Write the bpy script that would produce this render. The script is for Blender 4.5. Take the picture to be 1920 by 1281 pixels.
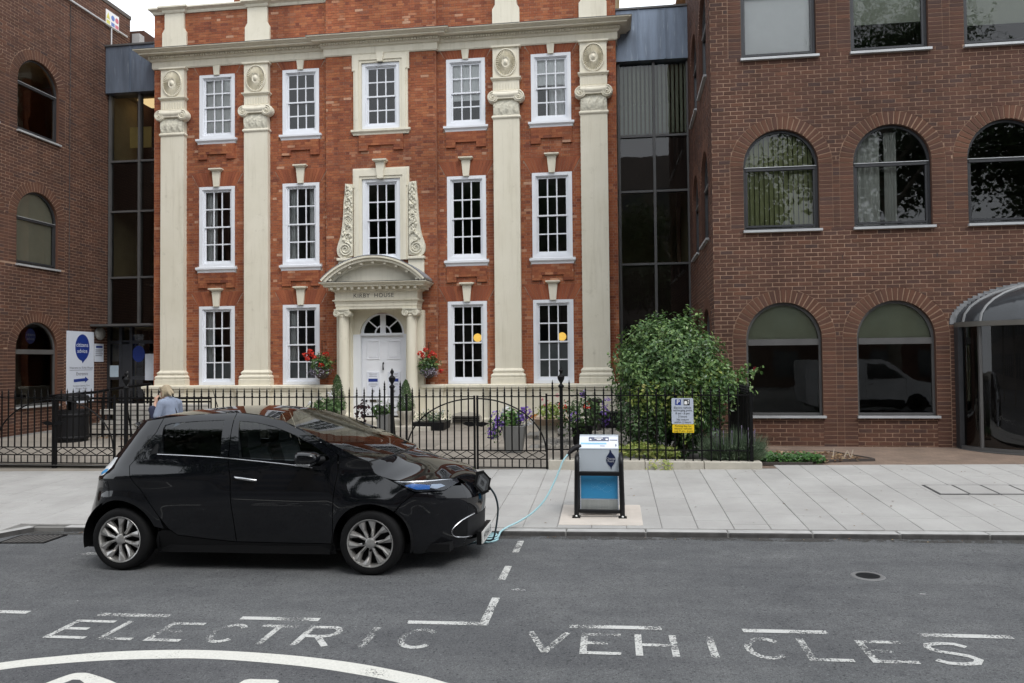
import bpy, bmesh, math, random
from math import sin, cos, pi, radians, sqrt, atan2, hypot
from mathutils import Vector, Matrix, noise
from mathutils.geometry import delaunay_2d_cdt, tessellate_polygon

random.seed(7)
for o in list(bpy.data.objects):
    bpy.data.objects.remove(o)
SC = bpy.context.scene
COL = SC.collection

# ------------------------------------------------------------------ camera
H = 2.06
cam = bpy.data.cameras.new('camera')
camo = bpy.data.objects.new('camera', cam)
COL.objects.link(camo)
cam.sensor_width = 36.0
cam.lens = 36.0 * 1393.0 / 1920.0
cam.clip_end = 600
YAW, PITCH, ROLL = radians(7.634), radians(1.456), radians(-0.528)
_f = Vector((-sin(YAW) * cos(PITCH), cos(YAW) * cos(PITCH), sin(PITCH)))
_r = Vector((cos(YAW), sin(YAW), 0))
_u = _r.cross(_f)
_r2 = _r * cos(ROLL) + _u * sin(ROLL)
_u2 = -_r * sin(ROLL) + _u * cos(ROLL)
m = Matrix((_r2, _u2, -_f)).transposed().to_4x4()
m.translation = (0, 0, H)
camo.matrix_world = m
SC.camera = camo

# ------------------------------------------------------------------ sky, sun, exposure (overcast)
SUN_EL, SUN_AZ = radians(55), radians(140)
w = bpy.data.worlds.new('World')
SC.world = w
w.use_nodes = True
nt = w.node_tree
nt.nodes.clear()
sky = nt.nodes.new('ShaderNodeTexSky')
sky.sky_type = 'NISHITA'
sky.sun_disc = False
sky.sun_elevation = SUN_EL
sky.sun_rotation = SUN_AZ
sky.air_density = 1.0
sky.dust_density = 4.0
hs = nt.nodes.new('ShaderNodeHueSaturation')
hs.inputs['Saturation'].default_value = 0.3
mx = nt.nodes.new('ShaderNodeMix')
mx.data_type = 'RGBA'
mx.inputs[0].default_value = 0.8
mx.inputs[7].default_value = (9.2, 9.7, 10.3, 1)      # the cloud deck over the clear sky
bg = nt.nodes.new('ShaderNodeBackground')
bg.inputs['Strength'].default_value = 0.1
wo = nt.nodes.new('ShaderNodeOutputWorld')
nt.links.new(sky.outputs[0], hs.inputs['Color'])
nt.links.new(hs.outputs[0], mx.inputs[6])
nt.links.new(mx.outputs[2], bg.inputs[0])
nt.links.new(bg.outputs[0], wo.inputs[0])
sl = bpy.data.lights.new('sun', 'SUN')
sl.energy = 0.9
sl.angle = radians(25)
sl.color = (1.0, 0.97, 0.93)
so = bpy.data.objects.new('sun', sl)
COL.objects.link(so)
_d = Vector((sin(SUN_AZ) * cos(SUN_EL), cos(SUN_AZ) * cos(SUN_EL), sin(SUN_EL)))
so.rotation_euler = _d.to_track_quat('Z', 'Y').to_euler()
so.location = (0, -10, 30)
vs = SC.view_settings
vs.view_transform = 'Standard'
vs.look = 'None'
vs.exposure = 0.92
vs.gamma = 1.0
vs.use_curve_mapping = False


# ------------------------------------------------------------------ mesh helpers
class MB:
    def __init__(s):
        s.v, s.f, s.var, s.mi = [], [], [], []

    def add(s, vs, fs, var=0.0, mi=0):
        o = len(s.v)
        s.v.extend(tuple(p) for p in vs)
        for f in fs:
            s.f.append(tuple(i + o for i in f))
            s.var.append(var)
            s.mi.append(mi)
        return s

    def box(s, x0, x1, y0, y1, z0, z1, var=0.0, mi=0):
        return s.add([(x0, y0, z0), (x1, y0, z0), (x1, y1, z0), (x0, y1, z0), (x0, y0, z1), (x1, y0, z1), (x1, y1, z1), (x0, y1, z1)],
                     [(3, 2, 1, 0), (4, 5, 6, 7), (0, 1, 5, 4), (1, 2, 6, 5), (2, 3, 7, 6), (3, 0, 4, 7)], var, mi)

    def hexa(s, p, var=0.0, mi=0):
        return s.add(p, [(3, 2, 1, 0), (4, 5, 6, 7), (0, 1, 5, 4), (1, 2, 6, 5), (2, 3, 7, 6), (3, 0, 4, 7)], var, mi)

    def prism(s, poly, M, a, b, var=0.0, mi=0, caps=(True, True)):
        """2D polygon extruded between depths a and b through mapping M(u, z, d)"""
        n = len(poly)
        vs = [M(u, z, a) for u, z in poly] + [M(u, z, b) for u, z in poly]
        fs = [(i, (i + 1) % n, n + (i + 1) % n, n + i) for i in range(n)]
        tri = tessellate_polygon([[Vector((u, z, 0)) for u, z in poly]])
        if caps[0]:
            fs += [tuple(t) for t in tri]
        if caps[1]:
            fs += [tuple(i + n for i in reversed(t)) for t in tri]
        return s.add(vs, fs, var, mi)

    def tube(s, pts, r, n=8, closed=False, var=0.0, mi=0, square=False):
        pts = [Vector(p) for p in pts]
        N = len(pts)
        rs = r if isinstance(r, (list, tuple)) else [r] * N
        up = None
        vs, fs = [], []
        for i, p in enumerate(pts):
            if closed:
                t = pts[(i + 1) % N] - pts[i - 1]
            else:
                t = pts[min(i + 1, N - 1)] - pts[max(i - 1, 0)]
            t.normalize()
            if up is None:
                up = Vector((0, 0, 1)) if abs(t.z) < .9 else Vector((1, 0, 0))
            a = t.cross(up)
            if a.length < 1e-6:
                a = t.orthogonal()
            a.normalize()
            b = a.cross(t)
            up = b
            for k in range(n):
                an = 2 * pi * (k + (.5 if square else 0)) / n
                vs.append(p + (a * cos(an) + b * sin(an)) * rs[i])
        for i in range(N - (0 if closed else 1)):
            j = (i + 1) % N
            for k in range(n):
                fs.append((i * n + k, i * n + (k + 1) % n, j * n + (k + 1) % n, j * n + k))
        if not closed:
            fs.append(tuple(range(n))[::-1])
            fs.append(tuple((N - 1) * n + k for k in range(n)))
        return s.add(vs, fs, var, mi)

    def lathe(s, prof, n=16, c=(0, 0, 0), axis='z', var=0.0, mi=0, sx=1, sy=1, caps=True):
        vs, fs = [], []
        for r, h in prof:
            for k in range(n):
                a = 2 * pi * k / n
                u, v = r * cos(a) * sx, r * sin(a) * sy
                if axis == 'z':
                    vs.append((c[0] + u, c[1] + v, c[2] + h))
                elif axis == 'y':
                    vs.append((c[0] + u, c[1] + h, c[2] + v))
                else:
                    vs.append((c[0] + h, c[1] + u, c[2] + v))
        for i in range(len(prof) - 1):
            for k in range(n):
                fs.append((i * n + k, i * n + (k + 1) % n, (i + 1) * n + (k + 1) % n, (i + 1) * n + k))
        if caps and prof[0][0] > 1e-5:
            fs.append(tuple(range(n))[::-1])
        if caps and prof[-1][0] > 1e-5:
            fs.append(tuple((len(prof) - 1) * n + k for k in range(n)))
        return s.add(vs, fs, var, mi)

    def grid(s, fn, nu, nv, cu=False, var=0.0, mi=0):
        vs, fs = [], []
        for i in range(nu + (0 if cu else 1)):
            for j in range(nv + 1):
                vs.append(fn(i / nu, j / nv))
        W = nv + 1
        NU = nu if cu else nu + 1
        for i in range(nu):
            i2 = (i + 1) % NU
            for j in range(nv):
                fs.append((i * W + j, i2 * W + j, i2 * W + j + 1, i * W + j + 1))
        return s.add(vs, fs, var, mi)

    def ball(s, c, r, n=12, m=8, sz=1.0, sx=1.0, sy=1.0):
        return s.lathe([(r * sin(pi * i / m), -r * sz * cos(pi * i / m)) for i in range(m + 1)], n, c, sx=sx, sy=sy)

    def sweep(s, prof, path, var=0.0, mi=0, closed=False):
        """profile (d, z) swept along a plan polyline, d is measured to the right of travel"""
        N = len(path)
        nr = []
        for i in range(N - (0 if closed else 1)):
            a, b = path[i], path[(i + 1) % N]
            L = hypot(b[0] - a[0], b[1] - a[1])
            nr.append(((b[1] - a[1]) / L, -(b[0] - a[0]) / L))
        vs, fs = [], []
        P = len(prof)
        for i in range(N):
            if closed:
                n1, n2 = nr[i - 1], nr[i]
            else:
                n1, n2 = nr[max(i - 1, 0)], nr[min(i, N - 2)]
            k = 1 + n1[0] * n2[0] + n1[1] * n2[1]
            mx_, my_ = (n1[0] + n2[0]) / k, (n1[1] + n2[1]) / k
            for d, z in prof:
                vs.append((path[i][0] + mx_ * d, path[i][1] + my_ * d, z))
        for i in range(N - (0 if closed else 1)):
            j = (i + 1) % N
            for k in range(P - 1):
                fs.append((i * P + k, j * P + k, j * P + k + 1, i * P + k + 1))
        if not closed:
            fs.append(tuple(range(P)))
            fs.append(tuple((N - 1) * P + k for k in range(P))[::-1])
        return s.add(vs, fs, var, mi)


def mesh_of(name, mb, mat, smooth=None):
    me = bpy.data.meshes.new(name)
    me.from_pydata(mb.v, [], mb.f)
    mats = mat if isinstance(mat, (list, tuple)) else [mat]
    for q in mats:
        me.materials.append(q)
    if len(mats) > 1:
        me.polygons.foreach_set('material_index', mb.mi)
    if any(mb.var):
        at = me.attributes.new('var', 'FLOAT', 'FACE')
        at.data.foreach_set('value', mb.var)
    if smooth is not None:
        me.shade_smooth()
        if smooth < 180:
            me.set_sharp_from_angle(angle=radians(smooth))
    me.update()
    return me


def link(name, data, parent=None, loc=None, rot=None, scale=None):
    o = bpy.data.objects.new(name, data)
    COL.objects.link(o)
    if parent is not None:
        o.parent = parent
    if loc is not None:
        o.location = loc
    if rot is not None:
        o.rotation_euler = rot
    if scale is not None:
        o.scale = scale
    return o


def obj(name, mb, mat, parent=None, smooth=None, bev=0, loc=None, rot=None):
    o = link(name, mesh_of(name, mb, mat, smooth), parent, loc, rot)
    if bev:
        b = o.modifiers.new('bevel', 'BEVEL')
        b.width = bev
        b.segments = 2
        b.limit_method = 'ANGLE'
        b.angle_limit = radians(40)
    return o


def tag(o, label, cat, group=None):
    o['label'] = label
    o['category'] = cat
    if group:
        o['group'] = group
    return o


def struct(o, label=None):
    o['kind'] = 'structure'
    if label:
        o['label'] = label
    return o


def stuff(o, label=None):
    o['kind'] = 'stuff'
    if label:
        o['label'] = label
    return o


def thing(name, label, cat, loc=(0, 0, 0), rot=(0, 0, 0), group=None):
    o = link(name, None, None, loc, rot)
    o.empty_display_size = .2
    return tag(o, label, cat, group)


def copy_tree(o, parent=None):
    c = o.copy()
    COL.objects.link(c)
    if parent is not None:
        c.parent = parent
    for ch in list(o.children):
        copy_tree(ch, c)
    return c


def catmull(pts, n=6, closed=False):
    out = []
    N = len(pts)
    for i in range(N if closed else N - 1):
        p = [Vector(pts[(i + k) % N] if closed else pts[min(max(i + k, 0), N - 1)]) for k in (-1, 0, 1, 2)]
        for j in range(n):
            t = j / n
            out.append(.5 * ((2 * p[1]) + (p[2] - p[0]) * t + (2 * p[0] - 5 * p[1] + 4 * p[2] - p[3]) * t * t + (3 * p[1] - p[0] - 3 * p[2] + p[3]) * t ** 3))
    if not closed:
        out.append(Vector(pts[-1]))
    return out


def lerp(t, xs, ys):
    if t <= xs[0]:
        return ys[0]
    for i in range(len(xs) - 1):
        if t <= xs[i + 1]:
            k = (t - xs[i]) / (xs[i + 1] - xs[i])
            return ys[i] + (ys[i + 1] - ys[i]) * k
    return ys[-1]


def sstep(a, b, x):
    t = min(1, max(0, (x - a) / (b - a)))
    return t * t * (3 - 2 * t)


def text_mb(txt, size, M, d, spacing=1.0, align='CENTER', line=1.0, sx=1.0):
    """flat lettering: glyph outlines mapped with M(u, z, d)"""
    cu = bpy.data.curves.new('lettering', 'FONT')
    cu.body = txt
    cu.size = size
    cu.align_x = align
    cu.align_y = 'CENTER'
    cu.space_character = spacing
    cu.space_line = line
    cu.resolution_u = 3
    o = bpy.data.objects.new('lettering', cu)
    COL.objects.link(o)
    me = o.to_mesh()
    mb = MB()
    mb.add([M(v.co.x * sx, v.co.y, d) for v in me.vertices], [tuple(p.vertices) for p in me.polygons])
    o.to_mesh_clear()
    bpy.data.objects.remove(o)
    bpy.data.curves.remove(cu)
    return mb


# ------------------------------------------------------------------ materials
def new_mat(name):
    mt = bpy.data.materials.new(name)
    mt.use_nodes = True
    t = mt.node_tree
    return mt, t, t.nodes['Principled BSDF'], t.nodes['Material Output']


def N(t, kind, **kw):
    n = t.nodes.new(kind)
    for k, v in kw.items():
        if k.startswith('i_'):
            n.inputs[k[2:]].default_value = v
        elif k.startswith('n_'):
            n.inputs[int(k[2:])].default_value = v
        else:
            setattr(n, k, v)
    return n


def ramp(t, stops, src=None, interp='LINEAR'):
    r = t.nodes.new('ShaderNodeValToRGB')
    r.color_ramp.interpolation = interp
    e = r.color_ramp.elements
    while len(e) < len(stops):
        e.new(.5)
    for i, (p, c) in enumerate(stops):
        e[i].position = p
        e[i].color = (*c, 1) if len(c) == 3 else c
    if src is not None:
        t.links.new(src, r.inputs[0])
    return r


def mixc(t, a, b, fac, mode='MIX'):
    mn = t.nodes.new('ShaderNodeMix')
    mn.data_type = 'RGBA'
    mn.blend_type = mode
    for sock, v in ((mn.inputs[0], fac), (mn.inputs[6], a), (mn.inputs[7], b)):
        if hasattr(v, 'links'):
            t.links.new(v, sock)
        elif isinstance(v, tuple):
            sock.default_value = (*v, 1) if len(v) == 3 else v
        else:
            sock.default_value = v
    return mn.outputs[2]


def coords(t, scale=(1, 1, 1), which='Object'):
    tc = t.nodes.new('ShaderNodeTexCoord')
    mp = t.nodes.new('ShaderNodeMapping')
    mp.inputs['Scale'].default_value = scale
    t.links.new(tc.outputs[which], mp.inputs[0])
    return mp.outputs[0]


def wcoords(t, scale=(1, 1, 1)):
    g = t.nodes.new('ShaderNodeNewGeometry')
    mp = t.nodes.new('ShaderNodeMapping')
    mp.inputs['Scale'].default_value = scale
    t.links.new(g.outputs['Position'], mp.inputs[0])
    return mp.outputs[0]


def noise_n(t, co, scale, detail=4, rough=.55):
    n = N(t, 'ShaderNodeTexNoise', i_Scale=scale, i_Detail=detail, i_Roughness=rough)
    t.links.new(co, n.inputs['Vector'])
    return n.outputs[0]


def bump(t, bs, h, strength=.3, dist=.01):
    b = N(t, 'ShaderNodeBump', i_Strength=strength, i_Distance=dist)
    t.links.new(h, b.inputs['Height'])
    t.links.new(b.outputs[0], bs.inputs['Normal'])


def mat(name, c, rough=.6, metal=0, var=.12, scale=3.0, bmp=0, bscale=60, coat=0, dirt=None, stretch=(1, 1, 1), spec=.5):
    """plain surface: base colour with slow and fine variation and fine relief"""
    mt, t, bs, out = new_mat(name)
    co = wcoords(t, stretch)
    n1 = noise_n(t, co, scale, 6, .6)
    lo = tuple(max(0, x * (1 - var)) for x in c)
    hi = tuple(min(1, x * (1 + var)) for x in c)
    r = ramp(t, [(.3, lo), (.7, hi)], n1)
    col = r.outputs[0]
    if dirt:
        n2 = noise_n(t, co, dirt[1], 5, .65)
        r2 = ramp(t, [(dirt[2], (0, 0, 0)), (dirt[2] + .18, (1, 1, 1))], n2)
        col = mixc(t, col, dirt[0], r2.outputs[0])
    t.links.new(col, bs.inputs['Base Color'])
    bs.inputs['Roughness'].default_value = rough
    bs.inputs['Metallic'].default_value = metal
    bs.inputs['Specular IOR Level'].default_value = spec
    if coat:
        bs.inputs['Coat Weight'].default_value = coat
        bs.inputs['Coat Roughness'].default_value = .03
    if bmp:
        bump(t, bs, noise_n(t, co, bscale, 4), bmp, .004)
    return mt


def brick_mat(name, stops, soil=None, rough=.85):
    """one colour per brick from the face attribute 'var' (or the object's own random number)"""
    mt, t, bs, out = new_mat(name)
    at = N(t, 'ShaderNodeAttribute', attribute_name='var')
    oi = N(t, 'ShaderNodeObjectInfo')
    ad = N(t, 'ShaderNodeMath', operation='ADD')
    t.links.new(at.outputs['Fac'], ad.inputs[0])
    t.links.new(oi.outputs['Random'], ad.inputs[1])
    fr = N(t, 'ShaderNodeMath', operation='FRACT')
    t.links.new(ad.outputs[0], fr.inputs[0])
    r = ramp(t, stops, fr.outputs[0])
    co = wcoords(t)
    n1 = noise_n(t, co, 45, 5, .65)
    r1 = ramp(t, [(.25, (.72, .72, .72)), (.75, (1.25, 1.25, 1.25))], n1)
    col = mixc(t, r.outputs[0], r1.outputs[0], 1.0, 'MULTIPLY')
    n2 = noise_n(t, co, .45, 5, .6)
    r2 = ramp(t, [(.35, (.8, .8, .8)), (.68, (1.14, 1.12, 1.1))], n2)
    col = mixc(t, col, r2.outputs[0], 1.0, 'MULTIPLY')
    ns = noise_n(t, wcoords(t, (1.6, 1.6, .18)), 1.1, 6, .65)
    rs = ramp(t, [(.36, (.80, .80, .81)), (.62, (1.10, 1.09, 1.07))], ns)
    col = mixc(t, col, rs.outputs[0], 1.0, 'MULTIPLY')
    if soil:
        n3 = noise_n(t, co, soil[1], 6, .7)
        r3 = ramp(t, [(soil[2], (0, 0, 0)), (soil[2] + .15, (1, 1, 1))], n3)
        fm = N(t, 'ShaderNodeMath', operation='MULTIPLY')
        t.links.new(r3.outputs[0], fm.inputs[0])
        fm.inputs[1].default_value = soil[3]
        col = mixc(t, col, soil[0], fm.outputs[0])
    t.links.new(col, bs.inputs['Base Color'])
    bs.inputs['Roughness'].default_value = rough
    bs.inputs['Specular IOR Level'].default_value = .25
    bump(t, bs, n1, .35, .004)
    return mt


def glass_mat(name, tint=(.75, .78, .76), refl=1.0, wave=.0, ior=1.5, add=.03):
    """window glass: Fresnel reflection over clear, slightly tinted transmission"""
    mt, t, bs, out = new_mat(name)
    t.nodes.remove(bs)
    fr = N(t, 'ShaderNodeFresnel', i_IOR=ior)
    mu = N(t, 'ShaderNodeMath', operation='MULTIPLY_ADD')
    mu.inputs[1].default_value = refl * 1.35
    mu.inputs[2].default_value = add
    mu.use_clamp = True
    t.links.new(fr.outputs[0], mu.inputs[0])
    tr = N(t, 'ShaderNodeBsdfTransparent', i_Color=(*tint, 1))
    gl = N(t, 'ShaderNodeBsdfGlossy', i_Roughness=.01, i_Color=(1, 1, 1, 1))
    mixs = N(t, 'ShaderNodeMixShader')
    t.links.new(mu.outputs[0], mixs.inputs[0])
    t.links.new(tr.outputs[0], mixs.inputs[1])
    t.links.new(gl.outputs[0], mixs.inputs[2])
    t.links.new(mixs.outputs[0], out.inputs[0])
    if wave:
        b = N(t, 'ShaderNodeBump', i_Strength=wave, i_Distance=.02)
        t.links.new(noise_n(t, wcoords(t), 3.0, 2), b.inputs['Height'])
        t.links.new(b.outputs[0], gl.inputs['Normal'])
        t.links.new(b.outputs[0], fr.inputs['Normal'])
    return mt


def leaf_mat(name, stops, rough=.45, trans=.25):
    mt, t, bs, out = new_mat(name)
    at = N(t, 'ShaderNodeAttribute', attribute_name='var')
    r = ramp(t, stops, at.outputs['Fac'])
    t.links.new(r.outputs[0], bs.inputs['Base Color'])
    bs.inputs['Roughness'].default_value = rough
    bs.inputs['Specular IOR Level'].default_value = .5
    tl = N(t, 'ShaderNodeBsdfTranslucent')
    t.links.new(r.outputs[0], tl.inputs[0])
    ms = N(t, 'ShaderNodeMixShader')
    ms.inputs[0].default_value = trans
    t.links.new(bs.outputs[0], ms.inputs[1])
    t.links.new(tl.outputs[0], ms.inputs[2])
    t.links.new(ms.outputs[0], out.inputs[0])
    return mt


def paint_mat(name, c, wear, scale=22):
    """worn road paint: chips let the asphalt below show"""
    mt, t, bs, out = new_mat(name)
    co = wcoords(t)
    n1 = noise_n(t, co, scale, 8, .72)
    n2 = noise_n(t, co, 3.0, 3, .5)
    ad = N(t, 'ShaderNodeMath', operation='MULTIPLY_ADD')
    ad.inputs[1].default_value = .55
    t.links.new(n2, ad.inputs[0])
    t.links.new(n1, ad.inputs[2])
    r = ramp(t, [(wear, (0, 0, 0)), (wear + .05, (1, 1, 1))], ad.outputs[0])
    n3 = noise_n(t, co, 60, 4)
    rc = ramp(t, [(.3, tuple(x * .82 for x in c)), (.7, c)], n3)
    t.links.new(rc.outputs[0], bs.inputs['Base Color'])
    bs.inputs['Roughness'].default_value = .75
    tr = N(t, 'ShaderNodeBsdfTransparent')
    ms = N(t, 'ShaderNodeMixShader')
    t.links.new(r.outputs[0], ms.inputs[0])
    t.links.new(tr.outputs[0], ms.inputs[1])
    t.links.new(bs.outputs[0], ms.inputs[2])
    t.links.new(ms.outputs[0], out.inputs[0])
    return mt


def emit_mat(name, c, strength):
    mt, t, bs, out = new_mat(name)
    bs.inputs['Base Color'].default_value = (*c, 1)
    bs.inputs['Emission Color'].default_value = (*c, 1)
    bs.inputs['Emission Strength'].default_value = strength
    return mt


M = {}
M['asphalt'] = None
def cream_mat():
    mt, t, bs, out = new_mat('cream_render')
    co = wcoords(t)
    st = wcoords(t, (5.0, 5.0, .32))
    c = ramp(t, [(.3, (.69, .645, .52)), (.7, (.77, .725, .605))], noise_n(t, co, .9, 6, .6)).outputs[0]
    r1 = ramp(t, [(.50, (1, 1, 1)), (.78, (.76, .745, .71))], noise_n(t, st, 1.6, 6, .7))
    c = mixc(t, c, r1.outputs[0], .75, 'MULTIPLY')
    r2 = ramp(t, [(.58, (1, 1, 1)), (.74, (.62, .61, .56))], noise_n(t, co, 3.2, 8, .75))
    c = mixc(t, c, r2.outputs[0], .55, 'MULTIPLY')
    t.links.new(c, bs.inputs['Base Color'])
    bs.inputs['Roughness'].default_value = .75
    bump(t, bs, noise_n(t, co, 30, 5), .3, .004)
    return mt


M['cream'] = cream_mat()
M['carved'] = mat('cream_carving', (.66, .63, .52), .75, var=.16, scale=9, bmp=.35, bscale=60, dirt=((.38, .36, .29), 6, .6))
M['lead'] = mat('lead_sheet', (.20, .21, .23), .6, var=.25, scale=2, bmp=.2, bscale=18)
M['white'] = mat('white_gloss_paint', (.76, .78, .82), .4, var=.04, scale=2, dirt=((.55, .56, .57), 2.5, .68))
M['door_white'] = mat('white_door_paint', (.79, .80, .84), .4, var=.04, scale=2)
M['mortar'] = mat('pale_mortar', (.36, .26, .20), .95, var=.15, scale=6)
M['mortar_b'] = mat('buff_mortar', (.33, .215, .15), .95, var=.2, scale=4)
M['redbrick'] = brick_mat('red_brick', [(0, (.235, .076, .043)), (.2, (.345, .118, .056)), (.4, (.285, .090, .046)), (.6, (.395, .150, .070)), (.78, (.32, .108, .053)), (.9, (.19, .062, .04)), (.975, (.43, .19, .105)), (1.0, (.52, .31, .21))],
                         soil=((.13, .05, .038), .9, .57, .6))
M['redrub'] = brick_mat('rubbed_red_brick', [(0, (.25, .078, .043)), (.5, (.30, .094, .048)), (1.0, (.345, .115, .056))])
M['brownbrick'] = brick_mat('brown_brick', [(0, (.080, .041, .030)), (.25, (.104, .051, .036)), (.5, (.088, .045, .035)), (.72, (.126, .060, .040)), (.88, (.070, .042, .037)), (1.0, (.098, .047, .032))],
                           soil=((.15, .10, .08), .8, .62, .35))
M['brownrub'] = brick_mat('brown_arch_brick', [(0, (.110, .054, .037)), (.5, (.128, .061, .040)), (1.0, (.095, .049, .037))])
M['glass'] = glass_mat('old_window_glass', (.92, .94, .93), .82, wave=.14, add=.005)
M['glass_m'] = glass_mat('office_window_glass', (.72, .74, .70), .66, wave=.03, add=.01)
M['glass_d'] = glass_mat('dark_spandrel_glass', (.5, .47, .45), .9, wave=.02, add=.0)
M['dark'] = mat('dark_interior', (.032, .032, .034), .9, var=.2)
M['room'] = mat('dim_room', (.085, .08, .07), .9, var=.15)
M['bronze'] = mat('dark_bronze_frame', (.045, .046, .05), .4, var=.15, metal=.3)
M['alu'] = mat('grey_metal_trim', (.10, .098, .097), .45, var=.12, metal=.2)
M['sillmetal'] = mat('pale_metal_sill', (.46, .47, .48), .45, var=.12, metal=.3)
M['zinc'] = mat('zinc_cladding', (.165, .20, .255), .38, var=.28, scale=1.6, metal=.45, bmp=.1, bscale=3, stretch=(3, 3, .35), dirt=((.34, .38, .42), 4.5, .6))
M['iron'] = mat('black_iron_paint', (.0045, .0045, .005), .5, var=.3, scale=12, bmp=.2, bscale=80, spec=.18)
M['stone'] = mat('pale_stone', (.44, .41, .35), .85, var=.18, scale=3, bmp=.4, bscale=40, dirt=((.22, .2, .16), 2.2, .62))
M['slab'] = None
M['kerb'] = mat('granite_kerb', (.36, .355, .345), .8, var=.16, scale=5, bmp=.3, bscale=90)
M['bin'] = mat('black_plastic', (.006, .006, .007), .55, var=.2, spec=.25)
M['curtain'] = mat('white_curtain', (.72, .72, .72), .9, var=.1)
M['blind'] = mat('pale_roller_blind', (.82, .82, .82), .9, var=.04)
M['blind_olive'] = mat('olive_vertical_blind', (.42, .44, .24), .85, var=.1)
M['blind_beige'] = mat('beige_roller_blind', (.42, .39, .33), .9, var=.06)
M['blind_sage'] = mat('sage_roller_blind', (.40, .42, .34), .9, var=.06)


def asphalt(name, base, speck):
    mt, t, bs, out = new_mat(name)
    co = wcoords(t)
    n1 = noise_n(t, co, 120, 3, .8)
    vo = N(t, 'ShaderNodeTexVoronoi', i_Scale=95.0)
    t.links.new(co, vo.inputs['Vector'])
    n2 = noise_n(t, co, .55, 5, .6)
    n3 = noise_n(t, co, 5.0, 5, .6)
    n4 = noise_n(t, co, 42, 2, .6)
    n5 = noise_n(t, wcoords(t, (.25, 1.6, 1)), 1.0, 6, .65)
    r = ramp(t, [(.30, tuple(x * .40 for x in base)), (.44, tuple(x * .95 for x in base)), (.58, tuple(x * 1.08 for x in base)), (.72, speck)], n1)
    sp = ramp(t, [(0, (.72, .72, .72)), (.5, (1, 1, 1)), (1, (1.25, 1.25, 1.25))], vo.outputs['Color'])
    c = mixc(t, r.outputs[0], sp.outputs[0], .8, 'MULTIPLY')
    r2 = ramp(t, [(.32, (.80, .80, .81)), (.7, (1.16, 1.15, 1.13))], n2)
    c = mixc(t, c, r2.outputs[0], 1.0, 'MULTIPLY')
    r3 = ramp(t, [(.28, (.86, .86, .87)), (.72, (1.12, 1.12, 1.11))], n3)
    c = mixc(t, c, r3.outputs[0], 1.0, 'MULTIPLY')
    r4 = ramp(t, [(.30, (.42, .42, .43)), (.42, (1, 1, 1)), (.64, (1, 1, 1)), (.74, (1.55, 1.55, 1.52))], n4)
    c = mixc(t, c, r4.outputs[0], 1.0, 'MULTIPLY')
    r5 = ramp(t, [(.35, (.86, .86, .87)), (.65, (1.10, 1.10, 1.09))], n5)
    c = mixc(t, c, r5.outputs[0], 1.0, 'MULTIPLY')
    t.links.new(c, bs.inputs['Base Color'])
    bs.inputs['Roughness'].default_value = .82
    bs.inputs['Specular IOR Level'].default_value = .3
    bump(t, bs, n1, .6, .006)
    return mt


M['asphalt'] = asphalt('worn_asphalt', (.102, .105, .109), (.25, .25, .25))
M['asphalt_new'] = asphalt('dark_asphalt', (.09, .092, .097), (.24, .24, .24))


def slab_mat(name, base, var=.055):
    mt, t, bs, out = new_mat(name)
    oi = N(t, 'ShaderNodeObjectInfo')
    co = wcoords(t)
    n1 = noise_n(t, co, 1.1, 6, .65)
    n2 = noise_n(t, co, 140, 3, .7)
    r = ramp(t, [(0, tuple(x * (1 - var) for x in base)), (.5, base), (1, tuple(x * (1 + var * .8) for x in base))], oi.outputs['Random'])
    r1 = ramp(t, [(.28, (.82, .81, .80)), (.68, (1.1, 1.1, 1.09))], n1)
    c = mixc(t, r.outputs[0], r1.outputs[0], 1.0, 'MULTIPLY')
    r2 = ramp(t, [(.3, (.9, .9, .9)), (.7, (1.08, 1.08, 1.08))], n2)
    c = mixc(t, c, r2.outputs[0], 1.0, 'MULTIPLY')
    st = N(t, 'ShaderNodeTexVoronoi', i_Scale=3.6)
    t.links.new(co, st.inputs['Vector'])
    r3 = ramp(t, [(.035, (.45, .44, .42)), (.06, (1, 1, 1))], st.outputs['Distance'])
    c = mixc(t, c, r3.outputs[0], .7, 'MULTIPLY')
    t.links.new(c, bs.inputs['Base Color'])
    bs.inputs['Roughness'].default_value = .8
    bump(t, bs, n2, .2, .003)
    return mt


M['slab'] = slab_mat('grey_paving_slab', (.345, .338, .328))
M['yardslab'] = slab_mat('brown_grey_flag', (.24, .215, .185), .2)
M['joint'] = mat('dark_joint_sand', (.17, .165, .155), .95, var=.2)
# ================================================================== ground, road, kerb, pavement
G = .013          # the street climbs gently to the right
KY = 8.72         # kerb line
ROADROT = (0, -math.atan(G), 0)
PAVS = .05


def gz(x):
    return G * (x + 1)


def pz(x, y):
    return gz(x) + .06 + PAVS * (y - KY)


mb = MB()
mb.box(-160, 160, -160, 220, -1.6, -1.5)
struct(obj('ground', mb, mat('earth', (.12, .11, .09), .95)))

road = MB()
road.add([(-90, -60, 0), (92, -60, 0), (92, KY + .05, 0), (-90, KY + .05, 0)], [(0, 1, 2, 3)])
road = struct(obj('road', road, M['asphalt'], loc=(-1, 0, 0), rot=ROADROT))

P_OLD = paint_mat('worn_white_road_paint', (.52, .52, .50), .75, 60)
P_MID = paint_mat('white_road_paint', (.53, .53, .51), .705, 60)
P_NEW = paint_mat('fresh_white_road_paint', (.64, .63, .58), .57, 70)


def paint(name, polys, m_, z=.004):
    b = MB()
    for p in polys:
        tri = tessellate_polygon([[Vector((x, y, 0)) for x, y in p]])
        b.add([(x + 1, y, z) for x, y in p], [tuple(t) for t in tri])
    return obj(name, b, m_, road)


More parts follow.
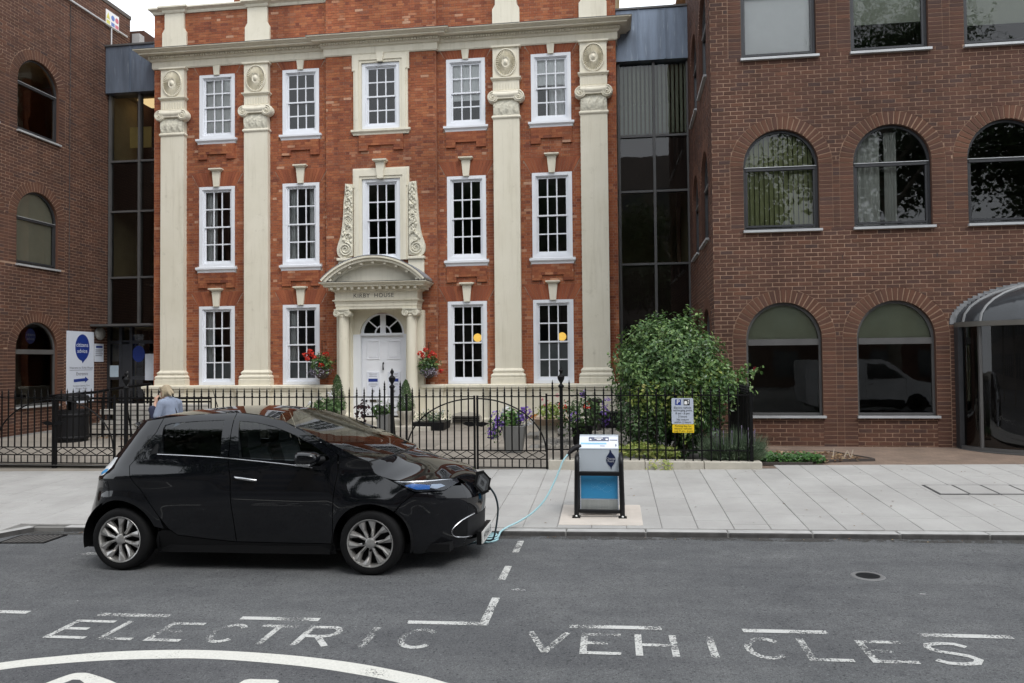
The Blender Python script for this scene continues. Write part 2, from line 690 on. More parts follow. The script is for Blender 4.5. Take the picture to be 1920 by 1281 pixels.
# bay dashes along the road and across it
for x0, x1 in ((-5.9, -4.95), (-4.30, -3.66), (-3.03, -2.36), (-1.63, -.98), (-.35, .35), (.94, 1.55), (2.18, 2.81), (3.4, 4.05)):
    paint('bay_dash', [[(x0 + .005, 5.74), (x1, 5.745), (x1 - .004, 5.815), (x0, 5.81)]], P_MID)
paint('bay_corner', [[(-1.055, 5.75), (-.985, 5.745), (-.985, 6.42), (-1.055, 6.42)]], P_MID, .0045)
for y0, y1 in ((6.95, 7.42), (7.95, 8.46)):
    paint('bay_dash', [[(-1.085, y0), (-1.015, y0), (-1.015, y1), (-1.085, y1)]], P_MID)
paint('bay_dash', [[(-5.95, 7.62), (-5.20, 7.60), (-5.22, 7.72), (-5.85, 7.73)]], P_MID)


def stroke(pts, wd):
    pts = [Vector(p) for p in pts]
    L, R = [], []
    for i, p in enumerate(pts):
        t = (pts[min(i + 1, len(pts) - 1)] - pts[max(i - 1, 0)]).normalized()
        n = Vector((-t.y, t.x))
        k = 1.0
        if 0 < i < len(pts) - 1:
            a = (pts[i] - pts[i - 1]).normalized()
            k = 1 / max(.6, a.dot(t))
        L.append(p + n * wd / 2 * k)
        R.append(p - n * wd / 2 * k)
    return [(q.x, q.y) for q in L + R[::-1]]


def letter(ch, x0, x1, y0=5.24, y1=5.64, wd=.05):
    X = lambda u: x0 + (x1 - x0) * u
    Y = lambda v: y0 + (y1 - y0) * v
    h = wd / 2
    hx = h / (x1 - x0) if x1 - x0 > .1 else .5
    hy = h / (y1 - y0)
    def ln(*p):
        return stroke([(X(a), Y(b)) for a, b in p], wd)
    def arc(cx, cy, rx, ry, a0, a1, n=14):
        return stroke([(X(cx + rx * cos(radians(a0 + (a1 - a0) * i / n))), Y(cy + ry * sin(radians(a0 + (a1 - a0) * i / n)))) for i in range(n + 1)], wd)
    S = []
    if ch == 'E':
        S = [ln((hx, 0), (hx, 1)), ln((2 * hx, hy), (1, hy)), ln((2 * hx, 1 - hy), (1, 1 - hy)), ln((2 * hx, .52), (.68, .52))]
    if ch == 'L':
        S = [ln((hx, 0), (hx, 1)), ln((2 * hx, hy), (1, hy))]
    if ch == 'C':
        S = [arc(.5, .5, .5 - hx, .5 - hy, 42, 318, 20)]
    if ch == 'T':
        S = [ln((.5, 0), (.5, 1 - 2 * hy)), ln((0, 1 - hy), (1, 1 - hy))]
    if ch == 'R':
        S = [ln((hx, 0), (hx, 1)), stroke([(X(2 * hx), Y(1 - hy)), (X(.6), Y(1 - hy))] + [(X(.6 + .33 * cos(a)), Y(.72 + .24 * sin(a))) for a in [1.3, .9, .4, 0, -.4, -.9, -1.3]] + [(X(.6), Y(.47)), (X(2 * hx), Y(.47))], wd), ln((.5, .44), (.92, 0))]
    if ch == 'I':
        S = [[(X(0), Y(0)), (X(1), Y(0)), (X(1), Y(1)), (X(0), Y(1))]]
    if ch == 'V':
        S = [ln((hx, 1), (.5, .03)), ln((1 - hx, 1), (.5, .03))]
    if ch == 'H':
        S = [ln((hx, 0), (hx, 1)), ln((1 - hx, 0), (1 - hx, 1)), ln((2 * hx, .5), (1 - 2 * hx, .5))]
    if ch == 'S':
        S = [stroke([(X(a), Y(b)) for a, b in [(.95, .80), (.78, .93), (.5, .95), (.2, .88), (.12, .72), (.3, .57), (.55, .5), (.8, .4), (.9, .25), (.78, .1), (.5, .05), (.22, .08), (.05, .2)]], wd)]
    return S


PW = [P_MID, P_OLD, P_OLD, P_OLD, P_OLD, P_OLD, P_OLD, P_OLD]
for i, (ch, x0, x1) in enumerate((('E', -4.38, -4.03), ('L', -3.93, -3.64), ('E', -3.54, -3.25), ('C', -3.10, -2.83), ('T', -2.76, -2.47), ('R', -2.37, -2.08), ('I', -1.86, -1.80), ('C', -1.60, -1.30),
                                  ('V', -.66, -.33), ('E', -.25, .04), ('H', .14, .44), ('I', .65, .705), ('C', .90, 1.19), ('L', 1.29, 1.58), ('E', 1.69, 1.99), ('S', 2.10, 2.42))):
    paint('painted_letter', letter(ch, x0, x1), P_OLD if i % 5 else P_MID, .004)
top = [(-5.6, 3.9), (-5.0, 4.35), (-4.3, 4.77), (-4.0, 4.9), (-3.66, 5.01), (-3.29, 5.075), (-2.95, 5.10), (-2.55, 5.085), (-2.13, 5.035), (-1.71, 4.945), (-1.3, 4.81), (-1.14, 4.74), (-.6, 4.45), (0, 4.0)]
bot = [(-5.5, 3.78), (-4.9, 4.23), (-4.2, 4.655), (-3.9, 4.775), (-3.55, 4.87), (-3.19, 4.925), (-2.92, 4.95), (-2.56, 4.935), (-2.06, 4.87), (-1.65, 4.77), (-1.41, 4.69), (-1.2, 4.6), (-.68, 4.32), (-.1, 3.88)]
tc, bc = catmull(top, 5), catmull(bot, 5)
b = MB()
b.add([(p.x + 1, p.y, .004) for p in tc] + [(p.x + 1, p.y, .004) for p in bc], [(i, len(tc) + i, len(tc) + i + 1, i + 1) for i in range(len(tc) - 1)])
obj('curved_white_line', b, P_NEW, road)
a_ = catmull([(-3.72, 4.47), (-3.655, 4.62), (-3.59, 4.655), (-3.50, 4.64), (-3.25, 4.53), (-3.1, 4.42)], 6)
paint('painted_arrow_tip', [[(p.x, p.y) for p in a_] + [(-3.25, 4.40), (-3.4, 4.47), (-3.52, 4.55), (-3.57, 4.55), (-3.62, 4.42)]], P_NEW)
paint('painted_arrow_tail', [[(-2.43, 4.55), (-2.41, 4.635), (-2.38, 4.655), (-2.2, 4.66), (-2.17, 4.64), (-2.16, 4.55), (-2.3, 4.50)]], P_NEW)
# new tarmac patch inside the curve
pp = [(p.x, p.y) for p in bc[6:-6]]
paint('tarmac_patch', [pp + [(-.3, 3.3), (-5.2, 3.3)]], M['asphalt_new'], .002)

# chips, spilt paint and stains
spot = paint_mat('white_paint_splash', (.5, .5, .49), .76, 60)
for x, y, sx_, sy_ in ((.28, 8.2, .05, .03), (2.58, 6.75, .03, .010), (-.85, 6.66, .07, .03), (-4.75, 6.1, .02, .008), (.8, 8.5, .015, .01), (-.2, 8.55, .02, .015)):
    paint('paint_splash', [[(x + sx_ * cos(i) * random.uniform(.7, 1.2), y + sy_ * sin(i) * random.uniform(.7, 1.2)) for i in [k * pi / 5 for k in range(10)]]], spot)
stain = paint_mat('dark_oil_stain', (.06, .06, .063), .90, 30)
for x, y, sx_, sy_ in ((3.3, 6.98, .16, .07), (2.55, 7.95, .2, .08), (3.25, 7.9, .18, .07), (3.5, 7.5, .2, .03), (1.55, 6.4, .1, .05)):
    paint('oil_stain', [[(x + sx_ * cos(i), y + sy_ * sin(i)) for i in [k * pi / 8 for k in range(16)]]], stain, .003)

grime = paint_mat('gutter_grime', (.05, .047, .043), .74, 26)
paint('gutter_grime', [[(-30, KY - .16), (30, KY - .16), (30, KY - .004), (-30, KY - .004)]], grime, .0025)
for x0_, y0_, x1_, y1_ in ((-.7, 7.9, 4.2, 7.75), (1.2, 6.15, 3.9, 6.45)):
    c_ = catmull([(x0_ + (x1_ - x0_) * k / 7, y0_ + (y1_ - y0_) * k / 7 + random.uniform(-.05, .05)) for k in range(8)], 5)
    paint('tarmac_crack', [stroke([(p.x, p.y) for p in c_], .014)], stain, .0022)

# manhole / gully covers
mh = thing('stop_valve_cover', 'small round iron valve cover set in the asphalt, right of the bay', 'cover', (2.31, 7.26, gz(2.31)), ROADROT)
b = MB()
b.lathe([(.0, .004), (.105, .004)], 24)
obj('lid', b, mat('worn_iron', (.05, .055, .06), .5, metal=.6), mh)
b = MB()
b.lathe([(.105, .002), (.105, .008), (.14, .008), (.15, .002)], 28)
obj('rim', b, mat('grey_iron_rim', (.17, .17, .17), .6, metal=.3), mh)
gl = thing('gully_grate', 'rectangular iron drain grate in the gutter by the kerb behind the car', 'drain', (-7.06, 8.30, gz(-7.06)), (0, -math.atan(G), radians(3)))
b = MB()
b.box(-.28, .28, -.19, .19, -.03, .003)
obj('sump', b, M['dark'], gl)
b = MB()
b.box(-.30, .30, -.21, -.19, .0, .010)
b.box(-.30, .30, .19, .21, .0, .010)
b.box(-.30, -.28, -.19, .19, .0, .010)
b.box(.28, .30, -.19, .19, .0, .010)
obj('frame', b, M['iron'], gl)
for i in range(8):
    b = MB()
    b.box(-.265 + i * .068, -.225 + i * .068, -.19, .19, .0, .009)
    obj('grate_bar', b, mat('rusty_iron', (.07, .066, .062), .7) if i == 0 else bpy.data.materials['rusty_iron'], gl)

# kerb stones
kerb = MB()
kerb.box(-40, 41, .01, .13, -.3, .045)
kerb = struct(obj('kerb', kerb, M['joint'], loc=(-1, KY, 0), rot=ROADROT))
k0 = MB()
k0.box(0, .912, 0, .145, -.25, .06)
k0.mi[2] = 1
M['kerbface'] = mat('grimy_shaded_kerb_face', (.075, .072, .07), .9, var=.35, scale=7, bmp=.3)  # grime plus the shadow on the front face, both put into the colour
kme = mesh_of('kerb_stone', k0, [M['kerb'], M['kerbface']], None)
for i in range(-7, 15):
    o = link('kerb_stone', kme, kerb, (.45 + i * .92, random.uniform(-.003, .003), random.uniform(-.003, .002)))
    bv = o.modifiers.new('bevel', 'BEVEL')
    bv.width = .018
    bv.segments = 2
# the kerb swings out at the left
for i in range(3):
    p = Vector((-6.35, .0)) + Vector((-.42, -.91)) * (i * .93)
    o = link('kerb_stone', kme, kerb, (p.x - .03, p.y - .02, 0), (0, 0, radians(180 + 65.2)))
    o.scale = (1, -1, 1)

# pavement
PROT = (math.atan(PAVS), -math.atan(G), 0)
b = MB()
b.add([(-40, .1, -.012), (41, .1, -.012), (41, 3.9, -.012), (-40, 3.9, -.012)], [(0, 1, 2, 3)])
b.add([(-6.45, .15, -.013), (-6.45, 0, -.013), (-8.2, -3.9, -.013), (-16, -3.9, -.013), (-16, .15, -.013)], [(0, 4, 3, 2, 1)])
pav = struct(obj('pavement', b, M['joint'], loc=(-1, KY, .06), rot=PROT))
_sl = {}


def slab_mesh(wd, ln_, m_, key):
    k = (round(wd, 3), round(ln_, 3), key)
    if k not in _sl:
        q = MB()
        e = .006
        q.add([(0, 0, -.02), (wd, 0, -.02), (wd, ln_, -.02), (0, ln_, -.02), (0, 0, -e), (wd, 0, -e), (wd, ln_, -e), (0, ln_, -e), (e, e, 0), (wd - e, e, 0), (wd - e, ln_ - e, 0), (e, ln_ - e, 0)],
              [(0, 1, 5, 4), (1, 2, 6, 5), (2, 3, 7, 6), (3, 0, 4, 7), (4, 5, 9, 8), (5, 6, 10, 9), (6, 7, 11, 10), (7, 4, 8, 11), (8, 9, 10, 11)])
        _sl[k] = mesh_of('paving_slab', q, m_)
    return _sl[k]


PITCHX = .410
for c_ in range(-30, 18):
    x = .97 + 1 + c_ * PITCHX
    y = .15
    end = 3.70 if x - 1 < 2.4 else 3.98
    if -5.45 < x < -4.0:
        pass
    first = True
    while y < end - .05:
        L_ = random.choice((.45, .6, .6, .75, .9))
        if first:
            L_ = random.choice((.2, .35, .5, .6))
            first = False
        L_ = min(L_, end - y)
        if end - y - L_ < .12:
            L_ = end - y
        link('paving_slab', slab_mesh(PITCHX - .0045, L_ - .0045, M['slab'], 'p'), pav, (x, y, random.uniform(-.002, .001)), (random.uniform(-.003, .003), random.uniform(-.003, .003), 0))
        y += L_
for c_ in range(-24, -15):     # the build-out left of the car
    for r_ in range(4):
        x = .97 + c_ * PITCHX * 1.5 + 4.0
        y = .15 - (r_ + 1) * .6
        if x + .6 < -6.55 + y * .46 + .05:
            link('paving_slab', slab_mesh(PITCHX * 1.5 - .006, .594, M['slab'], 'p'), pav, (x, y, 0))

pad = MB()
pad.box(-.66, .345, 0, .98, -.05, .006)
tag(obj('concrete_pad', pad, mat('pinkish_concrete', (.50, .45, .40), .85, var=.1, bmp=.2), loc=(0, 8.98, pz(0, 8.98)), rot=PROT, bev=.006), 'pinkish square concrete pad under the charging post', 'concrete pad')

ic = thing('inspection_cover', 'long recessed slab-filled inspection cover with dark steel edges in pavement', 'cover', (4.32, 10.62, pz(4.32, 10.62)), PROT)
b = MB()
b.box(-.02, 2.22, -.02, .56, -.01, .004)
obj('frame', b, mat('black_steel_edge', (.05, .05, .05), .6), ic)
for i in range(6):
    b = MB()
    b.box(i * .37 + .012, i * .37 + .352, .012, .528, -.005, .007)
    obj('tray', b, M['slab'], ic)

# forecourt of the house and entrance paving of the offices
FS = .02


def fz(y):
    return .235 + FS * (y - 12.4)


b = MB()
b.add([(-30, 12.38, fz(12.38) - .012), (2.1, 12.38, fz(12.38) - .012), (2.1, 24, fz(24) - .012), (-30, 24, fz(24) - .012)], [(0, 1, 2, 3)])
yard = struct(obj('forecourt', b, M['joint']))
y = 12.45
row = 0
while y < 19.6:
    d_ = random.choice((.6, .75, .9))
    x = -14.6 + random.uniform(0, .5)
    while x < -2.0 if y > 14.6 else x < -.9:
        wd = random.choice((.75, .9, 1.05, 1.2))
        link('flagstone', slab_mesh(wd - .012, d_ - .012, M['yardslab'], 'y'), yard, (x, y, fz(y) + random.uniform(-.002, .003)), (math.atan(FS) + random.uniform(-.004, .004), random.uniform(-.003, .003), 0))
        x += wd
    y += d_
b = MB()
b.add([(-40, 12.3, pz(2.3, 12.66) - .35), (40, 12.3, pz(2.3, 12.66) - .35), (40, 12.66, pz(2.3, 12.66) - .3), (-40, 12.66, pz(2.3, 12.66) - .3)], [(0, 1, 2, 3)])
b.add([(2.32, 12.40, pz(2.32, 12.4) + .004), (30, 12.40, pz(2.32, 12.4) + .004), (30, 12.70, .30), (30, 15.2, .34), (2.1, 15.2, .375), (2.1, 12.70, .29)], [(0, 1, 2, 5), (5, 2, 3, 4)])


def block_paving():
    mt, t, bs, out = new_mat('brown_block_paving')
    co = wcoords(t)
    br = N(t, 'ShaderNodeTexBrick', i_Scale=1.0)
    br.inputs['Brick Width'].default_value = .21
    br.inputs['Row Height'].default_value = .105
    br.inputs['Mortar Size'].default_value = .004
    br.inputs['Color1'].default_value = (.20, .142, .105, 1)
    br.inputs['Color2'].default_value = (.165, .118, .09, 1)
    br.inputs['Mortar'].default_value = (.11, .085, .07, 1)
    t.links.new(co, br.inputs[0])
    n1 = noise_n(t, co, 2.5, 5)
    r = ramp(t, [(.3, (.8, .8, .8)), (.7, (1.15, 1.15, 1.15))], n1)
    t.links.new(mixc(t, br.outputs[0], r.outputs[0], 1.0, 'MULTIPLY'), bs.inputs['Base Color'])
    bs.inputs['Roughness'].default_value = .85
    bump(t, bs, noise_n(t, co, 90, 3), .3, .004)
    return mt


struct(obj('entrance_paving', b, block_paving()))
b = MB()
for i in range(29):
    x0_, x1_ = -30 + i, -29.0 + i
    b.add([(x0_, 12.33, pz(x0_, 12.33) - .004), (x1_, 12.33, pz(x1_, 12.33) - .004), (x1_, 12.56, fz(12.56) + .004), (x0_, 12.56, fz(12.56) + .004)], [(0, 1, 2, 3)])
struct(obj('gate_threshold', b, M['yardslab']))

# ================================================================== walls with openings, brickwork


def wall_mesh(mb, Mf, outer, holes, depth, var=0.0, mi=0):
    loops = [[Vector((u, z, 0)) for u, z in outer]] + [[Vector((u, z, 0)) for u, z in h] for h in holes]
    flat = [p for l in loops for p in l]
    tri = tessellate_polygon(loops)
    mb.add([Mf(p.x, p.y, 0) for p in flat], [tuple(t) for t in tri], var, mi)
    for h in holes:
        n = len(h)
        mb.add([Mf(u, z, .004) for u, z in h] + [Mf(u, z, -depth) for u, z in h], [(i, (i + 1) % n, n + (i + 1) % n, n + i) for i in range(n)], .37, 1)


def arch_poly(c, w_, sill, spring, n=18, rz=None):
    r = w_ / 2
    rz = rz or r
    return [(c - r, sill), (c + r, sill), (c + r, spring)] + [(c + r * cos(pi * i / n), spring + rz * sin(pi * i / n)) for i in range(1, n)] + [(c - r, spring)]


def rect_ex(u0, u1, z0, z1):
    def f(zb, zt):
        zm = (zb + zt) / 2
        return ((u0, u0), (u1, u1)) if z0 < zm < z1 else None
    return f


def arch_ex(c, R, z0, spring):
    def hw(z):
        if z <= spring:
            return R
        return sqrt(max(0, R * R - (z - spring) ** 2))
    def f(zb, zt):
        zm = (zb + zt) / 2
        if zm < z0 or zt > spring + R - .01:
            return None
        a, b_ = hw(zb), hw(zt)
        return ((c - a, c - b_), (c + a, c + b_))
    return f


def trap_ex(c, w0, w1, z0, z1):
    def f(zb, zt):
        zm = (zb + zt) / 2
        if not z0 < zm < z1:
            return None
        h = lambda z: w0 + (w1 - w0) * (z - z0) / (z1 - z0)
        return ((c - h(zb), c - h(zt)), (c + h(zb), c + h(zt)))
    return f


def brickwork(mb, Mf, u0, u1, z0, z1, course, pattern, gap, exs, proud=.008, full=None, rng=random):
    """pattern: list of brick lengths laid in turn; alternate courses shifted by half"""
    tot = sum(pattern)
    r_ = 0
    z = z0
    while z < z1 - .02:
        zb, zt = z + gap / 2, min(z + course, z1) - gap / 2
        ivs = [((u0, u0), (u1, u1))]
        for ex in exs:
            e = ex(zb, zt)
            if not e:
                continue
            out_ = []
            for (l, r) in ivs:
                if max(e[1]) <= min(l) or min(e[0]) >= max(r):
                    out_.append((l, r))
                    continue
                if e[0][0] > l[0] + .015 or e[0][1] > l[1] + .015:
                    out_.append((l, (min(r[0], e[0][0]), min(r[1], e[0][1]))))
                if e[1][0] < r[0] - .015 or e[1][1] < r[1] - .015:
                    out_.append(((max(l[0], e[1][0]), max(l[1], e[1][1])), r))
            ivs = out_
        start = u0 - tot * 2 + (tot * .5 if len(pattern) > 1 else pattern[0] * .5) * (r_ % 2) + rng.uniform(-.006, .006)
        if len(pattern) > 1 and r_ % 2:
            start = u0 - tot * 2 + pattern[0] / 2 + pattern[1] / 2
        k = 0
        a = start
        while a < u1:
            L_ = pattern[k % len(pattern)]
            k += 1
            bA, bB = a + gap / 2, a + L_ - gap / 2
            a += L_
            if bB < u0:
                continue
            for (l, r) in ivs:
                lb, lt = max(bA, l[0] + gap / 2 if l[0] > u0 else l[0]), max(bA, l[1] + gap / 2 if l[1] > u0 else l[1])
                rb, rt = min(bB, r[0] - gap / 2 if r[0] < u1 else r[0]), min(bB, r[1] - gap / 2 if r[1] < u1 else r[1])
                if max(rb - lb, rt - lt) < .018:
                    continue
                lb, lt = min(lb, bB), min(lt, bB)
                rb, rt = max(rb, lb + .0005), max(rt, lt + .0005)
                pr = proud + rng.uniform(-.0025, .0025)
                if full is not None and abs(rb - lb - (L_ - gap)) < .002 and abs(rt - lt - (L_ - gap)) < .002:
                    full.append((lb, rb, zb, zt))
                    continue
                mb.add([Mf(lb, zb, 0), Mf(rb, zb, 0), Mf(rt, zt, 0), Mf(lt, zt, 0), Mf(lb, zb, pr), Mf(rb, zb, pr), Mf(rt, zt, pr), Mf(lt, zt, pr)],
                       [(4, 5, 6, 7), (0, 1, 5, 4), (1, 2, 6, 5), (2, 3, 7, 6), (3, 0, 4, 7)], rng.random() * .999 + .0005)
        z += course
        r_ += 1


def brick_box(mb, Mf, u0, u1, z0, z1, pr=.008, var=None):
    mb.add([Mf(u0, z0, 0), Mf(u1, z0, 0), Mf(u1, z1, 0), Mf(u0, z1, 0), Mf(u0, z0, pr), Mf(u1, z0, pr), Mf(u1, z1, pr), Mf(u0, z1, pr)],
           [(4, 5, 6, 7), (0, 1, 5, 4), (1, 2, 6, 5), (2, 3, 7, 6), (3, 0, 4, 7)], random.random() * .999 + .0005 if var is None else var)


def ring_strip(mb, outer, inner, Mf, d0, d1, closed=True, mi=0):
    n = len(outer)
    vs_ = [Mf(u, z, d1) for u, z in outer] + [Mf(u, z, d1) for u, z in inner] + [Mf(u, z, d0) for u, z in outer] + [Mf(u, z, d0) for u, z in inner]
    fs = []
    for i in range(n if closed else n - 1):
        j = (i + 1) % n
        fs += [(i, j, n + j, n + i), (n + i, n + j, 3 * n + j, 3 * n + i), (i, 2 * n + i, 2 * n + j, j), (2 * n + i, 3 * n + i, 3 * n + j, 2 * n + j)]
    mb.add(vs_, fs, 0, mi)


def pane(parent, Mf, poly, d, m_, name='pane'):
    b_ = MB()
    tri = tessellate_polygon([[Vector((u, z, 0)) for u, z in poly]])
    b_.add([Mf(u, z, d) for u, z in poly], [tuple(t) for t in tri])
    return obj(name, b_, m_, parent)


def R4(u0, u1, z0, z1):
    return [(u0, z0), (u1, z0), (u1, z1), (u0, z1)]


WD = 1.41
ROWS = ((.95, 2.425, 'g'), (4.54, 5.795, 'm'), (7.92, 9.23, 't'))
RING = .25
COURSE = .0805


def arched_window(parent, Mf, c, sill, spring, row, blind=None, detail=True):
    w_ = WD
    r = w_ / 2
    fr = MB()
    out_ = arch_poly(c, w_ - .004, sill, spring)
    inn = [(c + (u - c) * (1 - .09 / w_), max(z - (.045 if z > spring else 0), sill + .05)) for u, z in out_]
    ring_strip(fr, out_, inn, Mf, -.13, -.07)
    th = .12 if row == 'g' else .06
    zt = spring + (.0 if row == 'g' else -.02)
    P_ = lambda u, z, d: Mf(u, z, d)
    fr.prism(R4(c - r + .05, c + r - .05, zt - th, zt), P_, -.125, -.062)
    if row != 'g':
        fr.prism(R4(c - r + .05, c - r + .09, sill + .07, zt - th), P_, -.12, -.075)
        fr.prism(R4(c + r - .09, c + r - .05, sill + .07, zt - th), P_, -.12, -.075)
        fr.prism(R4(c - r + .09, c + r - .09, sill + .07, sill + .11), P_, -.12, -.075)
    wn = obj('window', fr, M['alu'] if row == 'g' else M['bronze'], parent)
    q = MB()
    q.prism(R4(c - r - .02, c + r + .04, sill - .045, sill), P_, -.1, .07)
    obj('sill', q, M['sillmetal'], wn)
    if row != 'g':
        q = MB()
        q.prism(R4(c - r + .03, c + r - .03, zt, zt + .012), P_, -.12, -.05)
        obj('transom_cap', q, M['sillmetal'], wn)
    n = 18
    up = [(c - r + .045, zt), (c + r - .045, zt)] + [(c + (r - .045) * cos(pi * i / n), spring + (r - .045) * sin(pi * i / n)) for i in range(0, n + 1)]
    pane(wn, Mf, up, -.10, M['glass'] if row == 't' else M['glass_m'])
    pane(wn, Mf, R4(c - r + .045, c + r - .045, sill + .05, zt - th), -.101, M['glass'] if row == 't' else M['glass_m'])
    if blind:
        kind, zlo, zhi = blind
        if kind == 'vertical':
            for i in range(14):
                q = MB()
                u = c - r + .06 + i * (w_ - .12) / 14
                q.add([Mf(u, zlo, -.16), Mf(u + .086, zlo, -.20), Mf(u + .086, zhi, -.20), Mf(u, zhi, -.16)], [(0, 1, 2, 3)])
                obj('blind_slat', q, M['blind_olive'], wn)
        elif kind == 'curtain':
            q = MB()
            for u0_, u1_ in ((.02, .36), (.42, .58)):
                q.grid(lambda s_, t_: Mf(c - r + .05 + u0_ * w_ + (u1_ - u0_) * w_ * s_, zlo + (zhi - zlo) * t_, -.24 - .035 * sin(s_ * 28) * (1.2 - .4 * t_)), 30, 2)
            obj('curtain', q, M['curtain'], wn, 180)
        else:
            q = MB()
            q.prism(R4(c - r + .05, c + r - .05, zlo, zhi), P_, -.142, -.138)
            obj('roller_blind', q, M[kind], wn)
    return wn


_vm = {}


def voussoirs(parent, Mf, c, spring, rot_of, individually, rows_ring):
    """ring of radial bricks; Mf maps the wall plane"""
    n = 27
    r0, r1 = WD / 2 + .006, WD / 2 + RING
    bk = MB()
    o_ = [(c + r1 * cos(pi * i / 36), spring + r1 * sin(pi * i / 36)) for i in range(37)]
    i_ = [(c + (r0 - .006) * cos(pi * i / 36), spring + (r0 - .006) * sin(pi * i / 36)) for i in range(37)]
    ring_strip(bk, o_, i_, Mf, -.02, .002, False)
    ro = obj('arch_ring', bk, M['mortar_b'], parent)
    g_ = .0115
    if individually:
        if 'v' not in _vm:
            q = MB()
            a0, a1 = -pi / n / 2, pi / n / 2
            e0, e1 = g_ / r0, g_ / r1
            pts = [(r0, a0 + e0), (r1 - .004, a0 + e1), (r1 - .004, a1 - e1), (r0, a1 - e0)]
            xy = [(r * cos(a), r * sin(a)) for r, a in pts]
            q.add([(x, 0, z) for x, z in xy] + [(x, -.0125, z) for x, z in xy], [(4, 5, 6, 7), (0, 1, 5, 4), (1, 2, 6, 5), (2, 3, 7, 6), (3, 0, 4, 7)])
            _vm['v'] = mesh_of('voussoir', q, M['brownrub'])
        for i in range(n):
            p = Mf(c, spring, random.uniform(-.002, .002))
            link('voussoir', _vm['v'], ro, p, (0, -pi * (i + .5) / n, 0))
    else:
        q = MB()
        for i in range(n):
            a0, a1 = pi * i / n, pi * (i + 1) / n
            e0, e1 = g_ / r0, g_ / r1
            pts = [(r0, a0 + e0), (r1 - .004, a0 + e1), (r1 - .004, a1 - e1), (r0, a1 - e0)]
            xy = [(c + r * cos(a), spring + r * sin(a)) for r, a in pts]
            q.add([Mf(u, z, 0) for u, z in xy] + [Mf(u, z, .0125) for u, z in xy], [(4, 5, 6, 7), (0, 1, 5, 4), (1, 2, 6, 5), (2, 3, 7, 6), (3, 0, 4, 7)], random.random() * .99 + .001)
        stuff(obj('voussoir', q, M['brownrub'], ro))


def jambs(mb, Mf, c, z0, spring):
    z = spring
    while z > z0 + .03:
        for s_ in (-1, 1):
            a = c + s_ * (WD / 2 + .006)
            b_ = c + s_ * (WD / 2 + RING - .006)
            brick_box(mb, Mf, min(a, b_), max(a, b_), z - COURSE + .0075, z - .0075, .006)
        z -= COURSE


def office_wall(bld, name, Mf, u0, u1, z0, z1, wins, single=False, ind_arch=None):
    """wins: list of (centre, sill, spring, row, blind)"""
    mb = MB()
    holes = [arch_poly(c, WD, s_, sp) for c, s_, sp, _, _ in wins]
    wall_mesh(mb, Mf, R4(u0, u1, z0, z1), holes, .2)
    wall = obj(name, mb, [M['mortar_b'], M['brownrub']], bld)
    exs = []
    bm = MB()
    full = [] if single else None
    for c, s_, sp, row, _ in wins:
        jb = s_ if row != 'g' else z0
        exs.append(arch_ex(c, WD / 2 + RING, jb, sp))
        jambs(bm, Mf, c, jb, sp)
        exs.append(rect_ex(c - WD / 2, c + WD / 2, s_ - .04, sp))
    # under the ground-floor sills the wall runs through between the jamb columns
    cs = sorted(set(w_[0] for w_ in wins))
    for ca, cb_ in zip(cs[:-1], cs[1:]):
        ua, ub = ca + WD / 2 + RING, cb_ - WD / 2 - RING
        if .05 < ub - ua < .3:
            for row in set(w_[3] for w_ in wins if w_[0] == ca) & set(w_[3] for w_ in wins if w_[0] == cb_):
                s_, sp = [(w_[1], w_[2]) for w_ in wins if w_[3] == row][0]
                jb = s_ if row != 'g' else z0
                exs.append(rect_ex(ua - .01, ub + .01, jb, sp))
                z = sp
                while z > jb + .03:
                    brick_box(bm, Mf, ua + .004, ub - .004, z - COURSE + .007, z - .007, .006)
                    z -= COURSE
    brickwork(bm, Mf, u0, u1, z0, z1, COURSE, [.244], .0155, exs, .006, full)
    for c, s_, sp, row, _ in wins:
        if row == 'g':
            brickwork(bm, Mf, c - WD / 2 - .004, c + WD / 2 + .004, z0, s_ - .045, COURSE, [.244], .0155, [], .006)
    return wall, bm, full


# ------------------------------------------------------------------ offices on the right
RY = 14.9
FR = lambda u, z, d: (u, RY - d, z)
SR = lambda u, z, d: (2.0 - d + (u - RY) * .02, u, z)
rb = thing('brown_brick_office', 'brown brick office block with arched windows and a glazed entrance bay', 'building', (0, 0, 0))
CX = [3.295 + 2.04 * i for i in range(4)]
bl = {('t', 0): ('blind', 8.06, 9.2), ('t', 1): ('blind_sage', 8.5, 9.2), ('t', 2): ('blind_sage', 8.35, 9.2), ('m', 0): ('vertical', 4.62, 6.4), ('m', 1): ('curtain', 4.6, 6.4), ('g', 0): ('blind_sage', 2.425, 3.1), ('g', 1): ('blind_sage', 2.425, 3.1)}
wins = []
for sill, spring, row in ROWS:
    for i, c in enumerate(CX):
        if row == 'g' and i > 1:
            continue
        wins.append((c, sill, spring, row, bl.get((row, i))))
wall, bm, full = office_wall(rb, 'front_wall', FR, 2.0, 11.0, .30, 12.9, wins, True)
for c, s_, sp, row, bd in wins:
    arched_window(rb, FR, c, s_, sp, row, bd)
    if c < 9:
        voussoirs(rb, FR, c, sp, None, row != 't', True)
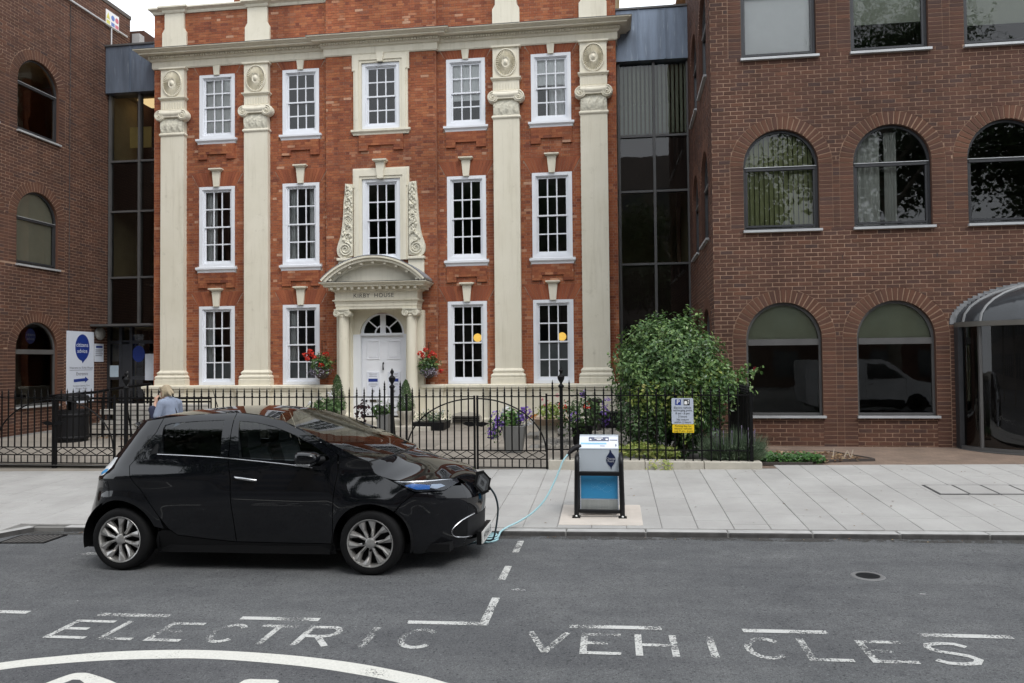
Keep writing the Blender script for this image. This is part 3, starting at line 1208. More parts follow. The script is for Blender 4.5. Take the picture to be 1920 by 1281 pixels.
# the 300 bricks that show largest are bricks of their own, the rest is one mesh
def _key(q):
    x, z = (q[0] + q[1]) / 2, (q[2] + q[3]) / 2
    hid = 1000 if (x > 7.3 or z > 9.2 or (x > 6.3 and z < 3.5) or (x < 2.7 and z < 2.3)) else 0
    return hid + hypot(x, RY) + .25 * abs(z - 3.6)
full.sort(key=_key)
q = MB()
L_, h_ = full[0][1] - full[0][0], full[0][3] - full[0][2]
e = .003
q.add([(0, 0, 0), (L_, 0, 0), (L_, 0, h_), (0, 0, h_), (0, -.0045, 0), (L_, -.0045, 0), (L_, -.0045, h_), (0, -.0045, h_), (e, -.006, e), (L_ - e, -.006, e), (L_ - e, -.006, h_ - e), (e, -.006, h_ - e)],
      [(8, 9, 10, 11), (0, 1, 5, 4), (1, 2, 6, 5), (2, 3, 7, 6), (3, 0, 4, 7), (4, 5, 9, 8), (5, 6, 10, 9), (6, 7, 11, 10), (7, 4, 8, 11)])
brm = mesh_of('brick', q, M['brownbrick'])
for lb, rb_, zb, zt in full[:300]:
    link('brick', brm, wall, (lb, RY + random.uniform(-.002, .002), zb))
for lb, rb_, zb, zt in full[300:]:
    brick_box(bm, FR, lb, rb_, zb, zt, .006 + random.uniform(-.002, .002))
stuff(obj('brick', bm, M['brownbrick'], wall))
wins = [(u, s_, sp, row, None) for s_, sp, row in ROWS for u in (16.30, 18.40)]
wall, bm, _ = office_wall(rb, 'side_wall', SR, RY, 20.4, .30, 12.9, wins)
stuff(obj('brick', bm, M['brownbrick'], wall))
for c, s_, sp, row, bd in wins:
    arched_window(rb, SR, c, s_, sp, row, bd)
    voussoirs(rb, SR, c, sp, None, False, True)
for u, z in ((4.86, 7.36), (5.81, 7.36), (6.76, 7.36), (2.9, 3.98), (4.4, 3.98), (6.1, 3.98), (4.62, 7.75)):
    b = MB()
    b.box(u - .006, u + .006, RY - .0085, RY - .004, z - .03, z + .03)
    obj('weep_hole', b, M['dark'], rb)
b = MB()
b.box(2.0, 11.0, RY + 8, RY + 8.1, .3, 12.9)
b.box(10.9, 11.0, RY + .1, RY + 8, .3, 12.9)
b.box(2.06, 11.0, RY + .02, RY + 8, 12.86, 12.9)
obj('rear_shell', b, M['mortar_b'], rb)
b = MB()
for z in (.28, 3.7, 7.1, 10.6):
    b.box(2.25, 10.8, RY + .3, RY + 7.9, z, z + .15)
b.box(2.3, 10.8, RY + 4.2, RY + 4.3, .3, 12.8)
obj('interior', b, M['room'], rb)

# projecting glazed entrance with curved canopy
PX, PR = 8.25, 1.86
pc = lambda a, r, z: (PX - r * cos(a), RY - r * .62 * sin(a), z)
b = MB()
for i in range(1):
    b.grid(lambda s_, t_: pc(s_ * pi, PR + .03, 2.60 + .09 * t_), 40, 1)
    b.grid(lambda s_, t_: pc(s_ * pi, PR - .06 + .09 * t_, 2.60), 40, 1)
en = obj('entrance_bay', b, mat('bronze_fascia', (.10, .092, .08), .5, var=.1), rb, 60)
for i in range(12):
    a0, a1 = pi * i / 12, pi * (i + 1) / 12
    b = MB()
    b.grid(lambda s_, t_: (lambda k: pc(a0 + (a1 - a0) * s_, PR * cos(k), 2.69 + .72 * sin(k)))(t_ * pi / 2), 6, 8)
    obj('canopy_pane', b, mat('smoked_canopy', (.035, .038, .042), .12, var=.15) if i == 0 else bpy.data.materials['smoked_canopy'], en, 180)
for i in (1, 2, 4, 6, 8, 10, 11):
    a0 = pi * i / 12 - .05
    b = MB()
    b.tube([pc(a0, (PR + .01) * cos(k), 2.69 + .73 * sin(k)) for k in [j * pi / 16 for j in range(9)]], .022, 5)
    obj('canopy_rib', b, mat('pale_canopy_rib', (.24, .245, .25), .45) if i == 1 else bpy.data.materials['pale_canopy_rib'], en, 60)
for a0, a1 in ((.0, .42), (.46, 1.1), (1.14, 2.0), (2.04, pi)):
    b = MB()
    b.grid(lambda s_, t_: pc(a0 + (a1 - a0) * s_, PR - .03, .42 + 2.18 * t_), 12, 1)
    obj('curved_pane', b, M['glass_d'], en, 180)
for a0 in (.44, 1.12, 2.02):
    b = MB()
    b.tube([pc(a0, PR - .02, .36), pc(a0, PR - .02, 2.6)], .035, 4, square=True)
    obj('mullion', b, M['alu'], en)
for z, r_, h_ in ((.30, .10, .055), (.355, .05, .06)):
    b = MB()
    b.grid(lambda s_, t_: pc(s_ * pi, PR + r_ - .02, z + h_ * t_), 40, 1)
    b.grid(lambda s_, t_: pc(s_ * pi, PR + r_ - .02 - .12 * t_, z + h_), 40, 1)
    obj('threshold', b, M['alu'], en, 60)
b = MB()
b.box(6.36, 6.45, RY - .16, RY - .01, .33, 2.60)
obj('jamb_post', b, M['bronze'], en)
b = MB()
for i in range(22):                       # lead flashing stepped into the brickwork
    k = i / 21 * pi / 2
    u, z = PX - (PR + .03) * cos(k), 2.69 + .75 * sin(k)
    b.box(u - .075, u + .05, RY - .018 - i * .0004, RY - .006, z - .03, z + .03)
obj('stepped_flashing', b, mat('bright_lead', (.20, .205, .215), .5, var=.4, scale=14), en)
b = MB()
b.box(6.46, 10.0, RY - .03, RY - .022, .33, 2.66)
obj('interior_shade_sheet', b, M['dark'], en)  # added dark sheet over the brickwork, stands in for the shade inside

# ------------------------------------------------------------------ offices on the left
LX = -14.72
LF = lambda u, z, d: (LX + d, u, z)
lb_ = thing('brown_brick_wing', 'brown brick office wing with arched windows and signboard left of red house', 'building')
wins = []
for sill, spring, row in ROWS:
    for c in (17.40, 15.36, 13.3):
        bd = None
        if c > 17 and row == 'm':
            bd = ('blind_beige', 4.6, 6.5)
        wins.append((c, sill + .06, spring + .03, row, bd))
wall, bm, _ = office_wall(lb_, 'wall', LF, 10.0, 21.08, .15, 12.75, wins)
stuff(obj('brick', bm, M['brownbrick'], wall))
for c, s_, sp, row, bd in wins:
    arched_window(lb_, LF, c, s_, sp, row, bd)
    voussoirs(lb_, LF, c, sp, None, False, True)
b = MB()
b.box(LX - 8, LX + .03, 9.95, 21.1, 12.75, 12.86)
obj('coping', b, mat('dark_coping', (.10, .085, .075), .8), lb_)
b = MB()
b.box(LX - 8, LX - .01, 21.0, 21.08, 0, 12.75)
b.box(LX - 8, LX - 7.9, 10, 21, 0, 12.75)
b.box(LX - 8, LX - .01, 10.0, 10.05, 0, 12.75)
obj('end_wall', b, M['brownbrick'], lb_)
b = MB()
for z in (.2, 3.75, 7.15, 10.7):
    b.box(LX - 7.8, LX - .3, 10.2, 20.9, z, z + .15)
b.box(LX - 3.6, LX - 3.5, 10.2, 20.9, .2, 12.6)
obj('interior', b, M['room'], lb_)
b = MB()
b.box(LX - 2.3, LX - 1.2, 17.2, 18.0, 9.02, 9.06)
obj('ceiling_light', b, emit_mat('warm_tube_light', (1.0, .55, .18), 2.2), lb_)
b = MB()
b.prism([(17.36 + .17 * cos(t), 2.80 + .20 * sin(t)) for t in [k * pi / 12 for k in range(24)]], LF, -.16, -.155)
dk = obj('window_sticker', b, BLUE_ := mat('dim_sign_blue', (.01, .025, .15), .5), lb_)
for tx, zz_ in (('citizens', 2.84), ('advice', 2.73)):
    obj('lettering', text_mb(tx, .10, lambda u, z, d: LF(17.36 + u, zz_ + z, d), -.153), mat('dim_sign_white', (.3, .32, .36), .5) if zz_ > 2.8 else bpy.data.materials['dim_sign_white'], dk)
b = MB()
b.tube([LF(18.51, .3, .012), LF(18.51, 12.0, .012)], .011, 4)
obj('movement_joint', b, M['dark'], lb_)
b = MB()
b.tube([LF(17.6, 12.09, .06), LF(20.86, 12.12, .06)], .028, 6)
b.tube([LF(20.15, 12.1, .05), LF(20.15, 11.4, .05)], .02, 6)
obj('conduit', b, mat('pale_conduit', (.55, .55, .55), .5), lb_, 60)
b = MB()
b.box(LX - 8, LX + .25, 21.4, 30, 0, 12.55)
rear = tag(obj('rear_brick_block', b, M['brownbrick']), 'plain brown brick block behind the zinc link, with a downpipe at its corner', 'building')
b = MB()
b.box(LX + .02, LX + .27, 21.15, 21.39, 11.95, 12.35)
b.tube([(LX + .14, 21.28, 12.0), (LX + .14, 21.28, 10.5)], .09, 10)
obj('downpipe', b, mat('grey_downpipe', (.36, .36, .36), .6), rear, 60)

# signboards on that wall (flat boards)
def board_M(y0, z0, d0=.02):
    return lambda u, z, d: (LX + d0 + d, y0 + u, z0 + z)


BLUE = mat('sign_blue', (.012, .035, .22), .5, var=.03)
WHT = mat('sign_white', (.62, .66, .74), .5, var=.03)
GRYT = mat('sign_grey_text', (.12, .12, .16), .6, var=.03)
sg = thing('advice_signboard', 'tall white advice centre signboard with blue speech bubble and arrow', 'sign', (LX, 18.96, .98))
sgM = lambda u, z, d: (.03 + d, u, z)
b = MB()
b.box(.006, .03, -.53, .53, 0, 2.0)
obj('panel', b, WHT, sg)
b = MB()
cx, cz = .06, 1.55
pts = [(cx + .285 * cos(t), cz + .375 * sin(t)) for t in [radians(-75 + 350 * i / 40) for i in range(41)]]
pts = [(cx + .28 * cos(t), cz + .37 * sin(t)) for t in [radians(-68 + 335 * i / 40) for i in range(41)]] + [(cx + .0, cz - .44)]
b.prism(pts, sgM, 0, .004)
obj('speech_bubble', b, BLUE, sg)
for tx, z, s_ in (('citizens', 1.62, .165), ('advice', 1.45, .165)):
    obj('lettering', text_mb(tx, s_, lambda u, zz, d: sgM(u + .05, zz + z, d), .007, .98), WHT, sg)
for tx, z, s_, m_, uo in (('Welcome to Kirby House', .985, .088, GRYT, 0.02), ('Entrance', .815, .13, GRYT, .05), ('Reception Opening Times', .485, .062, GRYT, .03), ('Monday - Friday', .405, .07, GRYT, .03), ('9.30am - 3.00pm', .325, .07, GRYT, .03), ('For advice:', .20, .062, GRYT, -.17), ('by telephone or online', .11, .05, GRYT, .0)):
    obj('lettering', text_mb(tx, s_, lambda u, zz, d: sgM(u + uo, zz + z, d), .004), m_, sg)
b = MB()
b.prism(R4(-.43, .47, .915, .925), sgM, 0, .003)
obj('rule', b, GRYT, sg)
b = MB()
b.prism([(-.27, .59), (.17, .61), (.17, .565), (.31, .65), (.17, .735), (.17, .69), (-.27, .67)], sgM, 0, .004)
obj('arrow', b, BLUE, sg)
nb = thing('small_notice_board', 'small white notice with blue heading beside the advice signboard', 'sign', (LX, 19.72, 2.13))
b = MB()
b.box(.004, .02, -.19, .19, -.0, .52)
obj('panel', b, WHT, nb)
nM = lambda u, z, d: (.02 + d, u, z)
b = MB()
b.prism(R4(-.13, .14, .40, .46), nM, 0, .003)
obj('heading', b, BLUE, nb)
for k in range(4):
    b = MB()
    b.prism(R4(-.15, .15 - .04 * (k % 2), .33 - k * .055, .35 - k * .055), nM, 0, .002)
    obj('text_line', b, GRYT, nb)
wl = thing('bulkhead_lamp', 'round grey bulkhead wall lamp above the small notice', 'wall lamp', (LX, 19.72, 2.95))
b = MB()
b.lathe([(.17, 0), (.19, .02), (.19, .06), (.15, .11), (.0, .13)], 20, axis='x')
obj('lens', b, mat('prismatic_lens', (.33, .32, .30), .25, var=.2, scale=20), wl, 50)
ss = thing('site_safety_sign', 'white site safety sign with yellow, blue and red panels high on brick wing', 'sign', (LX, 20.24, 12.12))
b = MB()
b.box(.005, .02, -.29, .29, -.02, .46)
obj('panel', b, mat('sign_panel_white', (.8, .8, .8), .5, var=.02), ss)
nM = lambda u, z, d: (.02 + d, u, z)
for u0, c_ in ((-.27, (.65, .6, .12)), (-.06, (.12, .2, .5)), (.12, (.6, .15, .2))):
    b = MB()
    b.prism(R4(u0, u0 + .15, .02, .16), nM, 0, .003)
    obj('text_block', b, mat('sign_colour', c_, .5, var=.05), ss)
    b = MB()
    if u0 < -.2:
        b.prism([(u0, .2), (u0 + .15, .2), (u0 + .075, .40)], nM, 0, .003)
    else:
        b.prism([(u0 + .075 + .075 * cos(t), .3 + .08 * sin(t)) for t in [k * pi / 8 for k in range(16)]], nM, 0, .003)
    obj('pictogram', b, bpy.data.objects[-1].active_material if False else mat('sign_colour', c_, .5, var=.05), ss)

# ------------------------------------------------------------------ glazed links beside the house
LKY = 20.1
KF = lambda u, z, d: (u, LKY - d, z)


def glazed_link(name, label, x0, x1, mull, zb, seams):
    t_ = thing(name, label, 'building')
    b_ = MB()
    b_.box(x0, x1, LKY - .16, LKY + .3, 10.04, 11.42)
    fa = obj('zinc_fascia', b_, M['zinc'], t_)
    for s_ in seams:
        q_ = MB()
        q_.box(s_ - .012, s_ + .012, LKY - .185, LKY - .16, 10.05, 11.42)
        obj('standing_seam', q_, M['zinc'], fa)
    q_ = MB()
    q_.box(x0 - .05, x1 + .05, LKY - .20, LKY + .35, 11.42, 11.47)
    obj('roof_edge', q_, M['alu'], fa)
    lv = [zb, 3.17 if zb > 1 else zb, 4.60, 6.55, 8.04, 10.04]
    lv = sorted(set(lv))
    us = [x0] + mull + [x1]
    for i, u in enumerate([x0 + .05] + mull + [x1 - .05]):
        q_ = MB()
        q_.box(u - .035, u + .035, LKY - .04, LKY + .12, lv[0], 10.03)
        obj('mullion', q_, M['alu'], t_)
    for z in lv[1:-1]:
        for a, c in zip(us[:-1], us[1:]):
            q_ = MB()
            q_.box(a + .04, c - .04, LKY - .03, LKY + .1, z - .028, z + .028)
            obj('transom', q_, M['alu'], t_)
    for k in range(len(lv) - 1):
        for a, c in zip(us[:-1], us[1:]):
            sp = k in (len(lv) - 3, 0) and not (zb > 1 and False)
            pane(t_, KF, R4(a + .03, c - .03, lv[k] + .02, lv[k + 1] - .02), -.03, M['glass_d'] if sp else M['glass_m'])
            if sp:
                q_ = MB()
                q_.box(a + .03, c - .03, LKY + .06, LKY + .08, lv[k] + .02, lv[k + 1] - .02)
                obj('spandrel_panel', q_, M['spandrel'], t_)
    q_ = MB()
    for z in (lv[0], 4.62, 8.05, 10.3):
        q_.box(x0, x1, LKY + .3, LKY + 4, z - .08, z)
    q_.box(x0, x1, LKY + 3.9, LKY + 4, .2, 10.3)
    q_.box(x0 - .02, x0 + .02, LKY + .15, LKY + 4, .2, 10.3)
    q_.box(x1 - .02, x1 + .02, LKY + .15, LKY + 4, .2, 10.3)
    q_.box(x0, x1, LKY + .1, LKY + 4, 11.3, 11.35)
    obj('interior', q_, M['warmroom'], t_)
    return t_


M['spandrel'] = mat('brown_spandrel', (.055, .036, .028), .5, var=.1)
M['warmroom'] = mat('ochre_room', (.42, .35, .22), .9, var=.1)
ll = glazed_link('glazed_link', 'narrow glazed link with blue zinc fascia left of the red house, door below', -14.70, -12.87, [-13.71], 3.17, [-13.93, -13.15])
q = MB()
q.box(-14.45, -13.75, LKY + .6, LKY + .64, 8.62, 9.25)
obj('notice_panel', q, mat('ochre_noticeboard', (.55, .40, .14), .8), ll)
q = MB()
q.box(-14.4, -13.6, LKY + .9, LKY + 1.6, 10.18, 10.22)
obj('ceiling_light', q, emit_mat('warm_ceiling_panel', (1.0, .72, .38), .6), ll)
rl = glazed_link('glazed_link', 'dark glazed link with blue zinc fascia between red house and arched offices', .22, 2.14, [1.20], .35, [.82, 1.52])
# striped blinds in the right link
for i in range(16):
    q = MB()
    u = .32 + i * .113
    q.box(u, u + .07, LKY + .14, LKY + .16, 8.15, 10.0)
    obj('blind_slat', q, M['blind_sage'], rl)
# entrance below the left link
en = thing('entrance_door', 'dark glazed entrance door with notices under a flat canopy, left of house', 'door', (-14.0, 20.1, .3))
b = MB()
b.box(-1.2, 1.13, -.75, .05, 2.84, 2.90)
obj('canopy', b, M['alu'], en)
for u in (-.66, -.28, .05, 1.08):
    b = MB()
    b.box(u - .045, u + .045, -.03, .08, .05, 2.84)
    obj('frame_post', b, M['bronze'], en)
for z in (.1, 1.35, 2.4):
    b = MB()
    b.box(-.62, 1.04, -.02, .06, z - .05, z + .05)
    obj('rail', b, M['bronze'], en)
for a, c in ((-.62, -.32), (.09, 1.04)):
    b = MB()
    b.add([(a, 0, .1), (c, 0, .1), (c, 0, 2.8), (a, 0, 2.8)], [(0, 1, 2, 3)])
    obj('pane', b, M['glass_m'], en)
b = MB()
b.box(.5, .78, -.03, -.025, 1.28, 2.05)
obj('notice', b, mat('paper', (.62, .66, .72), .7, var=.08), en)
b = MB()
b.box(-.62, -.34, -.03, -.025, 1.38, 1.72)
obj('notice', b, mat('pale_blue_paper', (.45, .55, .62), .7, var=.08), en)
b = MB()
b.box(-.25, .02, -.02, .05, .1, 2.4)
obj('door_leaf', b, M['bronze'], en)
b = MB()
b.tube([(-.02, -.08, .95), (-.02, -.08, 1.55)], .02, 6)
obj('handle', b, mat('steel_handle', (.6, .6, .6), .3, metal=.8), en)
b = MB()
q = [(.28 + .2 * cos(t), 2.05 + .24 * sin(t)) for t in [k * pi / 10 for k in range(20)]]
b.prism(q, lambda u, z, d: (u, -.006 - d, z), 0, .002)
obj('blue_sticker', b, BLUE, en)
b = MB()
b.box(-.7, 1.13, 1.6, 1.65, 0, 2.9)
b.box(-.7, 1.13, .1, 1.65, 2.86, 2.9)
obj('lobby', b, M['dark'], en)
# ================================================================== the red brick town house
FY = 19.5
HF = lambda u, z, d: (u, FY - d, z)


def ap(x, z, d):
    """front-plane measure taken at a depth d in front of the facade"""
    k = (FY - d) / FY
    return x * k, H + (z - H) * k


XL_, XR_ = -12.85, .20
CL, CR = -7.70, -4.60
house = thing('red_brick_house', 'red brick Georgian house with cream pilasters, cornice and pedimented doorway', 'house')
WX = [-10.94, -8.465, -6.135, -3.81, -1.51]
WW = 1.06
PXS = [-12.21, -9.715, -2.695, -.385]
ZR = {'t': (8.39, 10.20), 'm': (4.76, 7.02), 'g': (1.45, 3.65)}
GAUGE = .0715
CP = .10
wins = [(x, *ZR[r], r) for r in 'tmg' for x in WX if not (r == 'g' and x == WX[2])]

# wall (mortar bed) with openings, then bricks
mb = MB()
side = [w_ for w_ in wins if w_[0] != WX[2]]
HM = lambda u, z, d: HF(u, z, d + (CP if CL < u < CR else 0))
for (a, c, off) in ((XL_, CL, 0), (CL, CR, CP), (CR, XR_, 0)):
    hs_ = [R4(x - WW / 2 + .03, x + WW / 2 - .03, z0 + .02, z1 - .03) for x, z0, z1, r in wins if a < x < c]
    if off:
        hs_.append(R4(-6.76, -5.52, .55, 3.36))
    wall_mesh(mb, (lambda o_: (lambda u, z, d: HF(u, z, d + o_)))(off), R4(a, c, .3, 12.15), hs_, .22)
mb.box(XL_, XL_ + .02, FY + .004, FY + 7, .3, 12.15)
mb.box(XR_ - .02, XR_, FY + .004, FY + 7, .3, 12.15)
mb.box(CL - .002, CL + .02, FY - CP + .002, FY - .002, 1.43, 12.1, .4, 1)
mb.box(CR - .02, CR + .002, FY - CP + .002, FY - .002, 1.43, 12.1, .4, 1)
mb.box(XL_ + .02, XR_ - .02, FY + 6.9, FY + 7, .3, 12.1)
wall = obj('wall', mb, [M['mortar'], M['redbrick']], house)
exs = []
for x, z0, z1, r in wins:
    exs.append(rect_ex(x - WW / 2, x + WW / 2, z0 - .12, z1))
    if r != 'g':
        exs.append(rect_ex(x - .6, x + .6, z0 - .17, z0))
    if x != WX[2]:
        exs.append(trap_ex(x, WW / 2 + .03, WW / 2 + (.16 if r == 't' else .24), z1, z1 + (.25 if r == 't' else .40) - .045))
for p in PXS:
    exs.append(rect_ex(p - .35, p + .35, 1.2, 10.5))
    exs.append(rect_ex(p - .30, p + .30, 10.9, 12.2))
exs.append(rect_ex(-7.2, -5.05, .3, 4.3))
exs.append(rect_ex(-20, 5, 10.45, 10.88))
bm = MB()
for (a, c, off) in ((XL_, CL, 0), (CL, CR, CP), (CR, XR_, 0)):
    brickwork(bm, (lambda o_: (lambda u, z, d: HF(u, z, d + o_)))(off), a + .004, c - .004, 1.43, 12.10, GAUGE, [.222, .112], .007, exs, .006)
# returns at the two ends, seen edge on
brickwork(bm, lambda u, z, d: (XR_ + d, u, z), FY, FY + 3.0, .35, 12.1, GAUGE, [.222, .112], .007, [], .006)
brickwork(bm, lambda u, z, d: (XL_ - d, u, z), FY, FY + 1.0, .35, 12.1, GAUGE, [.222, .112], .007, [], .006)
# raised brick aprons below the sills
for x, z0, z1, r in wins:
    if r == 'g':
        continue
    o_ = CP if x == WX[2] else 0
    if r == 'm' and x == WX[2]:
        continue
    Mx = lambda u, z, d: HF(u, z, d + o_ + .045)
    zt = z0 - .17
    w2 = .62 if x == WX[2] else .545
    brickwork(bm, Mx, x - w2, x + w2, zt - 4 * GAUGE, zt, GAUGE, [.222, .112], .007, [], .004)
    for s_ in (-1, 1):
        a, c = sorted((x + s_ * w2, x + s_ * (w2 - .26)))
        brickwork(bm, Mx, a, c, zt - 6 * GAUGE, zt - 4 * GAUGE, GAUGE, [.222, .112], .007, [], .004)
    q = MB()
    q.prism([(x - w2, zt - 6 * GAUGE), (x - w2 + .26, zt - 6 * GAUGE), (x - w2 + .26, zt - 4 * GAUGE), (x + w2 - .26, zt - 4 * GAUGE), (x + w2 - .26, zt - 6 * GAUGE), (x + w2, zt - 6 * GAUGE), (x + w2, zt), (x - w2, zt)], HF, o_, o_ + .045)
    obj('brick_apron', q, M['redrub'], house)
stuff(obj('brick', bm, M['redbrick'], wall))
# flat gauged arches
for x, z0, z1, r in wins:
    if x == WX[2]:
        continue
    hh, sp = (.25, .13) if r == 't' else (.40, .21)
    q = MB()
    n = 16
    for i in range(n):
        a, c = -1 + 2 * i / n, -1 + 2 * (i + 1) / n
        wb, wt = WW / 2 + .028, WW / 2 + .028 + sp
        g_ = .003
        P4 = [(x + a * wb + g_, z1 + .004), (x + c * wb - g_, z1 + .004), (x + c * wt - g_, z1 + hh), (x + a * wt + g_, z1 + hh)]
        q.add([HF(u, z, 0) for u, z in P4] + [HF(u, z, .0125) for u, z in P4], [(4, 5, 6, 7), (0, 1, 5, 4), (1, 2, 6, 5), (2, 3, 7, 6), (3, 0, 4, 7)], random.random() * .99 + .001)
    stuff(obj('flat_arch', q, M['redrub'], wall))

# plinth
path = [(XL_, FY + 3), (XL_, FY), (CL, FY), (CL, FY - CP), (-7.30, FY - CP)]
path2 = [(-5.0, FY - CP), (CR, FY - CP), (CR, FY), (XR_, FY), (XR_, FY + 3)]
prof = [(.0, .2), (.20, .2), (.20, .52), (.16, .56), (.16, 1.26), (.19, 1.29), (.19, 1.33), (.23, 1.36), (.23, 1.42), (.2, 1.44), (0, 1.445)]
for p in (path, path2):
    q = MB()
    q.sweep([(-d, z) for d, z in prof] if False else prof, [(x, y) for x, y in p])
    obj('plinth', q, M['cream'], house, 30)
for p in PXS:
    q = MB()
    q.box(p - .47, p + .47, FY - .33, FY - .1, .35, 1.26)
    q.sweep([(0, 1.26), (.03, 1.29), (.03, 1.33), (.06, 1.36), (.06, 1.425), (.0, 1.448), (-.1, 1.449)], [(p - .47, FY - .1), (p - .47, FY - .33), (p + .47, FY - .33), (p + .47, FY - .1)])
    q.add([(p - .47, FY - .33, 1.4475), (p + .47, FY - .33, 1.4475), (p + .47, FY, 1.4475), (p - .47, FY, 1.4475)], [(0, 1, 2, 3)])
    obj('pedestal', q, M['cream'], house)
q = MB()
q.box(-12.9, -7.3, FY - .205, FY - .195, .3, .50)
q.box(-5.0, .25, FY - .205, FY - .195, .3, .50)
obj('stone_base_course', q, M['stone'], house)

full_path = [(XL_, FY + 3), (XL_, FY), (CL, FY), (CL, FY - CP), (CR, FY - CP), (CR, FY), (XR_, FY), (XR_, FY + 3)]
q = MB()
q.sweep([(0, 10.44), (.03, 10.44), (.05, 10.47), (.05, 10.64), (.09, 10.66), (.12, 10.70), (.12, 10.715), (.13, 10.715), (.13, 10.772), (.17, 10.785), (.30, 10.79), (.30, 10.83), (.33, 10.835), (.36, 10.86), (.41, 10.88), (.41, 10.905), (0, 10.93)], full_path)
cor = obj('cornice', q, M['cream'], house, 25)
q = MB()
q.sweep([(0, 10.932), (.42, 10.906), (.425, 10.912), (0, 10.945)], full_path)
obj('lead_flashing', q, M['lead'], cor)
q = MB()


def dentils(q, x0, x1, y, z0, z1, w_, pitch, dp):
    n = int((x1 - x0) / pitch)
    for i in range(n):
        a = x0 + (i + .25) * (x1 - x0) / n
        q.box(a, a + w_, y - dp, y, z0, z1)


dentils(q, XL_ - .1, CL - .14, FY - .13, 10.718, 10.768, .042, .075, .05)
dentils(q, CL - .1, CR + .1, FY - CP - .13, 10.718, 10.768, .042, .075, .05)
dentils(q, CR + .14, XR_ + .12, FY - .13, 10.718, 10.768, .042, .075, .05)
obj('dentils', q, M['cream'], cor)['kind'] = 'stuff'
# parapet coping and piers
q = MB()
q.sweep([(0, 12.02), (.03, 12.02), (.05, 12.06), (.05, 12.09), (.10, 12.12), (.14, 12.14), (.14, 12.18), (0, 12.20), (-.3, 12.21)], [(XL_, FY + 3), (XL_, FY), (CL, FY), (CL, FY - .05), (CR, FY - .05), (CR, FY), (XR_, FY), (XR_, FY + 3)])
obj('parapet_coping', q, M['cream'], house, 25)
for p in PXS:
    k = .29
    q = MB()
    q.prism([(p - .365, 10.93), (p + .365, 10.93), (p + .365, 11.46), (p + .29, 11.58), (p + .29, 12.02), (p - .29, 12.02), (p - .29, 11.58), (p - .365, 11.46)], HF, 0, .07)
    o = obj('parapet_pier', q, M['cream'], house)
    q = MB()
    q.sweep([(0, 12.015), (.03, 12.02), (.05, 12.06), (.05, 12.09), (.10, 12.12), (.14, 12.14), (.14, 12.185), (0, 12.205)], [(p - .3, FY + .02), (p - .3, FY - .065), (p + .3, FY - .065), (p + .3, FY + .02)])
    obj('pier_cap', q, M['cream'], o, 25)
# attic and chimneys behind
q = MB()
q.box(-11.3, -.9, FY + 1.6, FY + 6, 12.0, 13.9)
at = obj('attic_storey', q, M['redbrick'], house)
q = MB()
q.box(-9.0, -8.9, FY + 1.55, FY + 1.61, 12.4, 13.9)
obj('attic_pipe', q, M['white'], at)

# pilasters


def medallion(q, c, cz, rx, rz, d0):
    n = 72
    rings = [(1.0, 0.0), (1.0, .03), (.93, .035), (.90, .012), (.55, .03), (.34, .045), (.30, .03), (.22, .03), (.18, .05), (.08, .075), (0, .08)]
    vs_, fs = [], []
    for r, h in rings:
        for k in range(n):
            a = 2 * pi * k / n
            hh = h
            if .4 < r < .92:
                hh = h + (.024 if k % 2 else -.02)
            vs_.append(HF(c + rx * r * cos(a), cz + rz * r * sin(a), d0 + hh))
    for i in range(len(rings) - 1):
        for k in range(n):
            fs.append((i * n + k, i * n + (k + 1) % n, (i + 1) * n + (k + 1) % n, (i + 1) * n + k))
    q.add(vs_, fs)


def volute(q, c, cz, r, y0, s_):
    pts, rs = [], []
    for i in range(40):
        t = i / 39
        a = pi / 2 + s_ * (-1) * t * 4.6 * pi
        rr = r * (1 - t) * .82 + .012
        pts.append((c + rr * cos(a), y0 - .012 * t, cz + rr * sin(a)))
        rs.append(.022 * (1 - .6 * t))
    q.tube(pts, rs, 5)


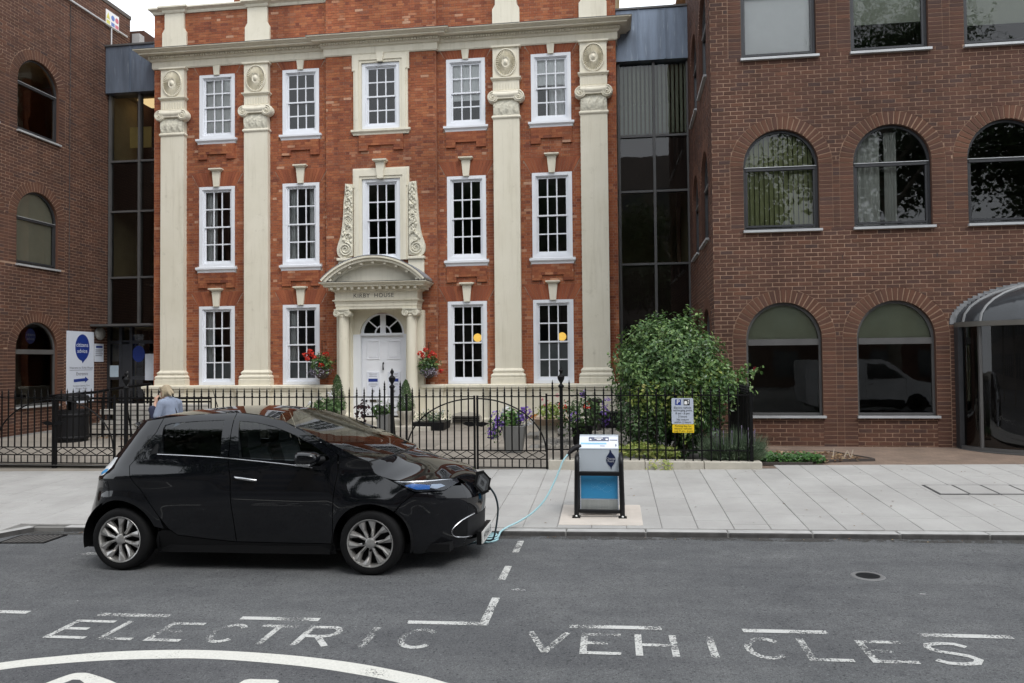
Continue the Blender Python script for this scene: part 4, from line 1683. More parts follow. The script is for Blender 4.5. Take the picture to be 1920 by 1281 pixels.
def pilaster(x):
    q = MB()
    w_ = .35
    q.box(x - w_, x + w_, FY - .15, FY - .001, 1.84, 8.47)
    sh = obj('pilaster', q, M['cream'], house)
    q = MB()
    loop = lambda h: [(x - h, FY), (x - h, FY - .15 - (h - w_)), (x + h, FY - .15 - (h - w_)), (x + h, FY)]
    base = [(x - w_, FY - .001), (x - w_, FY - .15), (x + w_, FY - .15), (x + w_, FY - .001)]
    q.sweep([(.0, 1.44), (.105, 1.448), (.105, 1.60), (.085, 1.615), (.10, 1.65), (.10, 1.68), (.075, 1.71), (.05, 1.72), (.045, 1.75), (.06, 1.77), (.06, 1.80), (.03, 1.83), (0, 1.86)], base)
    obj('pilaster_base', q, M['cream'], sh, 30)
    q = MB()
    q.sweep([(0, 8.46), (.02, 8.48), (.035, 8.50), (.035, 8.53), (.02, 8.55), (0, 8.57)], base)
    obj('astragal', q, M['cream'], sh, 40)
    q = MB()
    q.grid(lambda s_, t_: HF(x - w_ + .02 + (2 * w_ - .04) * s_, 8.56 + .42 * t_, .16 + .03 * sin(pi * t_) + .02 * max(0, sin(s_ * pi * 7 + 2.2 * sin(t_ * 4))) * sin(pi * t_) + .012 * noise.noise(Vector((s_ * 14 + x, t_ * 12, 0)))), 56, 20)
    q.box(x - w_ + .005, x + w_ - .005, FY - .162, FY - .001, 8.56, 8.99)
    obj('carved_necking', q, M['carved'], sh, 60)
    for s_ in (-1, 1):
        q = MB()
        q.lathe([(.0, -.0), (.145, 0), (.15, .015), (.15, .20)], 24, (x + s_ * .345, FY - .24, 9.04), 'y')
        volute(q, x + s_ * .345, 9.04, .15, FY - .24, s_)
        q.ball((x + s_ * .345, FY - .25, 9.04), .026, 8, 6)
        obj('volute', q, M['cream'], sh, 40)
    q = MB()
    q.grid(lambda s_, t_: (x - .34 + .68 * s_, FY - .235 - .03 * sin(pi * t_), 9.03 + .145 * t_ - .02 * sin(pi * s_)), 8, 6)
    q.box(x - .34, x + .34, FY - .235, FY - .001, 8.985, 9.175)
    q.sweep([(-.01, 9.175), (.05, 9.18), (.05, 9.205), (.03, 9.22), (-.01, 9.225)], base)
    q.box(x - .36, x + .36, FY - .17, FY - .001, 9.176, 9.222)
    obj('capital_cushion', q, M['cream'], sh, 40)
    q = MB()
    q.box(x - w_, x + w_, FY - .15, FY - .001, 9.22, 9.50)
    for i in range(9):
        u = x - w_ + .04 + i * .0775
        q.box(u - .0, u + .045, FY - .165, FY - .15, 9.24, 9.42)
    obj('fluted_block', q, M['cream'], sh)
    q = MB()
    q.sweep([(0, 9.49), (.015, 9.495), (.03, 9.52), (.055, 9.54), (.055, 9.57), (0, 9.585)], base)
    obj('moulding', q, M['cream'], sh, 40)
    q = MB()
    q.box(x - w_, x + w_, FY - .15, FY - .001, 9.575, 10.40)
    q.sweep([(0, 10.36), (.02, 10.365), (.045, 10.38), (.045, 10.425), (0, 10.438)], base)
    obj('medallion_block', q, M['cream'], sh)
    q = MB()
    medallion(q, x, 9.965, .29, .375, .15)
    obj('medallion', q, M['cream'], sh, 35)


for p in PXS:
    pilaster(p)


# sash windows
def sash(x, z0, z1, row, off, curt=None, blind=None, sill=True, surround=None):
    Wn = lambda u, z, d: HF(x + u, z, d + off)
    fr = MB()
    h = WW / 2
    o_, i_ = R4(-h, h, z0, z1), R4(-h + .095, h - .095, z0 + .08, z1 - .085)
    ring_strip(fr, o_, i_, Wn, -.03, .018)
    o2, i2 = R4(-h + .095, h - .095, z0 + .08, z1 - .085), R4(-h + .125, h - .125, z0 + .10, z1 - .11)
    ring_strip(fr, o2, i2, Wn, -.10, -.012)
    wn = obj('window', fr, M['white'], house)
    zm = z0 + .10 + (z1 - z0 - .21) * .5
    a, c = -h + .125, h - .125
    for lo, hi, d in ((z0 + .10, zm + .02, -.085), (zm - .02, z1 - .11, -.055)):
        q = MB()
        st = .04
        rb0 = .075 if lo < zm - .1 else .04
        ring_strip(q, R4(a, c, lo, hi), R4(a + st, c - st, lo + rb0, hi - .042), Wn, d - .02, d + .012)
        u0, u1, v0, v1 = a + st, c - st, lo + rb0, hi - .042
        for k in (1, 2):
            uu = u0 + (u1 - u0) * k / 3
            q.prism(R4(uu - .0165, uu + .0165, v0, v1), Wn, d - .016, d + .008)
        vv = (v0 + v1) / 2
        for k in range(3):
            ua, ub = u0 + (u1 - u0) * k / 3 + (.0165 if k else 0), u0 + (u1 - u0) * (k + 1) / 3 - (.0165 if k < 2 else 0)
            q.prism(R4(ua, ub, vv - .0165, vv + .0165), Wn, d - .016, d + .008)
        obj('sash', q, M['white'], wn)
        for k in range(3):
            for (va, vb) in ((v0, vv), (vv, v1)):
                t1, t2 = random.uniform(-.0016, .0016), random.uniform(-.0016, .0016)
                ua, ub = u0 + (u1 - u0) * k / 3, u0 + (u1 - u0) * (k + 1) / 3
                q = MB()
                q.add([Wn(ua, va, d - .004 + t1 + t2), Wn(ub, va, d - .004 - t1 + t2), Wn(ub, vb, d - .004 - t1 - t2), Wn(ua, vb, d - .004 + t1 - t2)], [(0, 1, 2, 3)])
                obj('pane', q, M['glass'], wn)
    if sill:
        q = MB()
        e = .08 if surround is None else .30
        b_ = [(x - h - e + .06, FY - off + .002), (x - h - e + .06, FY - off - .03), (x + h + e - .06, FY - off - .03), (x + h + e - .06, FY - off + .002)]
        q.sweep([(0, z0 - .17), (.01, z0 - .165), (.02, z0 - .12), (.045, z0 - .09), (.06, z0 - .075), (.06, z0 - .02), (0, z0 - .002), (-.2, z0 + .004)], b_)
        q.add([(b_[0][0], b_[0][1], z0 - .168), (b_[1][0], b_[1][1], z0 - .168), (b_[2][0], b_[2][1], z0 - .168), (b_[3][0], b_[3][1], z0 - .168)], [(0, 1, 2, 3)])
        q.box(x - h - e + .06, x + h + e - .06, FY - off - .03, FY - off, z0 - .168, z0 - .003)
        obj('sill', q, M['white'] if surround is None else M['cream'], wn, 25)
    if curt:
        for s_, wd in curt:
            q = MB()
            q.grid(lambda a_, b_: Wn(s_ * (h - .1) - s_ * wd * a_, z0 + .05 + (z1 - z0 - .1) * b_, -.20 - .03 * sin(a_ * 20 + b_) - .02 * a_), 24, 6)
            obj('curtain', q, M['curtain'], wn, 180)
    if blind:
        q = MB()
        zl = z1 - .08 - (z1 - z0 - .16) * blind
        q.grid(lambda a_, b_: Wn(-h + .1 + (2 * h - .2) * a_, zl + (z1 - .08 - zl) * b_, -.122 - .004 * sin(a_ * 40)), 40, 2)
        obj('roller_blind', q, M['blind'], wn, 180)
    return wn


CUR = {('m', 0): [(-1, .30)], ('m', 1): [(-1, .20), (1, .28)], ('g', 0): [(-1, .24)], ('g', 1): [(-1, .2)], ('t', 4): [(1, .5)], ('m', 4): None}
BLI = {('t', 0): 1.0, ('t', 3): .62, ('t', 4): .44}
for r in 'tmg':
    for i, x in enumerate(WX):
        if r == 'g' and i == 2:
            continue
        z0, z1 = ZR[r]
        off = CP if i == 2 else 0
        if r == 'm' and i == 2:
            z0 = 4.80
        wn = sash(x, z0, z1, r, off, CUR.get((r, i)), BLI.get((r, i)), sill=(r == 't') or (r == 'm' and i != 2), surround=True if i == 2 else None)
        if r == 'g' and i in (0, 1, 4):      # frosted film in the lowest panes
            q = MB()
            q.box(x - WW / 2 + .1, x + WW / 2 - .1, FY + .12, FY + .13, z0 + .08, z0 + (.62 if i < 2 else 1.12))
            obj('privacy_film', q, mat('grey_film', (.20, .215, .225), .7) if i == 0 else bpy.data.materials['grey_film'], wn)
        # keystone
        q = MB()
        K = lambda u, z, d: HF(x + u, z, d + off)
        if r == 't':
            zk = z1 - .02 if i != 2 else z1 + .0
            q.prism([(-.075, zk), (.075, zk), (.105, 10.445), (-.105, 10.445)], K, 0, .06 if i != 2 else .12)
        else:
            q.prism([(-.08, z1 - .01), (.08, z1 - .01), (.125, z1 + .44), (-.125, z1 + .44)], K, 0, .07 if i != 2 else .14)
            pr = .08 if i != 2 else .15
            q.sweep([(0, z1 + .42), (.02, z1 + .43), (.05, z1 + .455), (.065, z1 + .46), (.065, z1 + .495), (0, z1 + .505)], [(x - .127, FY - off), (x - .127, FY - off - pr), (x + .127, FY - off - pr), (x + .127, FY - off)])
            q.add([(x - .127, FY - off, z1 + .5), (x - .127, FY - off - pr, z1 + .5), (x + .127, FY - off - pr, z1 + .5), (x + .127, FY - off, z1 + .5)], [(0, 1, 2, 3)])
        obj('keystone', q, M['cream'], wn)

# stone surrounds of the middle bay
x = WX[2]
for r, zb, zt, eh in (('t', 8.37, 10.44, .45), ('m', 4.80, 7.31, .52)):
    z1 = ZR[r][1]
    h = WW / 2 + .005
    outer = [(x - .76, zb), (x - .76, zt - eh), (x - .80, zt - eh), (x - .80, zt), (x + .80, zt), (x + .80, zt - eh), (x + .76, zt - eh), (x + .76, zb)]
    if r == 'm':
        outer = [(x - .76, zb), (x - .76, zt - eh), (x - .785, zt - eh), (x - .785, zt), (x + .785, zt), (x + .785, zt - eh), (x + .76, zt - eh), (x + .76, zb)]
    inner = [(x - h, zb), (x - h, z1 - .3), (x - h, z1 - .2), (x - h, z1), (x + h, z1), (x + h, z1 - .2), (x + h, z1 - .3), (x + h, zb)]
    q = MB()
    ring_strip(q, outer, inner, HF, CP, CP + .06, False)
    k = .07
    in2 = [(u + (k if u > x else -k) * (1 if abs(u - x) < .6 else 0), z + (k if abs(z - z1) < .01 else 0)) for u, z in inner]
    out2 = [(u + (-.05 if u > x else .05), z - (.05 if z > zt - .1 else 0)) for u, z in outer]
    ring_strip(q, out2, in2, HF, CP + .06, CP + .085, False)
    sr = obj('window_surround', q, M['cream'], house)
# carved scroll consoles either side of the middle window
for s_ in (-1, 1):
    q = MB()
    Sc = lambda u, z, d: HF(x + s_ * u, z, d + CP)
    edge = catmull([(.99, 6.90), (1.0, 6.65), (1.03, 6.40), (1.04, 6.15), (1.06, 5.90), (1.09, 5.65), (1.13, 5.45), (1.19, 5.28), (1.23, 5.12), (1.20, 4.96), (1.10, 4.88), (.97, 4.89)], 4)
    poly = [(.785, 4.93), (.785, 6.88)] + [(p.x, p.y) for p in edge]
    q.prism(poly, Sc, 0, .10)
    def spiral(cu, cz, r, turns, dr, th, d=.115):
        pts, rs = [], []
        for i in range(46):
            t = i / 45
            a = dr + turns * 2 * pi * t
            rr = r * (1 - .85 * t)
            pts.append(Sc(cu + rr * cos(a), cz + rr * sin(a), d))
            rs.append(th * (1 - .45 * t))
        q.tube(pts, rs, 5)
    spiral(.985, 5.11, .19, 2.4, pi / 2, .028)
    spiral(.90, 5.88, .10, 1.8, -pi / 2, .024)
    spiral(.90, 6.60, .065, 1.6, pi / 2, .02)
    for k in range(26):
        zz = 5.32 + k * .06
        wmax = lerp(zz, [5.3, 5.9, 6.9], [1.12, 1.03, .95])
        for j in range(2):
            u = random.uniform(.80, wmax - .02)
            p0 = Sc(u, zz + random.uniform(-.02, .02), .105)
            q.ball(p0, random.uniform(.022, .04), 7, 5, sz=1.5)
    for k in range(6):
        zz = 5.45 + k * .24
        q.tube([Sc(.80, zz, .11), Sc(.88, zz + .10, .13), Sc(.95, zz + .06, .12), Sc(.99, zz - .04, .105)], [.02, .024, .02, .012], 5)
    sc = obj('scroll_console', q, M['carved'], house, 60)
    q = MB()
    e0, e1 = x + s_ * .76, x + s_ * 1.22
    a, c = min(e0, e1), max(e0, e1)
    q.box(a, c, FY - CP - .16, FY - CP, 4.80, 4.875)
    q.box(a + (.03 if s_ < 0 else 0), c - (0 if s_ < 0 else .03), FY - CP - .10, FY - CP, 4.35, 4.80)
    obj('console_shelf', q, M['cream'], sc, bev=.012)

# ---- doorway: columns, entablature, segmental pediment
q = MB()
PD = .62
PYF = FY - CP
xc = -6.135
dw = thing('x', 'x', 'x') if False else None
# back panel with arched opening
arch = arch_poly(xc, 1.24, .55, 2.80, 20, .58)
wall_mesh(q, lambda u, z, d: HF(u, z, d + CP + .02), R4(-7.24, -5.03, .55, 3.50), [arch], .14)
q.box(-7.24, -7.22, PYF - .02, PYF + .0, .55, 3.5)
dwy = obj('doorway', q, [M['cream'], M['cream']], house)
q = MB()
for s_ in (-1, 1):
    cxp = xc + s_ * 1.0
    q = MB()
    q.box(cxp - .20, cxp + .20, PYF - .20, PYF - .02, .55, 3.42)
    obj('doorway_pilaster', q, M['cream'], dwy)
for s_ in (-1, 1):
    cxp, cyp = xc + s_ * .93, PYF - .40
    q = MB()
    pr = [(.21, .52), (.21, .62), (.20, .63), (.205, .67), (.19, .70), (.165, .72), (.165, .74), (.155, .77)]
    for i in range(9):
        t = i / 8
        pr.append((.155 - .022 * t ** 1.6, .78 + 2.46 * t))
    pr += [(.15, 3.26), (.15, 3.28), (.135, 3.29), (.135, 3.34)]
    q.lathe(pr, 28, (cxp, cyp, 0))
    cl = obj('column', q, M['cream'], dwy, 40)
    q = MB()
    q.box(cxp - .24, cxp + .24, cyp - .22, cyp + .22, .40, .53)
    obj('column_plinth', q, M['cream'], cl)
    q = MB()
    for v in (-1, 1):
        q.lathe([(0, 0), (.085, 0), (.09, .01), (.09, .33)], 18, (cxp + v * .135, cyp - .165, 3.34), 'y')
        volute(q, cxp + v * .135, 3.34, .088, cyp - .165, v)
    q.box(cxp - .13, cxp + .13, cyp - .16, cyp + .16, 3.33, 3.42)
    q.box(cxp - .2, cxp + .2, cyp - .19, cyp + .19, 3.42, 3.455)
    obj('ionic_capital', q, M['carved'], cl, 40)
ex = 1.10
q = MB()
base = [(xc - ex, PYF), (xc - ex, PYF - .52), (xc + ex, PYF - .52), (xc + ex, PYF)]
q.sweep([(-.05, 3.45), (0, 3.455), (0, 3.52), (.012, 3.525), (.012, 3.60), (.024, 3.605), (.03, 3.65), (.07, 3.67), (.075, 3.70), (.02, 3.705), (.02, 3.90), (.04, 3.92), (.09, 3.94), (.09, 4.02), (.25, 4.03), (.25, 4.07), (.28, 4.08), (.31, 4.11), (.34, 4.12), (.34, 4.145), (0, 4.16)], base)
q.add([(xc - ex, PYF, 3.452), (xc - ex, PYF - .52, 3.452), (xc + ex, PYF - .52, 3.452), (xc + ex, PYF, 3.452)], [(0, 1, 2, 3)])
ent = obj('entablature', q, M['cream'], dwy, 25)
n = 13
for i in range(n):
    u = xc - ex - .06 + i * (2 * ex + .06) / (n - 1)
    q = MB()
    q.box(u - .02, u + .05, PYF - .52 - .22, PYF - .52 - .09, 3.955, 4.025)
    obj('modillion', q, M['cream'], dwy)
for i in range(4):
    yy = PYF - .46 + i * .17
    for s_ in (-1, 1):
        q = MB()
        q.box(xc + s_ * (ex + .155) - .065, xc + s_ * (ex + .155) + .065, yy - .035, yy + .035, 3.955, 4.025)
        obj('modillion', q, M['cream'], dwy)
q = MB()
q.sweep([(-.02, 4.165), (.35, 4.148), (.355, 4.155), (-.02, 4.18)], base)
obj('lead_flashing', q, M['lead'], ent)
obj('lettering', text_mb('KIRBY  HOUSE', .155, lambda u, z, d: (xc - .06 + u, PYF - .52 - .02 - d, 3.80 + z), .004, 1.12), mat('dark_letter', (.05, .045, .04), .7), ent)
# segmental pediment: arc band with coffers, tympanum, lead roof
R_ = 1.86
half = 1.36
zc = 4.17 - sqrt(R_ * R_ - half * half) + .0
a0 = math.asin(half / R_)
arcp = lambda r, k: (xc + r * sin(-a0 + 2 * a0 * k), zc + r * cos(-a0 + 2 * a0 * k))
rise = zc + R_ - 4.17
q = MB()
yf = PYF - .52 - .30
n = 36
for (r0, r1, y0, y1) in ((R_ - .075, R_ + .0, yf, PYF), (R_ + .0, R_ + .055, yf - .05, PYF), (R_ - .15, R_ - .075, yf + .16, PYF)):
    for i in range(n):
        p = [arcp(r0, i / n), arcp(r1, i / n), arcp(r1, (i + 1) / n), arcp(r0, (i + 1) / n)]
        q.hexa([(p[0][0], y0, p[0][1]), (p[3][0], y0, p[3][1]), (p[3][0], y1, p[3][1]), (p[0][0], y1, p[0][1]), (p[1][0], y0, p[1][1]), (p[2][0], y0, p[2][1]), (p[2][0], y1, p[2][1]), (p[1][0], y1, p[1][1])])
ped = obj('pediment', q, M['cream'], dwy, 30)
q = MB()
tp = [arcp(R_ - .1, k / 30) for k in range(31)]
q.prism(tp, lambda u, z, d: (u, PYF - d, z), .0, .52)
obj('tympanum', q, M['cream'], ped)
for i in range(9):
    k = (i + .5) / 9
    u, z = arcp(R_ - .108, k)
    q = MB()
    q.box(u - .035, u + .035, yf + .04, yf + .16, z - .03, z + .03)
    obj('modillion', q, M['cream'], dwy)
q = MB()
q.grid(lambda s_, t_: (arcp(R_ + .06, s_)[0], yf - .055 + (PYF - yf + .055) * t_, arcp(R_ + .06, s_)[1] + .02 * t_), 40, 2)
for i in range(n):
    p0, p1 = arcp(R_ + .056, i / n), arcp(R_ + .056, (i + 1) / n)
    q.add([(p0[0], yf - .056, p0[1]), (p1[0], yf - .056, p1[1]), (p1[0], yf - .056, p1[1] + .02), (p0[0], yf - .056, p0[1] + .02)], [(0, 1, 2, 3)])
obj('lead_roof', q, M['lead'], ped, 60)

# door
q = MB()
dY = PYF + .10
q.box(-6.73, -5.545, dY, dY + .05, .60, 2.78)
door = obj('door', q, M['door_white'], dwy)
for u0, u1 in ((-6.60, -6.24), (-6.02, -5.66)):
    for z0, z1 in ((2.12, 2.64), (1.02, 1.80), (.70, .92)):
        q = MB()
        ring_strip(q, R4(u0, u1, z0, z1), R4(u0 + .035, u1 - .035, z0 + .035, z1 - .035), lambda u, z, d: (u, dY - d, z), -.01, .018)
        q.prism(R4(u0 + .07, u1 - .07, z0 + .07, z1 - .07), lambda u, z, d: (u, dY - d, z), -.01, .012)
        obj('door_panel', q, M['door_white'], door, bev=.006)
DM = lambda u, z, d: (u, dY - .022 - d, z)
for u in (-6.42, -5.84):
    q = MB()
    q.prism(R4(u - .17, u + .17, 1.12, 1.78), DM, 0, .003)
    nt_ = obj('notice', q, mat('white_notice', (.70, .72, .80), .6) if u < -6 else bpy.data.materials['white_notice'], door)
    q = MB()
    q.prism(R4(u - .13, u + .13, 1.515, 1.60), DM, .003, .006)
    obj('heading', q, BLUE, nt_)
    q = MB()
    for k, (zz, hw_) in enumerate(((1.73, .12), (1.70, .10), (1.66, .11), (1.46, .11), (1.43, .13), (1.39, .07))):
        q.prism(R4(u - hw_, u + hw_, zz - .006, zz + .006), DM, .003, .005)
    q.lathe([(.035, 0), (.042, .003)], 16, (u, dY - .028, 1.26), 'y')
    obj('text_line', q, mat('grey_print', (.3, .3, .34), .7), nt_)
q = MB()
q.lathe([(.016, 0), (.02, .02), (.0, .03)], 10, (-6.13, dY - .03, 2.02), 'y')
q.tube([(-6.13, dY - .04, 2.03), (-6.13, dY - .06, 1.95), (-6.13, dY - .04, 1.84)], [.02, .012, .024], 8)
obj('knocker', q, M['iron'], door, 60)
q = MB()
q.box(-6.51, -6.27, dY - .012, dY, 1.02, 1.095) if False else q.box(-6.51, -6.27, dY - .026, dY - .002, .965, 1.035)
obj('letter_box', q, mat('dark_brass', (.10, .085, .065), .4, metal=.6), door)
for u, r_ in ((-6.685, .022), (-6.61, .032)):
    q = MB()
    q.ball((u, dY - .03, .995), r_, 10, 8)
    obj('door_knob', q, M['iron'], door, 180)
q = MB()
for a, c in ((-6.95, -6.735), (-5.54, -5.33)):
    q.box(a, c, PYF - .018 - .012, PYF - .021, .56, 2.80)
q.box(-6.76, -5.52, PYF + .02, PYF + .14, 2.765, 2.83)
for a, c in ((-6.76, -6.735), (-5.54, -5.515)):
    q.box(a, c, PYF + .04, PYF + .13, .56, 2.765)
obj('door_frame', q, M['white'], dwy)
# fanlight
q = MB()
FM = lambda u, z, d: (u, PYF + .09 - d, z)
rr, rz_ = .585, .555
o_ = [(xc + (rr + .03) * cos(pi * i / 24), 2.83 + (rz_ + .02) * sin(pi * i / 24)) for i in range(25)]
i_ = [(xc + (rr - .045) * cos(pi * i / 24), 2.83 + (rz_ - .05) * sin(pi * i / 24)) for i in range(25)]
ring_strip(q, o_, i_, FM, -.03, .02, False)
o_ = [(xc + .235 * cos(pi * i / 16), 2.83 + .225 * sin(pi * i / 16)) for i in range(17)]
i_ = [(xc + .195 * cos(pi * i / 16), 2.83 + .185 * sin(pi * i / 16)) for i in range(17)]
ring_strip(q, o_, i_, FM, -.02, .014, False)
q.prism(R4(xc - .075, xc + .075, 2.83, 3.36), FM, -.025, .022)
for a in (42, 138):
    c_, s_ = cos(radians(a)), sin(radians(a))
    p0, p1 = (xc + .22 * c_, 2.83 + .21 * s_), (xc + .56 * c_, 2.83 + .53 * s_)
    n_ = (-s_ * .016, c_ * .016)
    q.prism([(p0[0] - n_[0], p0[1] - n_[1]), (p1[0] - n_[0], p1[1] - n_[1]), (p1[0] + n_[0], p1[1] + n_[1]), (p0[0] + n_[0], p0[1] + n_[1])], FM, -.02, .015)
fan = obj('fanlight', q, M['white'], dwy)
pane(fan, FM, [(xc + .56 * cos(pi * i / 24), 2.83 + .53 * sin(pi * i / 24)) for i in range(25)], -.005, M['glass'])
# steps
for k, (dd, zz) in enumerate(((1.15, .56), (1.55, .45))):
    q = MB()
    q.box(xc - 1.45 - k * .25, xc + 1.45 + k * .25, PYF - dd, PYF - .021 - k * .03, .25, zz)
    obj('step', q, M['stone'], dwy, bev=.015)
# half-round grating light at the foot of the wall
q = MB()
gx = -3.82
q.prism([(gx - .42, .42), (gx + .42, .42), (gx + .42, .56)] + [(gx + .42 * cos(pi * i / 12), .56 + .16 * sin(pi * i / 12)) for i in range(1, 12)] + [(gx - .42, .56)], HF, .202, .24)
gt = obj('basement_light', q, M['stone'], house)
for k in range(4):
    q = MB()
    q.box(gx - .36, gx + .36, FY - .26, FY - .24, .44 + k * .045, .465 + k * .045)
    obj('grating_bar', q, M['iron'], gt)

# rooms behind the windows
q = MB()
for z in (.9, 4.2, 7.85, 11.3):
    q.box(XL_ + .1, XR_ - .1, FY + .25, FY + 5, z, z + .12)
for z0, z1 in ((1.02, 4.2), (4.32, 7.85), (7.97, 11.3)):
    q.box(XL_ + .1, XR_ - .1, FY + 4.0, FY + 4.1, z0, z1)
    for u in (-9.72, -7.3, -5.0, -2.65):
        q.box(u - .05, u + .05, FY + .25, FY + 4.0, z0, z1)
obj('interior', q, M['room'], house)
GLOBE = emit_mat('yellow_globe_glass', (1.0, .60, .12), .52)
for u, l_ in ((-3.70, 'yellow globe pendant lamp glowing behind the dark sash window beside the door'), (-1.345, 'yellow globe pendant lamp glowing in window between the two cream pilasters')):
    yy = FY + .9
    k = yy / 21.5
    t_ = thing('pendant_lamp', l_, 'lamp', (u, yy, 2.70))
    q = MB()
    q.ball((0, 0, 0), .118, 20, 14)
    obj('globe', q, GLOBE, t_, 180)
    q = MB()
    q.tube([(0, 0, .11), (0, 0, 1.48)], .008, 5)
    obj('cord', q, M['iron'], t_)
# ================================================================== railings and gates
RLY = 12.42
ZB, ZRL, ZTP = .24, 1.45, 1.63


def spear(z0, z1, r=.0125):
    q_ = MB()
    q_.lathe([(r, z0), (r, z1 - .17), (r * 1.5, z1 - .165), (r * 1.5, z1 - .15), (r * .9, z1 - .145), (r * 1.25, z1 - .12), (r * 1.25, z1 - .105), (r * .8, z1 - .10), (r * 1.05, z1 - .075), (r * 1.05, z1 - .06), (r * .6, z1 - .05), (0, z1)], 8)
    return mesh_of('bar', q_, M['iron'], 50)


BAR_RUN = spear(ZB + .02, ZTP)
BAR_SINK = spear(ZB + .16, ZTP)
BAR_GATE = spear(.535, ZTP)
BAR_TALL = spear(ZB + .1, ZTP + .11, .014)
q = MB()
q.lathe([(.0105, .255), (.0105, .40)], 6)
BAR_SHORT = mesh_of('short_bar', q, M['iron'], 50)


def railing(label, xs, rails, tall=(), x0=None, x1=None, bar=None):
    t_ = thing('iron_railing', label, 'railing', (0, RLY, 0))
    for z in rails:
        q_ = MB()
        q_.box(x0, x1, -.022, .022, z - .009, z + .009)
        obj('rail', q_, M['iron'], t_)
    for x_ in xs:
        link('bar', bar or BAR_RUN, t_, (x_, random.uniform(-.002, .002), random.uniform(-.006, .004)), (random.uniform(-.004, .004), random.uniform(-.005, .005), 0))
    for x_ in tall:
        link('bar', BAR_TALL, t_, (x_, 0, 0))
    return t_


def urn_post(x_, label):
    t_ = thing('gate_post', label, 'post', (x_, RLY, 0))
    q_ = MB()
    q_.box(-.027, .027, -.027, .027, .16, 1.60)
    obj('shaft', q_, M['iron'], t_, bev=.004)
    q_ = MB()
    q_.lathe([(.028, 1.59), (.05, 1.615), (.05, 1.63), (.03, 1.65), (.018, 1.665), (.022, 1.68), (.055, 1.74), (.058, 1.765), (.06, 1.77), (.06, 1.78), (.04, 1.80), (.018, 1.825), (.016, 1.845), (.030, 1.865), (.034, 1.88), (.028, 1.90), (.012, 1.915), (.014, 1.925), (0, 1.945)], 14)
    obj('urn_finial', q_, M['iron'], t_, 40)
    q_ = MB()
    q_.tube([(0, .03, 1.25), (0, .10, 1.0), (.0, .28, .30)], .014, 6)
    obj('stay', q_, M['iron'], t_, 60)
    return t_


def gate_leaf(xc_, xh, label, n, scroll=True):
    """leaf from the meeting stile xc_ to the hinge stile xh"""
    s_ = 1 if xh > xc_ else -1
    W_ = abs(xh - xc_)
    t_ = thing('iron_gate', label, 'gate', (xc_, RLY, 0))
    for x_, nm, z0, z1 in ((.018, 'meeting_stile', .17, ZRL + .02), (W_ - .018, 'hinge_stile', .20, ZRL + .05)):
        q_ = MB()
        q_.box(min(s_ * (x_ - .016), s_ * (x_ + .016)), max(s_ * (x_ - .016), s_ * (x_ + .016)), -.018, .018, z0, z1)
        obj(nm, q_, M['iron'], t_)
    for z in (.262, .405, .545, ZRL):
        q_ = MB()
        a, c = sorted((s_ * .035, s_ * (W_ - .035)))
        q_.box(a, c, -.016, .016, z - .008, z + .008)
        obj('rail', q_, M['iron'], t_)
    for i in range(n):
        x_ = s_ * W_ * (i + 1) / (n + 1)
        link('bar', BAR_GATE, t_, (x_, 0, random.uniform(-.004, .004)))
        link('short_bar', BAR_SHORT, t_, (x_, 0, 0))
    q_ = MB()
    m_ = (n + 1) // 2
    for k in range(m_):
        a, c = .04 + (W_ - .08) * k / m_, .04 + (W_ - .08) * (k + 1) / m_
        mid = (a + c) / 2
        for p0, p1 in (((a, .475), (mid, .54)), ((mid, .54), (c, .475)), ((a, .475), (mid, .41)), ((mid, .41), (c, .475))):
            q_.tube([(s_ * p0[0], 0, p0[1]), (s_ * p1[0], 0, p1[1])], .0085, 4, square=True)
    obj('diamond_lattice', q_, M['iron'], t_)
    q_ = MB()
    q_.tube([(s_ * (W_ - .03) * sin(a), -.022, .53 + (ZRL - .03 - .53) * cos(a)) for a in [pi / 2 * i / 18 for i in range(19)]], .013, 6)
    obj('arch_brace', q_, M['iron'], t_, 60)
    q_ = MB()
    q_.prism([(0, 1.0), (s_ * .10, 1.035), (s_ * .23, 1.0), (s_ * .10, .945), (0, .96)], lambda u, z, d: (u, -.03 - d, z), 0, .012)
    obj('lock_plate', q_, M['iron'], t_)
    return t_


# left-hand pair, fixed run, centre pair, right-hand run
gate_leaf(-10.15, -11.35, 'left leaf of the black iron gate in front of litter bin', 8)
gate_leaf(-10.13, -8.93, 'black iron gate leaf with diamond lattice behind the car tail', 9)
urn_post(-8.72, 'black iron gate post with urn finial near the woman')
railing('black spear-topped railing run between the two gates, behind the car', [-8.81, -8.63] + [-8.50 + .137 * i for i in range(34)], (ZRL, .57), (-3.89, -3.61), -8.86, -3.55)
urn_post(-3.755, 'black iron gate post with urn finial in front of the white door')
gate_leaf(-2.30, -3.52, 'black iron gate leaf beside the post in front of white door', 9)
gate_leaf(-2.285, -1.075, 'black iron gate leaf in front of the purple petunia planter', 9)
urn_post(-.845, 'black iron gate post with urn finial behind the charging post')
rr_ = railing('black spear-topped railing on low stone wall in front of green bush', [-.58 + .144 * i for i in range(20)], (ZRL + .015, .57), (-.99, -.71), -1.10, 2.24, BAR_SINK)
q = MB()
q.box(2.19, 2.24, -.025, .025, .3, 1.52)
obj('corner_post', q, M['iron'], rr_)
# return railing to the offices
t_ = thing('iron_railing', 'short black railing return with sloping top running back to the offices', 'railing', (2.22, RLY, 0))
for z in (1.475, .6):
    q = MB()
    q.box(-.018, .018, .03, 2.35, z - .009, z + .009)
    obj('rail', q, M['iron'], t_)
for i in range(15):
    link('bar', BAR_SINK, t_, (0, .18 + i * .145, .02))
railing('black spear-topped railing run at the far left before the brick wing', [-11.42 - .137 * i for i in range(12)], (ZRL, .57), (), -13.0, -11.37)

